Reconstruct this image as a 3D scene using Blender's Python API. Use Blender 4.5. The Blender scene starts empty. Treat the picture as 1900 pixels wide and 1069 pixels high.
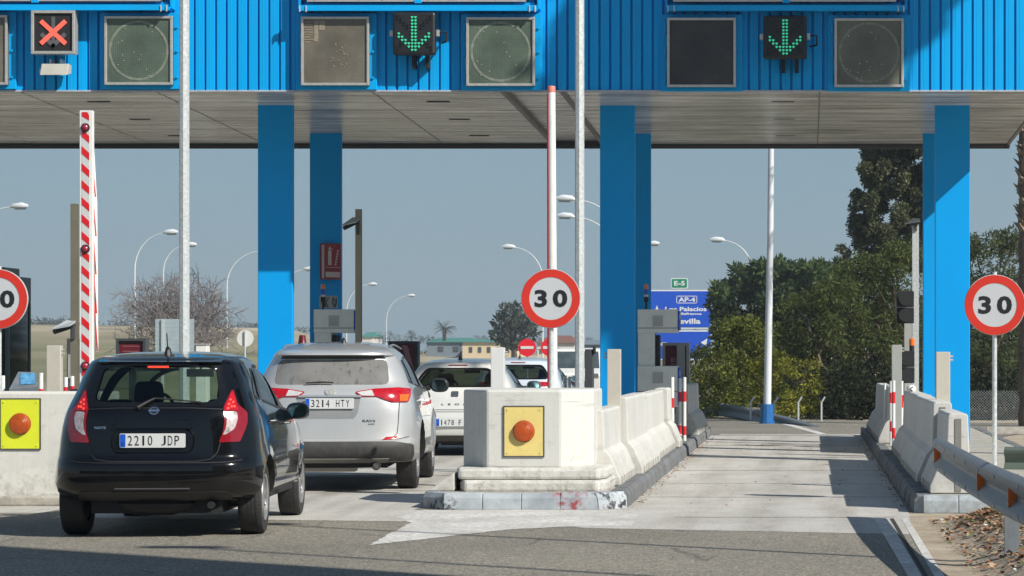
import bpy, bmesh, math, random
import numpy as np
from mathutils import Vector, Matrix, noise as mnoise
R = math.radians
PI = math.pi
random.seed(7)
SC = bpy.context.scene

# ---------------------------------------------------------------- camera, sky, sun, exposure
CAMH = 1.5
cam_d = bpy.data.cameras.new('camera')
cam = bpy.data.objects.new('camera', cam_d)
SC.collection.objects.link(cam)
SC.camera = cam
cam.location = (0, 0, CAMH)
cam.rotation_euler = (R(90), 0, 0)
cam_d.sensor_width = 36
cam_d.lens = 36 * 5000 / 1900
cam_d.shift_x = -545 / 1900
cam_d.shift_y = 122.5 / 1900
cam_d.clip_start = 0.5
cam_d.clip_end = 6000

SUN = Vector((1.0, -0.72, 0.94)).normalized()
world = bpy.data.worlds.new('World')
SC.world = world
world.use_nodes = True
wn = world.node_tree
bg = wn.nodes['Background']
sky = wn.nodes.new('ShaderNodeTexSky')
sky.sky_type = 'NISHITA'
sky.sun_disc = False
sky.sun_elevation = math.asin(SUN.z)
sky.sun_rotation = math.atan2(SUN.x, SUN.y)
sky.air_density = 1.0
sky.dust_density = 0.45
sky.ozone_density = 2.6
# dusty grey-blue haze layer that hides the horizon glow
tcw = wn.nodes.new('ShaderNodeTexCoord'); spw = wn.nodes.new('ShaderNodeSeparateXYZ'); wn.links.new(tcw.outputs['Generated'], spw.inputs[0])
mrw = wn.nodes.new('ShaderNodeMapRange'); mrw.inputs[1].default_value = .10; mrw.inputs[2].default_value = .7; mrw.inputs[3].default_value = .84; mrw.inputs[4].default_value = .12
wn.links.new(spw.outputs[2], mrw.inputs[0])
mxw = wn.nodes.new('ShaderNodeMix'); mxw.data_type = 'RGBA'; wn.links.new(mrw.outputs[0], mxw.inputs[0])
wn.links.new(sky.outputs[0], mxw.inputs[6]); mxw.inputs[7].default_value = (2.90, 4.30, 5.40, 1)
wn.links.new(mxw.outputs[2], bg.inputs[0])
bg.inputs[1].default_value = 0.072
sl = bpy.data.lights.new('sun', 'SUN')
sl.energy = 5.0
sl.angle = R(0.5)
sl.color = (1.0, 0.955, 0.88)
so = bpy.data.objects.new('sun', sl)
SC.collection.objects.link(so)
so.location = (30, -20, 40)
so.rotation_euler = (-SUN).to_track_quat('-Z', 'Y').to_euler()
SC.view_settings.view_transform = 'Standard'
SC.view_settings.look = 'None'
SC.view_settings.exposure = 0.25
SC.view_settings.gamma = 1.0
SC.cycles.max_bounces = 8
SC.cycles.transparent_max_bounces = 16

# ---------------------------------------------------------------- mesh helpers
class MB:
    def __init__(s):
        s.v = []; s.f = []; s.m = []
    def add(s, vs, fs, mi=0):
        n = len(s.v)
        s.v.extend([tuple(v) for v in vs])
        s.f.extend([tuple(i + n for i in f) for f in fs])
        s.m.extend([mi] * len(fs))
        return s
    def box(s, x0, x1, y0, y1, z0, z1, mi=0):
        vs = [(x, y, z) for z in (z0, z1) for y in (y0, y1) for x in (x0, x1)]
        return s.add(vs, [(0, 2, 3, 1), (4, 5, 7, 6), (0, 1, 5, 4), (2, 6, 7, 3), (0, 4, 6, 2), (1, 3, 7, 5)], mi)
    def mbox(s, M, sx, sy, sz, mi=0):
        vs = [M @ Vector((x * sx / 2, y * sy / 2, z * sz / 2)) for z in (-1, 1) for y in (-1, 1) for x in (-1, 1)]
        return s.add(vs, [(0, 2, 3, 1), (4, 5, 7, 6), (0, 1, 5, 4), (2, 6, 7, 3), (0, 4, 6, 2), (1, 3, 7, 5)], mi)
    def tube(s, pts, rad, n=8, mi=0, cap=True, flat=None):
        pts = [Vector(p) for p in pts]
        if not hasattr(rad, '__len__'): rad = [rad] * len(pts)
        rings = []
        up = None
        for i, p in enumerate(pts):
            d = (pts[min(i + 1, len(pts) - 1)] - pts[max(i - 1, 0)]).normalized()
            if up is None:
                up = Vector((0, 0, 1)) if abs(d.z) < .9 else Vector((0, 1, 0))
            a = d.cross(up)
            if a.length < 1e-6: a = d.cross(Vector((1, 0, 0)))
            a.normalize(); b = a.cross(d).normalized(); up = b
            rings.append([p + (a * math.cos(t) + b * math.sin(t)) * rad[i] for t in [2 * PI * k / n for k in range(n)]])
        vs = [v for r in rings for v in r]
        fs = []
        for i in range(len(pts) - 1):
            for k in range(n):
                k2 = (k + 1) % n
                fs.append((i * n + k, (i + 1) * n + k, (i + 1) * n + k2, i * n + k2))
        if cap:
            fs.append(tuple(range(n))); fs.append(tuple((len(pts) - 1) * n + k for k in reversed(range(n))))
        return s.add(vs, fs, mi)
    def cyl(s, p0, p1, r, n=16, r1=None, mi=0):
        return s.tube([p0, p1], [r, r if r1 is None else r1], n, mi)
    def prism(s, poly, f0, f1, mi=0):
        """poly 2D list; f0,f1 map (a,b)->3D for both ends"""
        n = len(poly)
        vs = [f0(*p) for p in poly] + [f1(*p) for p in poly]
        fs = [tuple(range(n)), tuple(reversed(range(n, 2 * n)))]
        for i in range(n):
            j = (i + 1) % n
            fs.append((i, i + n, j + n, j))
        return s.add(vs, fs, mi)
    def exz(s, poly, y0, y1, mi=0):
        return s.prism(poly, lambda a, b: (a, y0, b), lambda a, b: (a, y1, b), mi)
    def eyz(s, poly, x0, x1, mi=0):
        return s.prism(poly, lambda a, b: (x0, a, b), lambda a, b: (x1, a, b), mi)
    def exy(s, poly, z0, z1, mi=0):
        return s.prism(poly, lambda a, b: (a, b, z0), lambda a, b: (a, b, z1), mi)
    def lathe(s, prof, M, n=32, mi=0):
        """prof list of (r, h): around local Z of M"""
        vs = []
        for r, h in prof:
            for k in range(n):
                t = 2 * PI * k / n
                vs.append(M @ Vector((r * math.cos(t), r * math.sin(t), h)))
        fs = []
        for i in range(len(prof) - 1):
            for k in range(n):
                k2 = (k + 1) % n
                fs.append((i * n + k, i * n + k2, (i + 1) * n + k2, (i + 1) * n + k))
        return s.add(vs, fs, mi)
    def sphere(s, c, r, n=12, m=8, mi=0, sc=(1, 1, 1)):
        M = Matrix.Translation(c)
        prof = [(r * math.sin(PI * i / m), -r * math.cos(PI * i / m)) for i in range(m + 1)]
        prof = [(max(a, 1e-4), b) for a, b in prof]
        M = M @ Matrix.Diagonal((sc[0], sc[1], sc[2], 1))
        return s.lathe(prof, M, n, mi)
    def grid(s, x0, x1, y0, y1, z, nx, ny, zf=None, mi=0):
        vs = []
        for j in range(ny + 1):
            for i in range(nx + 1):
                x = x0 + (x1 - x0) * i / nx; y = y0 + (y1 - y0) * j / ny
                vs.append((x, y, z + (zf(x, y) if zf else 0)))
        fs = [(j * (nx + 1) + i, j * (nx + 1) + i + 1, (j + 1) * (nx + 1) + i + 1, (j + 1) * (nx + 1) + i) for j in range(ny) for i in range(nx)]
        return s.add(vs, fs, mi)

ORG = {}
def build(name, mb, mats, parent=None, smooth=False, bevel=0, fixn=True, angle=35, loc=None):
    """ONE mesh object; vertices are given in the same space as the thing's base"""
    me = bpy.data.meshes.new(name)
    org = Vector((0, 0, 0))
    if parent is not None: org = ORG[parent.name]
    elif loc is not None: org = Vector(loc)
    me.from_pydata([(v[0] - org.x, v[1] - org.y, v[2] - org.z) for v in mb.v], [], mb.f)
    if not isinstance(mats, (list, tuple)): mats = [mats]
    for m in mats: me.materials.append(m)
    if any(mb.m): me.polygons.foreach_set('material_index', mb.m)
    if fixn:
        b = bmesh.new(); b.from_mesh(me)
        bmesh.ops.recalc_face_normals(b, faces=b.faces[:])
        b.to_mesh(me); b.free()
    if smooth:
        me.shade_smooth()
        if angle: me.set_sharp_from_angle(angle=R(angle))
    o = bpy.data.objects.new(name, me)
    SC.collection.objects.link(o)
    if parent is not None:
        o.parent = parent; ORG[o.name] = org
    else:
        o.location = org; ORG[o.name] = org
    if bevel:
        md = o.modifiers.new('bevel', 'BEVEL'); md.width = bevel; md.segments = 2; md.limit_method = 'ANGLE'; md.angle_limit = R(40)
    return o
def tag(o, label=None, cat=None, group=None, kind=None):
    if label: o['label'] = label
    if cat: o['category'] = cat
    if group: o['group'] = group
    if kind: o['kind'] = kind
    return o
def thing(name, label, cat, loc=(0, 0, 0), group=None, local=False, rz=0):
    o = bpy.data.objects.new(name, None)
    SC.collection.objects.link(o)
    o.empty_display_size = .2
    o.location = loc; o.rotation_euler = (0, 0, rz)
    ORG[o.name] = Vector((0, 0, 0)) if local else Vector(loc)
    return tag(o, label, cat, group)
def copy_thing(root, loc, label, group=None, rz=None):
    r = root.copy(); SC.collection.objects.link(r); r.location = loc
    if rz is not None: r.rotation_euler = (0, 0, rz)
    r['label'] = label
    if group: r['group'] = group
    for ch in list(root.children):
        c = ch.copy(); SC.collection.objects.link(c); c.parent = r
        for g in list(ch.children):
            d = g.copy(); SC.collection.objects.link(d); d.parent = c
    return r
def px(x, y, s):
    """photo pixel at scale s (pixels per metre) -> world point"""
    return ((x - 1495) / s, 5000 / s, CAMH + (657 - y) / s)

_tc = {}
def text_mb(mb, txt, cx, cz, h, y, w=None, mi=0, depth=.002, place=None, bold=0.0, space=1.0, align='C'):
    key = (txt, bold, space)
    if key not in _tc:
        cu = bpy.data.curves.new('t', 'FONT'); cu.body = txt; cu.offset = bold; cu.space_character = space
        cu.resolution_u = 3
        ob = bpy.data.objects.new('t', cu); SC.collection.objects.link(ob)
        dg = bpy.context.evaluated_depsgraph_get()
        me = bpy.data.meshes.new_from_object(ob.evaluated_get(dg))
        _tc[key] = ([v.co.copy() for v in me.vertices], [tuple(p.vertices) for p in me.polygons])
        bpy.data.objects.remove(ob); bpy.data.meshes.remove(me); bpy.data.curves.remove(cu)
    vs, fs = _tc[key]
    x0 = min(v.x for v in vs); x1 = max(v.x for v in vs); z0 = min(v.y for v in vs); z1 = max(v.y for v in vs)
    sz = h / (z1 - z0); sx = sz if w is None else w / (x1 - x0)
    ax = {'C': (x0 + x1) / 2, 'L': x0, 'R': x1}[align]
    out = []
    for v in vs:
        a = cx + (v.x - ax) * sx; b = cz + (v.y - (z0 + z1) / 2) * sz
        out.append(place(a, b) if place else (a, y, b))
    mb.add(out, fs, mi)
    return mb

# ---------------------------------------------------------------- materials
def new_mat(name):
    m = bpy.data.materials.new(name); m.use_nodes = True
    return m, m.node_tree, m.node_tree.nodes['Principled BSDF']
def coords(nt, scale=(1, 1, 1), world_=False):
    if world_:
        g = nt.nodes.new('ShaderNodeNewGeometry'); src = g.outputs['Position']
    else:
        g = nt.nodes.new('ShaderNodeTexCoord'); src = g.outputs['Object']
    mp = nt.nodes.new('ShaderNodeMapping'); mp.inputs['Scale'].default_value = scale
    nt.links.new(src, mp.inputs[0])
    return mp.outputs[0]
def nz(nt, vec, scale, detail=6, rough=.6):
    n = nt.nodes.new('ShaderNodeTexNoise'); n.inputs['Scale'].default_value = scale
    n.inputs['Detail'].default_value = detail; n.inputs['Roughness'].default_value = rough
    nt.links.new(vec, n.inputs['Vector'])
    return n.outputs['Fac']
def ramp(nt, fac, stops):
    r = nt.nodes.new('ShaderNodeValToRGB')
    e = r.color_ramp.elements
    e[0].position = stops[0][0]; e[0].color = (*stops[0][1], 1)
    e[1].position = stops[-1][0]; e[1].color = (*stops[-1][1], 1)
    for p, c in stops[1:-1]:
        k = e.new(p); k.color = (*c, 1)
    nt.links.new(fac, r.inputs[0])
    return r.outputs[0]
def mix(nt, fac, a, b, mode='MIX'):
    m = nt.nodes.new('ShaderNodeMix'); m.data_type = 'RGBA'; m.blend_type = mode
    for sock, val in ((m.inputs[0], fac), (m.inputs[6], a), (m.inputs[7], b)):
        if isinstance(val, (int, float)): sock.default_value = val
        elif isinstance(val, tuple): sock.default_value = (*val[:3], 1)
        else: nt.links.new(val, sock)
    return m.outputs[2]
def bump(nt, bs, h, strength=.3, dist=.01):
    b = nt.nodes.new('ShaderNodeBump'); b.inputs['Strength'].default_value = strength; b.inputs['Distance'].default_value = dist
    nt.links.new(h, b.inputs['Height']); nt.links.new(b.outputs[0], bs.inputs['Normal'])
def mul(c, k): return tuple(max(0, min(1, v * k)) for v in c)
def pbr(name, c, rough=.5, metal=0, var=.12, scale=4, bmp=0, bscale=40, spec=None, coat=0, dirt=0, dirtc=(.12, .10, .08), stretch=(1, 1, 1)):
    m, nt, bs = new_mat(name)
    bs.inputs['Roughness'].default_value = rough; bs.inputs['Metallic'].default_value = metal
    if spec is not None: bs.inputs['Specular IOR Level'].default_value = spec
    if coat: bs.inputs['Coat Weight'].default_value = coat; bs.inputs['Coat Roughness'].default_value = .03
    v = coords(nt, stretch)
    if var:
        f = nz(nt, v, scale)
        col = ramp(nt, f, [(.3, mul(c, 1 - var)), (.7, mul(c, 1 + var))])
        if dirt:
            f2 = nz(nt, v, scale * 3.1, 8, .7)
            k = ramp(nt, f2, [(.5, (0, 0, 0)), (.75, (dirt,) * 3)])
            col = mix(nt, k, col, dirtc)
        nt.links.new(col, bs.inputs['Base Color'])
    else: bs.inputs['Base Color'].default_value = (*c, 1)
    if bmp: bump(nt, bs, nz(nt, v, bscale, 5), bmp, .01)
    return m
def emit(name, c, st=1.0, base=(.02, .02, .02)):
    m, nt, bs = new_mat(name)
    bs.inputs['Base Color'].default_value = (*base, 1)
    bs.inputs['Emission Color'].default_value = (*c, 1); bs.inputs['Emission Strength'].default_value = st
    return m
def glass(name, tint=(.55, .62, .58), dirt=0, rough=.01, ior=1.5):
    m = bpy.data.materials.new(name); m.use_nodes = True; nt = m.node_tree
    nt.nodes.clear()
    out = nt.nodes.new('ShaderNodeOutputMaterial')
    tr = nt.nodes.new('ShaderNodeBsdfTransparent'); tr.inputs[0].default_value = (*tint, 1)
    gl = nt.nodes.new('ShaderNodeBsdfGlossy'); gl.inputs['Roughness'].default_value = rough
    fr = nt.nodes.new('ShaderNodeFresnel'); fr.inputs[0].default_value = ior
    mx = nt.nodes.new('ShaderNodeMixShader')
    nt.links.new(fr.outputs[0], mx.inputs[0]); nt.links.new(tr.outputs[0], mx.inputs[1]); nt.links.new(gl.outputs[0], mx.inputs[2])
    last = mx.outputs[0]
    if dirt:
        df = nt.nodes.new('ShaderNodeBsdfDiffuse'); df.inputs[0].default_value = (.25, .245, .235, 1)
        v = coords(nt, (22, 22, 1.1)); n1 = nz(nt, v, 1.0, 3, .5)
        v2 = coords(nt); n2 = nz(nt, v2, 3, 3)
        a = ramp(nt, n1, [(.22, (dirt * .35,) * 3), (.42, (dirt,) * 3)])
        b = ramp(nt, n2, [(.3, (.75,) * 3), (.6, (1, 1, 1))])
        k = mix(nt, 1.0, a, b, 'MULTIPLY')
        m2 = nt.nodes.new('ShaderNodeMixShader')
        nt.links.new(k, m2.inputs[0]); nt.links.new(last, m2.inputs[1]); nt.links.new(df.outputs[0], m2.inputs[2])
        last = m2.outputs[0]
    nt.links.new(last, out.inputs[0])
    return m

BLUE = (.0, .35, .76)
M = {}
M['blue'] = pbr('blue_paint', BLUE, .45, spec=.2, var=.07, scale=1.2, dirt=.12, dirtc=(.05, .16, .3), stretch=(1, 1, .25))
M['bluecol'] = pbr('blue_column_paint', (.0, .31, .74), .45, var=.05, scale=.8, spec=.2)
M['white'] = pbr('white_paint', (.74, .74, .71), .4, var=.06, scale=3, dirt=.15)
M['whiteline'] = pbr('reflective_white', (.68, .68, .66), .5, var=.04)
M['signwhite'] = pbr('sign_white', (.50, .52, .54), .45, var=.03)
M['red'] = pbr('red_paint', (.62, .012, .018), .4, var=.08)
M['signred'] = pbr('sign_red', (.58, .032, .018), .4, var=.05)
M['black'] = pbr('black_plastic', (.012, .013, .015), .45, var=.2)
M['matblack'] = pbr('matt_black', (.01, .011, .012), .7, var=.1)
M['galv'] = pbr('galvanised_steel', (.52, .55, .55), .5, .25, var=.22, scale=30, bmp=.1, bscale=60)
M['galv2'] = pbr('grey_rail_steel', (.20, .225, .245), .5, .25, var=.14, scale=12, dirt=.2)
M['gpole'] = pbr('dull_brown_steel', (.16, .145, .105), .6, .1, var=.12, scale=3)
M['alu'] = pbr('aluminium_frame', (.55, .53, .49), .4, .5, var=.1, scale=14, dirt=.3)
M['greybox'] = pbr('grey_cabinet', (.34, .35, .33), .5, var=.07, scale=3, dirt=.2)
M['machine'] = pbr('machine_grey', (.72, .74, .70), .45, var=.06, scale=3, dirt=.15)
M['beigebox'] = pbr('beige_cabinet', (.50, .47, .40), .5, var=.06, scale=3, dirt=.15)
M['darkgrey'] = pbr('dark_grey', (.06, .065, .07), .5, var=.1)
M['lampwhite'] = pbr('pale_lamp_paint', (.62, .65, .67), .4, var=.05)
M['amber'] = pbr('amber_lens', (.42, .068, .006), .42, var=.2, scale=30, coat=.15)
M['orange'] = pbr('orange_lens', (.75, .16, .01), .3, var=.05, coat=.5)
M['signblue'] = pbr('sign_blue', (.008, .075, .52), .4, var=.05)
M['signgreen'] = pbr('sign_green', (.01, .22, .13), .4, var=.05)
M['yellow'] = pbr('bright_yellow_plate', (.68, .74, .03), .45, var=.06)
M['cream'] = pbr('cream_plate', (.72, .58, .20), .45, var=.05, dirt=.15)
M['darkred'] = pbr('dark_red_panel', (.13, .012, .018), .3, var=.1)
M['soil'] = None

def concrete(name, c, var=.16, stain=.35, scale=1.2, stainc=(.16, .15, .13), bstr=.25, top=0):
    m, nt, bs = new_mat(name); bs.inputs['Roughness'].default_value = .85
    v = coords(nt, world_=True)
    a = ramp(nt, nz(nt, v, scale, 6), [(.3, mul(c, 1 - var)), (.7, mul(c, 1 + var * .6))])
    k = ramp(nt, nz(nt, v, scale * 5, 9, .75), [(.54, (0, 0, 0)), (.72, (stain,) * 3)])
    col = mix(nt, k, a, stainc)
    # rain streaks
    v2 = coords(nt, (9, 9, .5), world_=True)
    k2 = ramp(nt, nz(nt, v2, 1.0, 5), [(.5, (0, 0, 0)), (.75, (stain * .5,) * 3)])
    col = mix(nt, k2, col, mul(stainc, 1.5))
    # pits
    vo = nt.nodes.new('ShaderNodeTexVoronoi'); vo.inputs['Scale'].default_value = 16; nt.links.new(v, vo.inputs['Vector'])
    p = ramp(nt, vo.outputs['Distance'], [(.05, (.5,) * 3), (.10, (0, 0, 0))])
    gate = ramp(nt, nz(nt, v, 2.3, 3), [(.5, (0, 0, 0)), (.6, (1, 1, 1))])
    col = mix(nt, mix(nt, 1.0, p, gate, 'MULTIPLY'), col, mul(stainc, .8))
    # splashed grime near the ground and rubber scuffs
    sp = nt.nodes.new('ShaderNodeSeparateXYZ'); nt.links.new(v, sp.inputs[0])
    mr = nt.nodes.new('ShaderNodeMapRange'); mr.inputs[1].default_value = .50; mr.inputs[2].default_value = .12; mr.inputs[4].default_value = .6; nt.links.new(sp.outputs[2], mr.inputs[0])
    nn = ramp(nt, nz(nt, v, 7, 9, .75), [(.42, (0, 0, 0)), (.64, (1, 1, 1))])
    col = mix(nt, mix(nt, 1.0, nn, mr.outputs[0], 'MULTIPLY'), col, (.17, .15, .12))
    sc = ramp(nt, nz(nt, coords(nt, (.8, .8, 14), True), 1.0, 4), [(.64, (0, 0, 0)), (.70, (stain * .9,) * 3)])
    col = mix(nt, sc, col, (.10, .10, .10))
    nt.links.new(col, bs.inputs['Base Color'])
    bump(nt, bs, nz(nt, v, 30, 8, .7), bstr, .01)
    return m
M['whitewall'] = concrete('whitewashed_concrete', (.59, .585, .545), .07, .34)
M['jersey'] = concrete('painted_barrier_concrete', (.555, .55, .515), .10, .34)

def kerb_mat():
    m, nt, bs = new_mat('worn_kerb_paint'); bs.inputs['Roughness'].default_value = .8
    v = coords(nt, world_=True)
    base = ramp(nt, nz(nt, v, 2.2, 5), [(.35, (.24, .27, .30)), (.65, (.46, .50, .52))])
    wear = ramp(nt, nz(nt, v, 13, 9, .75), [(.47, (0, 0, 0)), (.56, (1, 1, 1))])
    # patches of old black and red
    sx = nt.nodes.new('ShaderNodeTexNoise'); sx.inputs['Scale'].default_value = 1.1; nt.links.new(v, sx.inputs['Vector'])
    g1 = ramp(nt, sx.outputs['Fac'], [(.50, (0, 0, 0)), (.54, (1, 1, 1))])
    col = mix(nt, mix(nt, 1.0, wear, g1, 'MULTIPLY'), base, (.035, .035, .04))
    sy = nz(nt, coords(nt, (1.3, 1, 1), True), .9, 2)
    g2 = ramp(nt, sy, [(.56, (0, 0, 0)), (.60, (.9,) * 3)])
    col = mix(nt, mix(nt, 1.0, wear, g2, 'MULTIPLY'), col, (.30, .03, .03))
    nt.links.new(col, bs.inputs['Base Color'])
    bump(nt, bs, nz(nt, v, 26, 8, .7), .4, .012)
    return m
M['kerb'] = kerb_mat()
M['kerbdark'] = concrete('dark_worn_kerb', (.15, .165, .18), .4, .6, 2.5, (.04, .04, .045), .4)
M['kerbpale'] = concrete('pale_kerb', (.36, .41, .44), .12, .35, 2.2, (.16, .17, .18), .3)
M['kerbred'] = None

def asphalt():
    m, nt, bs = new_mat('asphalt'); bs.inputs['Roughness'].default_value = .82
    v = coords(nt, world_=True)
    fine = nz(nt, v, 42, 6, .85)
    vg = nt.nodes.new('ShaderNodeTexVoronoi'); vg.inputs['Scale'].default_value = 62; nt.links.new(v, vg.inputs['Vector'])
    sg = nt.nodes.new('ShaderNodeSeparateColor'); nt.links.new(vg.outputs['Color'], sg.inputs[0])
    grit = ramp(nt, sg.outputs[0], [(0, (.45, .45, .45)), (.5, (.9, .89, .87)), (.8, (1.0, .98, .94)), (1, (2.0, 1.95, 1.8))])
    grit.node.color_ramp.elements[3].color = (1, 1, 1, 1)
    a = ramp(nt, fine, [(.38, (.11, .10, .085)), (.5, (.25, .235, .20)), (.62, (.55, .52, .45))])
    big = ramp(nt, nz(nt, v, .35, 5), [(.3, (.82, .81, .78)), (.7, (1.12, 1.1, 1.06))])
    col = mix(nt, 1.0, a, big, 'MULTIPLY')
    col = mix(nt, 1.0, col, grit, 'MULTIPLY')
    med = ramp(nt, nz(nt, v, 9, 6, .7), [(.35, (.8,) * 3), (.65, (1.15,) * 3)])
    col = mix(nt, 1.0, col, med, 'MULTIPLY')
    # cracks and tar
    v3 = coords(nt, (1, .45, 1), True)
    vo = nt.nodes.new('ShaderNodeTexVoronoi'); vo.feature = 'DISTANCE_TO_EDGE'; vo.inputs['Scale'].default_value = .55
    dn = nt.nodes.new('ShaderNodeMix'); dn.data_type = 'VECTOR'; dn.inputs[0].default_value = .12
    nn = nt.nodes.new('ShaderNodeTexNoise'); nn.inputs['Scale'].default_value = 3; nt.links.new(v3, nn.inputs['Vector'])
    nt.links.new(v3, dn.inputs[4]); nt.links.new(nn.outputs['Color'], dn.inputs[5]); nt.links.new(dn.outputs[1], vo.inputs['Vector'])
    k = ramp(nt, vo.outputs['Distance'], [(.002, (.55,) * 3), (.008, (0, 0, 0))])
    gate = ramp(nt, nz(nt, v, .8, 3), [(.5, (0, 0, 0)), (.58, (1, 1, 1))])
    col = mix(nt, mix(nt, 1.0, k, gate, 'MULTIPLY'), col, (.03, .03, .03))
    nt.links.new(col, bs.inputs['Base Color'])
    bump(nt, bs, nz(nt, v, 120, 4, .8), .5, .006)
    return m
M['asphalt'] = asphalt()
def slab():
    m, nt, bs = new_mat('concrete_paving'); bs.inputs['Roughness'].default_value = .8
    v = coords(nt, world_=True)
    a = ramp(nt, nz(nt, v, .8, 6), [(.3, (.44, .42, .375)), (.7, (.56, .54, .50))])
    v2 = coords(nt, (2.6, .22, 1), True)
    k = ramp(nt, nz(nt, v2, 1.0, 6), [(.45, (0, 0, 0)), (.8, (.6,) * 3)])
    col = mix(nt, k, a, (.24, .205, .165))
    v4 = coords(nt, (.3, 6, 1), True)      # scrubbed transverse lines and cracks
    k4 = ramp(nt, nz(nt, v4, 1.0, 7, .7), [(.55, (0, 0, 0)), (.75, (.4,) * 3)])
    col = mix(nt, k4, col, (.22, .19, .15))
    fine = ramp(nt, nz(nt, v, 40, 5, .85), [(.38, (.72,) * 3), (.62, (1.2,) * 3)])
    col = mix(nt, 1.0, col, fine, 'MULTIPLY')
    # oil drips and rubber down the middle and wheel tracks of each lane
    sp = nt.nodes.new('ShaderNodeSeparateXYZ'); nt.links.new(v, sp.inputs[0])
    for cx, hw, st in ((-5.17, .32, .55), (-5.95, .16, .3), (-4.4, .16, .3), (-.37, .30, .35), (-1.1, .15, .2), (.36, .15, .2)):
        a1 = nt.nodes.new('ShaderNodeMath'); a1.operation = 'SUBTRACT'; a1.inputs[1].default_value = cx; nt.links.new(sp.outputs[0], a1.inputs[0])
        a2 = nt.nodes.new('ShaderNodeMath'); a2.operation = 'ABSOLUTE'; nt.links.new(a1.outputs[0], a2.inputs[0])
        mr = nt.nodes.new('ShaderNodeMapRange'); mr.inputs[1].default_value = hw; mr.inputs[2].default_value = 0; mr.inputs[4].default_value = st; nt.links.new(a2.outputs[0], mr.inputs[0])
        nn = ramp(nt, nz(nt, coords(nt, (1, .4, 1), True), 3.5, 8, .7), [(.4, (.2,) * 3), (.62, (1, 1, 1))])
        col = mix(nt, mix(nt, 1.0, nn, mr.outputs[0], 'MULTIPLY'), col, (.13, .11, .09))
    nt.links.new(col, bs.inputs['Base Color'])
    bump(nt, bs, nz(nt, v, 60, 6, .7), .3, .008)
    return m
M['slab'] = slab()
def ground_mat():
    m, nt, bs = new_mat('field_ground'); bs.inputs['Roughness'].default_value = .95
    v = coords(nt, world_=True)
    near = ramp(nt, nz(nt, v, 1.6, 8, .7), [(.3, (.26, .20, .14)), (.55, (.42, .35, .26)), (.7, (.52, .45, .35))])
    v2 = coords(nt, (.03, .008, 1), True)
    far = ramp(nt, nz(nt, v2, 1.0, 7, .65), [(.3, (.10, .105, .045)), (.5, (.17, .165, .08)), (.7, (.33, .28, .17))])
    sp = nt.nodes.new('ShaderNodeSeparateXYZ'); g = nt.nodes.new('ShaderNodeNewGeometry'); nt.links.new(g.outputs['Position'], sp.inputs[0])
    mr = nt.nodes.new('ShaderNodeMapRange'); mr.inputs[1].default_value = 72; mr.inputs[2].default_value = 95; nt.links.new(sp.outputs[1], mr.inputs[0])
    m2 = nt.nodes.new('ShaderNodeMapRange'); m2.inputs[1].default_value = 235; m2.inputs[2].default_value = 300; nt.links.new(sp.outputs[1], m2.inputs[0])
    dry = ramp(nt, nz(nt, coords(nt, (.05, .02, 1), True), 1.0, 8, .7), [(.35, (.20, .16, .09)), (.5, (.34, .28, .18)), (.66, (.46, .40, .29))])
    far = mix(nt, m2.outputs[0], far, dry)
    nt.links.new(mix(nt, mr.outputs[0], near, far), bs.inputs['Base Color'])
    bump(nt, bs, nz(nt, v, 9, 8, .7), .5, .05)
    return m
M['ground'] = ground_mat()
def worn_paint():
    m, nt, bs = new_mat('worn_road_paint'); bs.inputs['Roughness'].default_value = .75
    v = coords(nt, world_=True)
    k = ramp(nt, nz(nt, v, 16, 9, .78), [(.40, (0, 0, 0)), (.56, (1, 1, 1))])
    k2 = ramp(nt, nz(nt, v, 1.3, 4), [(.35, (.35,) * 3), (.6, (1, 1, 1))])
    kk = mix(nt, 1.0, k, k2, 'MULTIPLY')
    a = mix(nt, kk, (.38, .36, .32), (.74, .73, .70))
    nt.links.new(a, bs.inputs['Base Color'])
    return m
M['roadpaint'] = worn_paint()
# ---------------------------------------------------------------- ground, road
def terr(x, y):
    if y < 85: return -.01
    t = min(1, (y - 85) / 340)
    k = max(0, min(1, (x / y + .195) / .03)); k = k * k * (3 - 2 * k)
    h = 5.6 * (t * t * (3 - 2 * t)) * (1 - .72 * k)
    h += (mnoise.noise(Vector((x * .012, y * .012, 0))) * 1.3) * t
    if y > 900: h -= (y - 900) * .004
    return h - .01
g = MB()
xs = [-2600, -1500, -900, -600] + list(range(-420, 260, 10)) + [300, 420, 700, 1300, 2600]
ys = [-60, 0, 12, 24, 40, 60, 75, 85] + list(range(95, 470, 12)) + [520, 600, 700, 900, 1300, 2200, 3800]
vs = [(x, y, terr(x, y)) for y in ys for x in xs]
nx = len(xs)
fs = [(j * nx + i, j * nx + i + 1, (j + 1) * nx + i + 1, (j + 1) * nx + i) for j in range(len(ys) - 1) for i in range(nx - 1)]
g.add(vs, fs)
tag(build('ground', g, M['ground'], smooth=True, angle=0, loc=(0, 0, 0)), kind='structure')
r = MB()
r.add([(-45, -6, .0015), (.92, -6, .0015), (.92, 25.0, .0015), (3.3, 25.8, .0015), (3.3, 48, .0015), (6, 58, .0015), (1.5, 60, .0015), (-4, 76, .0015), (-45, 84, .0015)], [(0, 1, 2, 3, 4, 5, 6, 7, 8)])
tag(build('road', r, M['asphalt'], loc=(0, 20, 0)), kind='structure')
sl_ = MB()
sl_.add([(-1.9, 23.2, .003), (.86, 22.4, .003), (.97, 25.2, .003), (1.02, 49.5, .003), (-1.74, 49.5, .003), (-1.74, 26.4, .003), (-3.5, 25.8, .003)], [(0, 1, 2, 3, 4, 5, 6)])
sl_.add([(-6.9, 24.7, .003), (-3.5, 24.1, .003), (-3.5, 25.85, .003), (-3.76, 25.85, .003), (-3.76, 49.5, .003), (-6.85, 49.5, .003)], [(0, 1, 2, 3, 4, 5)])
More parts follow.
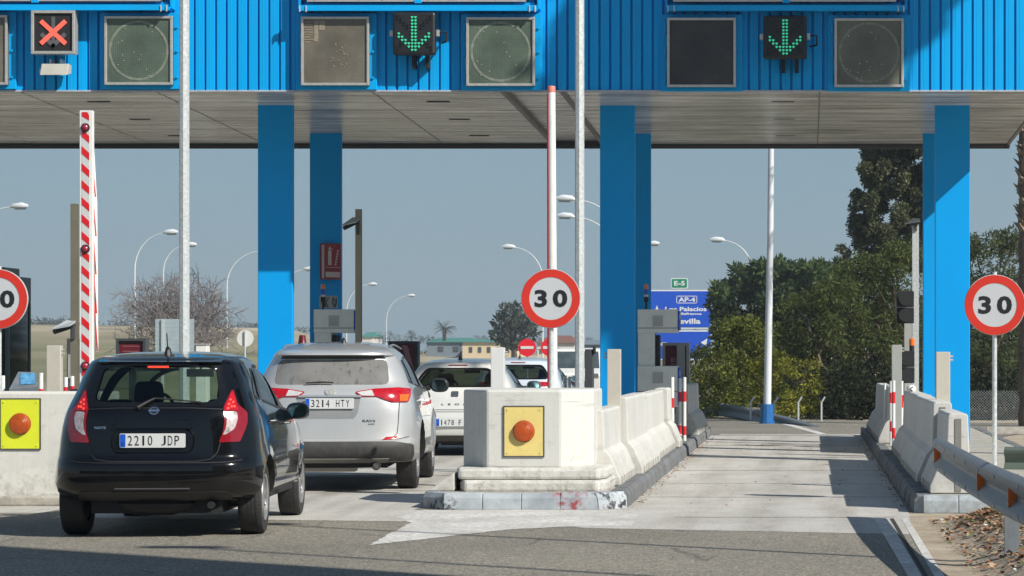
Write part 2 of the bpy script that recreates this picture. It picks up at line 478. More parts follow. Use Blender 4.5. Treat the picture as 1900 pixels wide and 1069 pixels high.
sl_.add([(-45, 24.6, .003), (-7.2, 25.4, .003), (-7.2, 26.7, .003), (-45, 26.7, .003)], [(0, 1, 2, 3)])
sl_.add([(-12, 26.7, .003), (-8.85, 26.7, .003), (-8.85, 49.5, .003), (-12, 49.5, .003)], [(0, 1, 2, 3)])
tag(build('lane_paving', sl_, M['slab'], loc=(0, 30, 0)), kind='structure')
mk = MB()
def ragged(pts, amp=.02, step=.09, z=.0048):
    out = []
    rg = random.Random(17)
    for i in range(len(pts)):
        a = Vector(pts[i]); c = Vector(pts[(i + 1) % len(pts)]); k = max(1, int((c - a).length / step)); d = (c - a).normalized()
        for j in range(k):
            p = a.lerp(c, j / k) + Vector((-d.y, d.x)) * rg.uniform(-amp, amp) * (j > 0); out.append((p.x, p.y, z))
    return out
rp = ragged([(-3.426, 21.07), (-2.515, 23.0), (-2.056, 23.36), (-1.5, 23.5), (-1.6, 25.87), (-3.66, 25.87), (-3.75, 24.7), (-3.50, 23.9)])
mk.add(rp, [tuple(range(len(rp)))])
mk.add([(.62, 24.4, .0048), (.745, 24.4, .0048), (.79, 17, .0048), (.70, 17, .0048)], [(0, 1, 2, 3)])
mk.add([(.87, 24.6, .0048), (.93, 24.6, .0048), (.935, 17, .0048), (.865, 17, .0048)], [(0, 1, 2, 3)])
# painted lines at the lane exit
mk.add([(.25, 50.2, .0048), (.42, 50.2, .0048), (-.35, 58.0, .0048), (-.55, 58.0, .0048)], [(0, 1, 2, 3)])
mk.add([(-1.6, 49.9, .0048), (1.5, 49.9, .0048), (1.5, 50.3, .0048), (-1.6, 50.3, .0048)], [(0, 1, 2, 3)])
tag(build('road_marking', mk, M['roadpaint'], loc=(0, 24, 0)), kind='structure')
dr = MB(); dr.add([(.765, 24.5, .0052), (.80, 24.5, .0052), (.83, 17, .0052), (.80, 17, .0052)], [(0, 1, 2, 3)])
tag(build('drain_channel', dr, pbr('drain_dirt', (.03, .028, .024), .9, var=.6, scale=9), loc=(.8, 20, 0)), kind='structure')
# joints and rubber-filled cracks across the lane
jt = MB()
for y, x0, x1, w in ((28.2, -1.7, 1.0, .025), (31.1, -1.7, 1.0, .02), (34.6, -1.7, .98, .03), (39.0, -1.7, .98, .03), (44.2, -1.7, .98, .04), (29.5, -6.8, -3.8, .03), (33.2, -6.8, -3.8, .03), (24.7, -1.2, .8, .018)):
    n = 14
    for i in range(n):
        a = x0 + (x1 - x0) * i / n; b = x0 + (x1 - x0) * (i + 1) / n
        ya = y + random.uniform(-.03, .03); 
        jt.add([(a, ya - w, .0042), (b + .01, ya - w + random.uniform(-.01, .01), .0042), (b + .01, ya + w, .0042), (a, ya + w * .6, .0042)], [(0, 1, 2, 3)])
tag(build('paving_joint', jt, pbr('joint_dirt', (.06, .05, .04), .9, var=.3, scale=6), loc=(0, 30, 0)), kind='structure')
# verge bank on the right with litter
bk = MB()
def bankz(x, y):
    e = max(0, min(1, (x - 1.12) / .55)); f = max(0, min(1, (24.6 - y) / 1.2))
    return .17 * e * e * (3 - 2 * e) * f + .03 * mnoise.noise(Vector((x * 3, y * 3, 1))) * e
bk.grid(.925, 9, 6, 25.3, .0016, 60, 100, bankz)
bko = tag(build('verge', bk, M['ground'], smooth=True, angle=0, loc=(2, 20, 0)), kind='structure')

# ---------------------------------------------------------------- toll canopy
YF, YB = 38.3, 46.2
ZF, ZB = 5.25, 5.10
XR = 3.45; XL = -24
canopy = thing('toll_canopy', 'long toll plaza canopy with bright blue corrugated fascia, grey slatted underside and blue columns', 'canopy', (-3, 40, 0))
# corrugated fascia as one folded sheet
P = .1515
cs = MB(); x = XR; pts = []
k = 0
while x > XL:
    pts += [(x, 0), (x - .008, .055), (x - .024, .055), (x - .036, 0)]
    pts += [(x - .040 - .060, 0), (x - .040 - .063, -.003), (x - .040 - .066, -.003), (x - .040 - .069, 0)]
    x -= P
vs = []; 
for a, d in pts: vs += [(a, YF + d, ZF), (a, YF + d, 7.6)]
fs = [(2 * i, 2 * i + 1, 2 * i + 3, 2 * i + 2) for i in range(len(pts) - 1)]
cs.add(vs, fs)
build('fascia', cs, M['blue'], canopy, fixn=False)
tr = MB()
tr.box(XL, XR + .02, YF - .015, YF + .05, ZF - .022, ZF + .0, 0)
build('fascia_drip_edge', tr, pbr('drip_edge', (.38, .42, .45), .5, var=.2, scale=12), canopy)
en = MB(); en.box(XR - .002, XR + .05, YF + .045, YB, ZB + .22, 7.6)
en.box(XL, XR, YB - .02, YB + .06, ZB + .005, 7.6)
en.box(XL, XR, YF + .06, YB - .03, 7.45, 7.6)
build('end_cladding', en, M['blue'], canopy)
def soz(y): return ZF + (ZB - ZF) * (y - YF) / (YB - YF)
sf = MB(); y = YF + .02
SP = .132
prof = []
while y < YB - .05:
    dd = random.uniform(-.004, .004)
    prof += [(y, dd), (y + SP - .034, dd), (y + SP - .030, .035), (y + SP - .004, .035)]
    y += SP
xj = [XL, -19.3, -16.3, -13.2, -11.22, -9.28, -6.2, -4.30, -3.52, .2, XR]
for i in range(len(xj) - 1):
    a, b = xj[i] + .012, xj[i + 1] - .012
    vs = []
    wob = random.uniform(-.004, .0015)
    for yy, d in prof: vs += [(a, yy, soz(yy) + d + wob), (b, yy, soz(yy) + d + wob)]
    fs = [(2 * q, 2 * q + 1, 2 * q + 3, 2 * q + 2) for q in range(len(prof) - 1)]
    if abs(xj[i] + 4.30) < .01:
        vs = [(v[0], v[1], v[2] + .05) for v in vs]
    sf.add(vs, fs)
def soffit_mat():
    m, nt, bs = new_mat('soffit_slats'); bs.inputs['Roughness'].default_value = .24
    bs.inputs['Metallic'].default_value = .3; bs.inputs['Specular IOR Level'].default_value = .9
    v = coords(nt, (.35, 5.5, 1), True)
    c = ramp(nt, nz(nt, v, 1.0, 5, .65), [(.34, (.37, .37, .36)), (.5, (.66, .655, .64)), (.64, (.93, .925, .90))])
    k = ramp(nt, nz(nt, coords(nt, (1, 1, 1), True), .7, 5), [(.4, (.78,) * 3), (.65, (1.08,) * 3)])
    nt.links.new(mix(nt, 1.0, c, k, 'MULTIPLY'), bs.inputs['Base Color'])
    return m
M['soffit'] = soffit_mat()
build('soffit', sf, M['soffit'], canopy, fixn=False)
ed = MB()
for a in (-4.34, -3.50):
    ed.prism([(YF + .02, 0), (YB - .04, 0), (YB - .04, .12), (YF + .02, .12)], lambda p, q, a=a: (a, p, soz(p) - .03 + q), lambda p, q, a=a: (a + .07, p, soz(p) - .03 + q))
for a in xj[1:-1]:
    if -4.4 < a < -3.4: continue
    ed.prism([(YF + .02, 0), (YB - .04, 0), (YB - .04, .03), (YF + .02, .03)], lambda p, q, a=a: (a - .012, p, soz(p) + .001 + q), lambda p, q, a=a: (a + .012, p, soz(p) + .001 + q))
# right side margin
ed.prism([(YF + .02, 0), (YB + .05, 0), (YB + .05, .25), (YF + .02, .25)], lambda p, q: (XR - .005, p, soz(p) - .02 + q), lambda p, q: (XR + .045, p, soz(p) - .02 + q))
build('soffit_trim', ed, pbr('soffit_trim_grey', (.17, .16, .15), .5, var=.15), canopy)
bf = MB(); bf.box(XL, XR + .05, YB + .06, YB + .14, ZB - .07, ZB + .5)
bf.box(XL, XR + .05, YB - .05, YB + .06, ZB - .05, ZB + .16)
build('rear_gutter', bf, pbr('gutter', (.05, .05, .05), .5, var=.2, scale=3), canopy)
for cx in (-8.165 + .25, -3.095 + .285, 1.94 + .25):
    for (yy, w, tp) in ((40.2, .52, 1), (44.4, .515, 2)):
        c = MB(); cxx = cx
        c.box(cxx - w / 2, cxx + w / 2, yy, yy + .14, 0, soz(yy + .17) + .01)
        build('column', c, M['bluecol'], canopy, bevel=.012)
for cx in (-10.42, -5.42, -.335, -15.4):
    for yy in (39.75, 42.2, 44.75):
        c = MB()
        z = soz(yy)
        c.box(cx - .165, cx + .165, yy - .06, yy + .06, z - .006, z + .02)
        f = build('ceiling_lamp', c, M['matblack'], canopy, bevel=.004)

def fx(x): return (x - 1495) / 130.5
def fz(y): return CAMH + (657 - y) / 130.5
# backing frames + square matrix signs
led = pbr('led_louvre_face', (.085, .095, .082), .45, var=.25, scale=3)
led2 = pbr('led_louvre_dark', (.03, .03, .034), .45, var=.15, scale=3)
def led_mat(name, c, line):
    m, nt, bs = new_mat(name); bs.inputs['Roughness'].default_value = .42
    v = coords(nt)
    a = ramp(nt, nz(nt, v, 2.2, 6), [(.3, mul(c, .75)), (.7, mul(c, 1.3))])
    br = nt.nodes.new('ShaderNodeTexBrick'); br.offset = 0; br.inputs['Scale'].default_value = 1
    br.inputs['Brick Width'].default_value = .03; br.inputs['Row Height'].default_value = .03; br.inputs['Mortar Size'].default_value = .0035
    br.inputs['Color1'].default_value = (1, 1, 1, 1); br.inputs['Color2'].default_value = (.9, .9, .9, 1); br.inputs['Mortar'].default_value = (line, line, line, 1)
    mp = nt.nodes.new('ShaderNodeMapping'); mp.inputs['Rotation'].default_value = (R(90), 0, 0); nt.links.new(v, mp.inputs[0]); nt.links.new(mp.outputs[0], br.inputs['Vector'])
    col = mix(nt, 1.0, a, br.outputs[0], 'MULTIPLY')
    sp = ramp(nt, nz(nt, v, 1.1, 8, .7), [(.55, (0, 0, 0)), (.75, (.35,) * 3)])
    col = mix(nt, sp, col, (.22, .21, .17))
    nt.links.new(col, bs.inputs['Base Color'])
    return m
def matrix_sign(x0, x1, y0, y1, face, ring, label, frame=None, ghost=None):
    X0, X1, Z0, Z1 = fx(x0), fx(x1), fz(y1), fz(y0)
    t = thing('matrix_sign', label, 'display sign', ((X0 + X1) / 2, YF, Z0), 'square display signs on the blue fascia')
    b = MB(); b.box(X0 - .09, X1 + .09, YF - .075, YF - .008, Z0 - .05, Z1 + .06)
    build('backing_panel', b, M['blue'], t, bevel=.006)
    c = MB(); c.box(X0 + .005, X1 - .005, YF - .16, YF - .078, Z0 + .005, Z1 - .005)
    fo = build('display_face', c, face, t)
    f = MB(); w = .035
    for (a, b_, c_, d) in ((X0, X1, Z0, Z0 + w), (X0, X1, Z1 - w, Z1), (X0, X0 + w, Z0 + w, Z1 - w), (X1 - w, X1, Z0 + w, Z1 - w)):
        f.box(a, b_, YF - .185, YF - .155, c_, d)
    build('frame', f, frame or M['alu'], t, bevel=.004)
    rv = MB()
    for i in range(4):
        for j in range(4):
            if i in (0, 3) or j in (0, 3) :
                rv.cyl((X0 + .02 + (X1 - X0 - .04) * i / 3, YF - .19, Z0 + .02 + (Z1 - Z0 - .04) * j / 3), (X0 + .02 + (X1 - X0 - .04) * i / 3, YF - .183, Z0 + .02 + (Z1 - Z0 - .04) * j / 3), .009, 6)
    if ring:
        for q in range(14):
            a, b_ = random.uniform(.15, .85), random.uniform(.12, .85)
            rv.cyl((X0 + (X1 - X0) * a, YF - .167, Z0 + (Z1 - Z0) * b_), (X0 + (X1 - X0) * a, YF - .161, Z0 + (Z1 - Z0) * b_), .008, 6)
    build('rivet', rv, M['alu'], t)
    for zz in (.12, .5, .85):
        hg = MB(); hg.box(X0 - .05, X0 - .02, YF - .13, YF - .078, Z0 + (Z1 - Z0) * zz - .06, Z0 + (Z1 - Z0) * zz + .06); build('hinge', hg, M['blue'], t)
        hg = MB(); hg.cyl((X1 + .045, YF - .10, Z0 + (Z1 - Z0) * zz), (X1 + .045, YF - .078, Z0 + (Z1 - Z0) * zz), .018, 8); build('latch', hg, M['blue'], t)
    if ring:
        rg = MB(); cx, cz = (X0 + X1) / 2, (Z0 + Z1) / 2; n = 64
        ro, ri = (X1 - X0) * .44, (X1 - X0) * .405
        vs = []
        for i in range(n):
            a = 2 * PI * i / n
            vs += [(cx + ro * math.cos(a), YF - .164, cz + ro * math.sin(a)), (cx + ri * math.cos(a), YF - .164, cz + ri * math.sin(a))]
        rg.add(vs, [(2 * i, 2 * i + 1, (2 * i + 3) % (2 * n), (2 * i + 2) % (2 * n)) for i in range(n)])
        build('unlit_ring', rg, ghost, t)
    return t
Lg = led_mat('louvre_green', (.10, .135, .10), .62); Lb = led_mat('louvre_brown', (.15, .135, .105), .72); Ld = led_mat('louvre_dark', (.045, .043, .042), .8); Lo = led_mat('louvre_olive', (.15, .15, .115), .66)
gh = pbr('dim_ring', (.19, .21, .165), .5, var=.3, scale=20)
matrix_sign(-106, 21, 31, 160, Lb, False, 'square brown display sign cut off by the left edge of the photo')
matrix_sign(200, 326, 33, 160, Lg, True, 'square green-grey display sign with unlit ring, right of the red cross signal', ghost=gh)
t3 = matrix_sign(563, 689, 34, 161, Lb, False, 'square brown display sign with pale burnt patches, left of the lit green arrow')
matrix_sign(868, 995, 35, 162, Lg, True, 'square green-grey display sign with unlit ring, beside the top of the raised white barrier arm', ghost=gh)
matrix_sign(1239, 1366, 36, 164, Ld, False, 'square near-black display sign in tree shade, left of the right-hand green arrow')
matrix_sign(1548, 1676, 37, 164, Lo, True, 'square olive display sign with unlit ring, above the right-hand lane', ghost=gh)
bp = MB()
X0, Z1 = fx(566), fz(38)
rr = random.Random(3)
for i in range(9):
    bp.box(X0 + .02, X0 + .02 + rr.uniform(.08, .15), YF - .166, YF - .16, Z1 - .055 - i * .035, Z1 - .04 - i * .035)
bp.box(X0 + .16, X0 + .22, YF - .1655, YF - .16, Z1 - .32, Z1 - .03); bp.box(X0 + .23, X0 + .31, YF - .1655, YF - .16, Z1 - .16, Z1 - .03)
for i in range(26):
    a = rr.uniform(.38, .62); b = rr.uniform(.35, .68)
    bp.box(X0 + a, X0 + a + rr.uniform(.008, .03), YF - .1655, YF - .16, Z1 - b, Z1 - b + .012)
build('burnt_patch', bp, pbr('pale_patch', (.27, .22, .16), .6, var=.3, scale=30), t3)

# long signs on top, ledges below them
def long_sign(x0, x1, lx0, lx1, yb, label):
    X0, X1 = fx(x0), fx(x1); z = fz(yb)
    t = thing('overhead_sign', label, 'display sign', ((X0 + X1) / 2, YF, z), 'long message signs along the top of the fascia')
    c = MB(); c.box(X0, X1, YF - .27, YF - .01, z, z + .75)
    build('display_face', c, Lo, t)
    f = MB(); f.box(X0 - .01, X1 + .01, YF - .285, YF - .262, z - .01, z + .05)
    nn = int((X1 - X0) / .32)
    for i in range(nn): f.cyl((X0 + .1 + i * .32, YF - .292, z + .025), (X0 + .1 + i * .32, YF - .28, z + .025), .012, 6)
    build('frame', f, M['alu'], t)
    l = MB(); A, B = fx(lx0), fx(lx1)
    l.box(A, B, YF - .30, YF - .008, z - .125, z - .085)
    l.box(A, B, YF - .31, YF - .285, z - .14, z - .06)
    l.box(A + .05, B - .05, YF - .12, YF - .009, z - .084, z - .003)
    l.box((A + B) / 2 - .05, (A + B) / 2 + .05, YF - .30, YF - .27, z - .03, z + .02)
    for e in (A - .03, B + .0):
        l.box(e, e + .03, YF - .2, YF - .008, z - .10, z + .5)
    build('ledge', l, M['blue'], t)
    b = MB()
    for e in (A + .01, A + .10, B - .10, B - .02):
        b.box(e - .008, e + .008, YF - .325, YF - .312, z - .16, z - .07)
    build('bracket', b, M['galv'], t)
long_sign(-150, 305, -170, 322, 6, 'long olive message sign along the photo top, above the red cross signal')
long_sign(578, 978, 563, 1000, 7, 'long olive message sign along the photo top, above the lit green arrow between two poles')
long_sign(1252, 1660, 1240, 1678, 7, 'long message sign along the photo top in tree shade, above the right-hand green arrow')

# lane signals
def bar(mb, a, b, w, y, d=.006):
    a = Vector(a); b = Vector(b); u = (b - a).normalized(); n = Vector((-u.y, u.x)) * w / 2
    p = [a + n, b + n, b - n, a - n]
    mb.exz([(q.x, q.y) for q in p], y - d, y)
X0, X1, Z0, Z1 = fx(70), fx(151), fz(105), fz(25)
t = thing('lane_signal', 'grey-framed square lane signal lit with a red cross', 'lane signal', ((X0 + X1) / 2, YF, Z0))
b = MB(); b.box(X0 + .004, X1 - .004, YF - .30, YF - .16, Z0 + .004, Z1 - .004); b.box(X0 + .15, X1 - .15, YF - .16, YF - .005, Z0 + .15, Z1 - .15)
build('housing', b, M['matblack'], t)
f = MB(); w = .04
for (a, b_, c_, d) in ((X0, X1, Z0, Z0 + w), (X0, X1, Z1 - w, Z1), (X0, X0 + w, Z0 + w, Z1 - w), (X1 - w, X1, Z0 + w, Z1 - w)): f.box(a, b_, YF - .33, YF - .155, c_, d)
build('frame', f, M['alu'], t, bevel=.006)
cx, cz = (X0 + X1) / 2, (Z0 + Z1) / 2
c = MB()
bar(c, (cx, cz + .22), (cx, cz - .16), .05, YF - .302)
bar(c, (cx - .17, cz - .02), (cx + .02, cz - .21), .06, YF - .3035); bar(c, (cx + .17, cz - .02), (cx - .02, cz - .21), .06, YF - .3035)
build('unlit_arrow', c, pbr('unlit_grey', (.10, .10, .105), .5, var=.05), t)
c = MB()
bar(c, (cx - .175, cz + .16), (cx + .175, cz - .16), .062, YF - .306); bar(c, (cx + .175, cz + .16), (cx - .175, cz - .16), .062, YF - .308)
build('red_cross', c, emit('lit_red', (1.0, .15, .10), .7, (.5, .05, .03)), t)

green_led = emit('lit_green_led', (.07, .80, .45), .42, (.02, .3, .15)); dead_led = pbr('dead_led', (.005, .005, .006), .25, var=0)
def arrow_signal(x0, x1, y0, y1, label):
    X0, X1, Z0, Z1 = fx(x0), fx(x1), fz(y1), fz(y0)
    t = thing('lane_signal', label, 'lane signal', ((X0 + X1) / 2, YF, Z0), 'green arrow lane signals')
    b = MB(); b.box(X0, X1, YF - .33, YF - .19, Z0, Z1)
    build('housing', b, M['black'], t, bevel=.035)
    b = MB(); b.box(X0 - .05, X0 - .005, YF - .26, YF - .2, (Z0 + Z1) / 2 - .03, (Z0 + Z1) / 2 + .05); b.box(X1 + .005, X1 + .045, YF - .26, YF - .2, (Z0 + Z1) / 2 - .03, (Z0 + Z1) / 2 + .06)
    build('latch', b, M['alu'], t)
    b = MB(); xm = (X0 + X1) / 2
    for q in (-.05, .14): b.box(xm + q, xm + q + .05, YF - .19, YF - .005, Z0 - .17, Z0 + .03)
    b.box(xm - .1, xm + .2, YF - .26, YF - .008, Z0 + .2, Z0 + .28)
    b.tube([(X1 + .05, YF - .22, cz_(Z0, Z1) + .03), (X1 + .14, YF - .22, cz_(Z0, Z1) + .03), (X1 + .14, YF - .2, cz_(Z0, Z1) - .1), (X1 + .05, YF - .03, cz_(Z0, Z1) - .1)], .014, 6)
    build('bracket', b, M['matblack'], t)
    on = MB(); off = MB()
    p = (X1 - X0 - .07) / 11.4; x00 = (X0 + X1) / 2
    def heart(mb, i, j):      # i from centre line, j rows from top
        cx = x00 + i * p; cz = Z1 - .075 - j * p * .98
        r_ = p * .215
        for s in (-1, 1):
            mb.cyl((cx + s * r_ * .8, YF - .331, cz + r_ * .5), (cx + s * r_ * .8, YF - .345, cz + r_ * .5), r_, 8)
        mb.exz([(cx - r_ * 1.75, cz + r_ * .2), (cx + r_ * 1.75, cz + r_ * .2), (cx, cz - r_ * 1.9)], YF - .3455, YF - .331)
    lit = set()
    for j in range(11):
        lit |= {(-.5, j), (.5, j)}
    for k, j in ((1.5, 9), (2.5, 8), (1.5, 8), (2.5, 7.0), (3.5, 7), (3.5, 6), (4.5, 5), (4.5, 6), (1.5, 8)):
        lit |= {(-k, j), (k, j)}
    for (i, j) in lit: heart(on, i, j)
    for j in range(12):
        for k in (j - 5.5 - .5, j - 5.5 + .5):
            for s in (-1, 1):
                q = (s * k, j)
                if abs(k) > 1.2 and abs(k) < 5.6 and (s * (round(k * 2) / 2), j) not in lit and not (j > 4 and j < 9):
                    off.cyl((x00 + s * k * p, YF - .331, Z1 - .06 - j * p * .92), (x00 + s * k * p, YF - .337, Z1 - .06 - j * p * .92), p * .36, 8)
    build('green_arrow', on, green_led, t); build('unlit_cross', off, dead_led, t)
def cz_(a, b): return (a + b) / 2
arrow_signal(735, 814, 28, 107, 'black lane signal with lit green down arrow, over the queue of cars')
arrow_signal(1417, 1497, 34, 114, 'black lane signal with lit green down arrow in shade, over the empty right-hand lane')
# flood lamp under the cross signal
X0, X1, Z0, Z1 = fx(87), fx(137), fz(144), fz(122)
t = thing('floodlight', 'small white floodlight tilted down below the red cross signal', 'floodlight', ((X0 + X1) / 2, YF, Z0))
b = MB(); b.prism([(YF - .34, Z0), (YF - .12, Z0 + .04), (YF - .10, Z1 - .01), (YF - .25, Z1)], lambda a, c: (X0, a, c), lambda a, c: (X1, a, c))
build('housing', b, pbr('lamp_housing', (.42, .41, .36), .45, var=.1), t, bevel=.006)
b = MB(); b.box(X0 + .1, X0 + .12, YF - .2, YF - .005, Z1 - .01, Z1 + .07); b.box(X1 - .14, X1 - .12, YF - .2, YF - .005, Z1 - .01, Z1 + .07); b.box(X0 - .06, X0, YF - .15, YF - .12, Z0 + .04, Z0 + .11)
build('bracket', b, M['galv'], t)

# ---------------------------------------------------------------- islands
def kerb_ring(pts, h=.165, w=.17, L=.36, closed=True):
    """row of kerb stones along polyline pts (outer edge, island on the left)"""
    mb = MB(); n = len(pts)
    for i in range(n if closed else n - 1):
        a = Vector(pts[i]); b = Vector(pts[(i + 1) % n]); d = b - a; ln = d.length; d.normalize(); nn = Vector((-d.y, d.x))
        k = max(1, round(ln / L)); q = ln / k
        for j in range(k):
            p = a + d * (j * q + .002); e = a + d * ((j + 1) * q - .002)
            j0 = random.uniform(-.006, .006); hz = h + random.uniform(-.006, .006)
            prof = [(j0, 0), (j0 + .012, hz - .05), (j0 + .045, hz), (w, hz), (w, 0)]
            m = len(prof)
            vs = [(p.x + nn.x * s, p.y + nn.y * s, z) for s, z in prof] + [(e.x + nn.x * s, e.y + nn.y * s, z) for s, z in prof]
            fs = [tuple(range(m)), tuple(reversed(range(m, 2 * m)))] + [(i2, i2 + m, (i2 + 1) % m + m, (i2 + 1) % m) for i2 in range(m)]
            mb.add(vs, fs, 1 if closed and i in (0, 4, 5) else 0)
    return mb
ISLTOP = concrete('island_concrete', (.44, .42, .36), .15, .4)
def island(x0, x1, y0, y1, label, front=True, cham=.32, km='kerb'):
    t = thing('traffic_island', label, 'traffic island', ((x0 + x1) / 2, (y0 + y1) / 2, 0), 'raised islands between the toll lanes')
    pts = [(x0, y1), (x0, y0 + cham), (x0 + cham * .8, y0), (x1 - cham * .8, y0), (x1, y0 + cham), (x1, y1)]
    build('kerb', kerb_ring(pts), [M[km], M['kerbdark']], t, bevel=.008)
    b = MB(); i = .165
    b.exy([(x0 + i, y1 - i), (x0 + i, y0 + cham + .1), (x0 + cham * .8 + .1, y0 + i), (x1 - cham * .8 - .1, y0 + i), (x1 - i, y0 + cham + .1), (x1 - i, y1 - i)], .0, .158)
    build('island_top', b, ISLTOP, t)
    return t
island(-3.74, -1.735, 25.9, 49.6, 'kerbed island with worn red and grey kerbstones around the white block with the amber lamp')
island(1.01, 3.2, 25.35, 49.6, 'kerbed island at the right with pale kerbstones below the guard rail end', cham=.12, km='kerbpale')
island(-8.85, -6.85, 28.4, 49.6, 'kerbed island behind the long white wall at the left', cham=.3)

# end block of the middle island
t = thing('concrete_block', 'white chamfered concrete block on stepped plinths with an amber lamp on a cream plate', 'concrete block', (-2.75, 27, .16))
b = MB()
b.exy([(-3.42, 28.0), (-3.42, 26.95), (-3.14, 26.5), (-2.40, 26.5), (-2.115, 26.9), (-2.115, 28.0)], .37, 1.15)
build('block', b, M['whitewall'], t, bevel=.025)
b = MB()
b.exy([(-3.46, 28.1), (-3.46, 26.75), (-3.40, 26.36), (-2.02, 26.36), (-1.95, 26.7), (-1.95, 28.1)], .27, .385)
b.exy([(-3.40, 28.1), (-3.40, 26.5), (-3.33, 26.24), (-2.02, 26.24), (-1.93, 26.5), (-1.93, 28.1)], .15, .268)
build('plinth', b, concrete('old_white_plinth', (.62, .61, .57), .1, .85, 2.2, (.15, .12, .075), .7), t, bevel=.03)
b = MB(); b.prism([(-3.72, .16), (-3.46, .16), (-3.46, .34)], lambda a, z: (a + .02, 26.35, z), lambda a, z: (a + .02, 28.2, z))
build('sloped_skirt', b, M['whitewall'], t, bevel=.01)
def lamp_plate(t, cx, cz, w, h, y, pm):
    b = MB(); b.box(cx - w / 2, cx + w / 2, y - .012, y, cz - h / 2, cz + h / 2)
    for s in (-1, 1):
        for q in (-1, 1): b.cyl((cx + s * (w / 2 - .03), y - .02, cz + q * (h / 2 - .03)), (cx + s * (w / 2 - .03), y - .012, cz + q * (h / 2 - .03)), .007, 6)
    pl = build('lamp_plate', b, pm, t)
    b = MB()
    for (a, b_, c_, d) in ((-w / 2 - .009, w / 2 + .009, -h / 2 - .009, -h / 2 + .001), (-w / 2 - .009, w / 2 + .009, h / 2 - .001, h / 2 + .009), (-w / 2 - .009, -w / 2 + .001, -h / 2, h / 2), (w / 2 - .001, w / 2 + .009, -h / 2, h / 2)):
        b.box(cx + a, cx + b_, y - .016, y + .001, cz + c_, cz + d)
    build('edge_seal', b, M['darkgrey'], pl)
    b = MB(); MM = Matrix.Translation((cx, y - .012, cz)) @ Matrix.Rotation(R(90), 4, 'X')
    b.lathe([(.104, 0), (.104, .018), (.098, .02), (.098, .036), (.092, .043), (.086, .042), (.081, .047), (.072, .046), (.067, .050), (.056, .049), (.051, .053), (.038, .052), (.030, .055), (.0005, .055)], MM, 40)
    build('amber_lamp', b, M['amber'], t, smooth=True, angle=18)
    b = MB()
    b.lathe([(.106, 0), (.108, .012), (.1, .014)], MM, 40)
    build('lamp_ring', b, pbr('rusty_ring', (.22, .05, .02), .5), t)
lamp_plate(t, -2.77, .74, .385, .485, 26.5, M['cream'])

# long wall at left
t = thing('concrete_wall', 'long white concrete wall at the left with an amber lamp on a bright yellow plate', 'wall', (-8.6, 26.9, 0))
b = MB(); b.box(-10.6, -6.95, 26.62, 27.3, .0, 1.125)
build('wall', b, concrete('old_whitewashed_wall', (.64, .63, .575), .09, .35, 1.6), t, bevel=.02)
b = MB(); b.box(-10.7, -6.9, 26.52, 26.619, 0, .10)
build('footing', b, concrete('footing_concrete', (.45, .42, .36), .2, .6, 3), t, bevel=.02)
lamp_plate(t, -7.755, .81, .385, .49, 26.62, M['yellow'])

# jersey barriers
NOTCH = pbr('notch_dirt', (.36, .34, .30), .9, var=.25)
def jersey(name, xc, y0, y1, zt, side, label, group, base=.165, bw=.27, tw=.095, mat=None, notches=True):
    """side +1: the steep toe faces +x lane; profile symmetric"""
    t = thing(name, label, 'barrier', (xc, (y0 + y1) / 2, base), group)
    prof = [(-bw, base), (-bw, base + .07), (-.17, base + .30), (-tw - .015, base + .36), (-tw, zt - .02), (-tw + .02, zt), (tw - .02, zt), (tw, zt - .02), (tw + .015, base + .36), (.17, base + .30), (bw, base + .07), (bw, base)]
    b = MB()
    n = max(2, int((y1 - y0) / .25)); m = len(prof)
    ys = [y0 + .012 + (y1 - y0 - .024) * i / n for i in range(n + 1)]
    vs = []
    for y in ys: vs += [(xc + p[0], y, p[1]) for p in prof]
    fs = [tuple(range(m)), tuple(reversed([n * m + i for i in range(m)]))]
    for i in range(n):
        for k in range(m): fs.append((i * m + k, (i + 1) * m + k, (i + 1) * m + (k + 1) % m, i * m + (k + 1) % m))
    b.add(vs, fs)
    build('barrier_body', b, mat or M['jersey'], t, bevel=.010)
    if notches:
        c = MB(); y = y0 + .25
        while y < y1 - .2:
            c.prism([(y, base), (y + .10, base), (y + .09, base + .085), (y + .01, base + .085)], lambda a, z: (xc + side * (bw + .001), a, z), lambda a, z: (xc + side * (bw + .006), a, z))
            y += random.uniform(.3, .42)
        build('drain_notch', c, NOTCH, t)
    e = MB()
    e.box(xc - .03, xc + .03, y0 + .004, y0 + .0125, base + .02, zt - .05)
    e.prism([(a_ * .93, base + (z_ - base) * .975) for a_, z_ in prof], lambda a, z: (xc + a, y1 - .013, z), lambda a, z: (xc + a, y1 + .09, z))
    e.box(xc - tw - .09, xc - tw - .075, y0 + .0, y0 + .0125, base + .18, base + .42) if False else None
    build('joint_key', e, pbr('joint_grey', (.20, .195, .18), .8, var=.1), t)
    return t
G1 = 'concrete barriers along the right edge of the middle island'
G2 = 'concrete barriers along the left edge of the right-hand island'
jersey('concrete_barrier', -2.15, 27.3, 29.82, .93, 1, 'front white concrete barrier directly right of the white block', G1)
jersey('concrete_barrier', -2.08, 29.90, 33.55, 1.02, 1, 'long white concrete barrier, second back from the white block', G1)
jersey('concrete_barrier', -2.12, 33.66, 38.35, .99, 1, 'white concrete barrier, third back, in front of the striped posts', G1)
jersey('concrete_barrier', -2.07, 38.46, 39.6, 1.01, 1, 'short white concrete barrier next to the red and white posts of the middle island', G1)
jersey('concrete_barrier', -2.03, 44.2, 46.0, 1.0, 1, 'shaded concrete barrier beyond the red and white posts of the middle island', G1)
jersey('concrete_barrier', -2.03, 46.03, 48.6, .98, 1, 'last concrete barrier at the far tip of the middle island', G1)
jersey('concrete_barrier', 1.46, 25.8, 27.86, .93, -1, 'front concrete barrier with its white end beside the guard rail', G2)
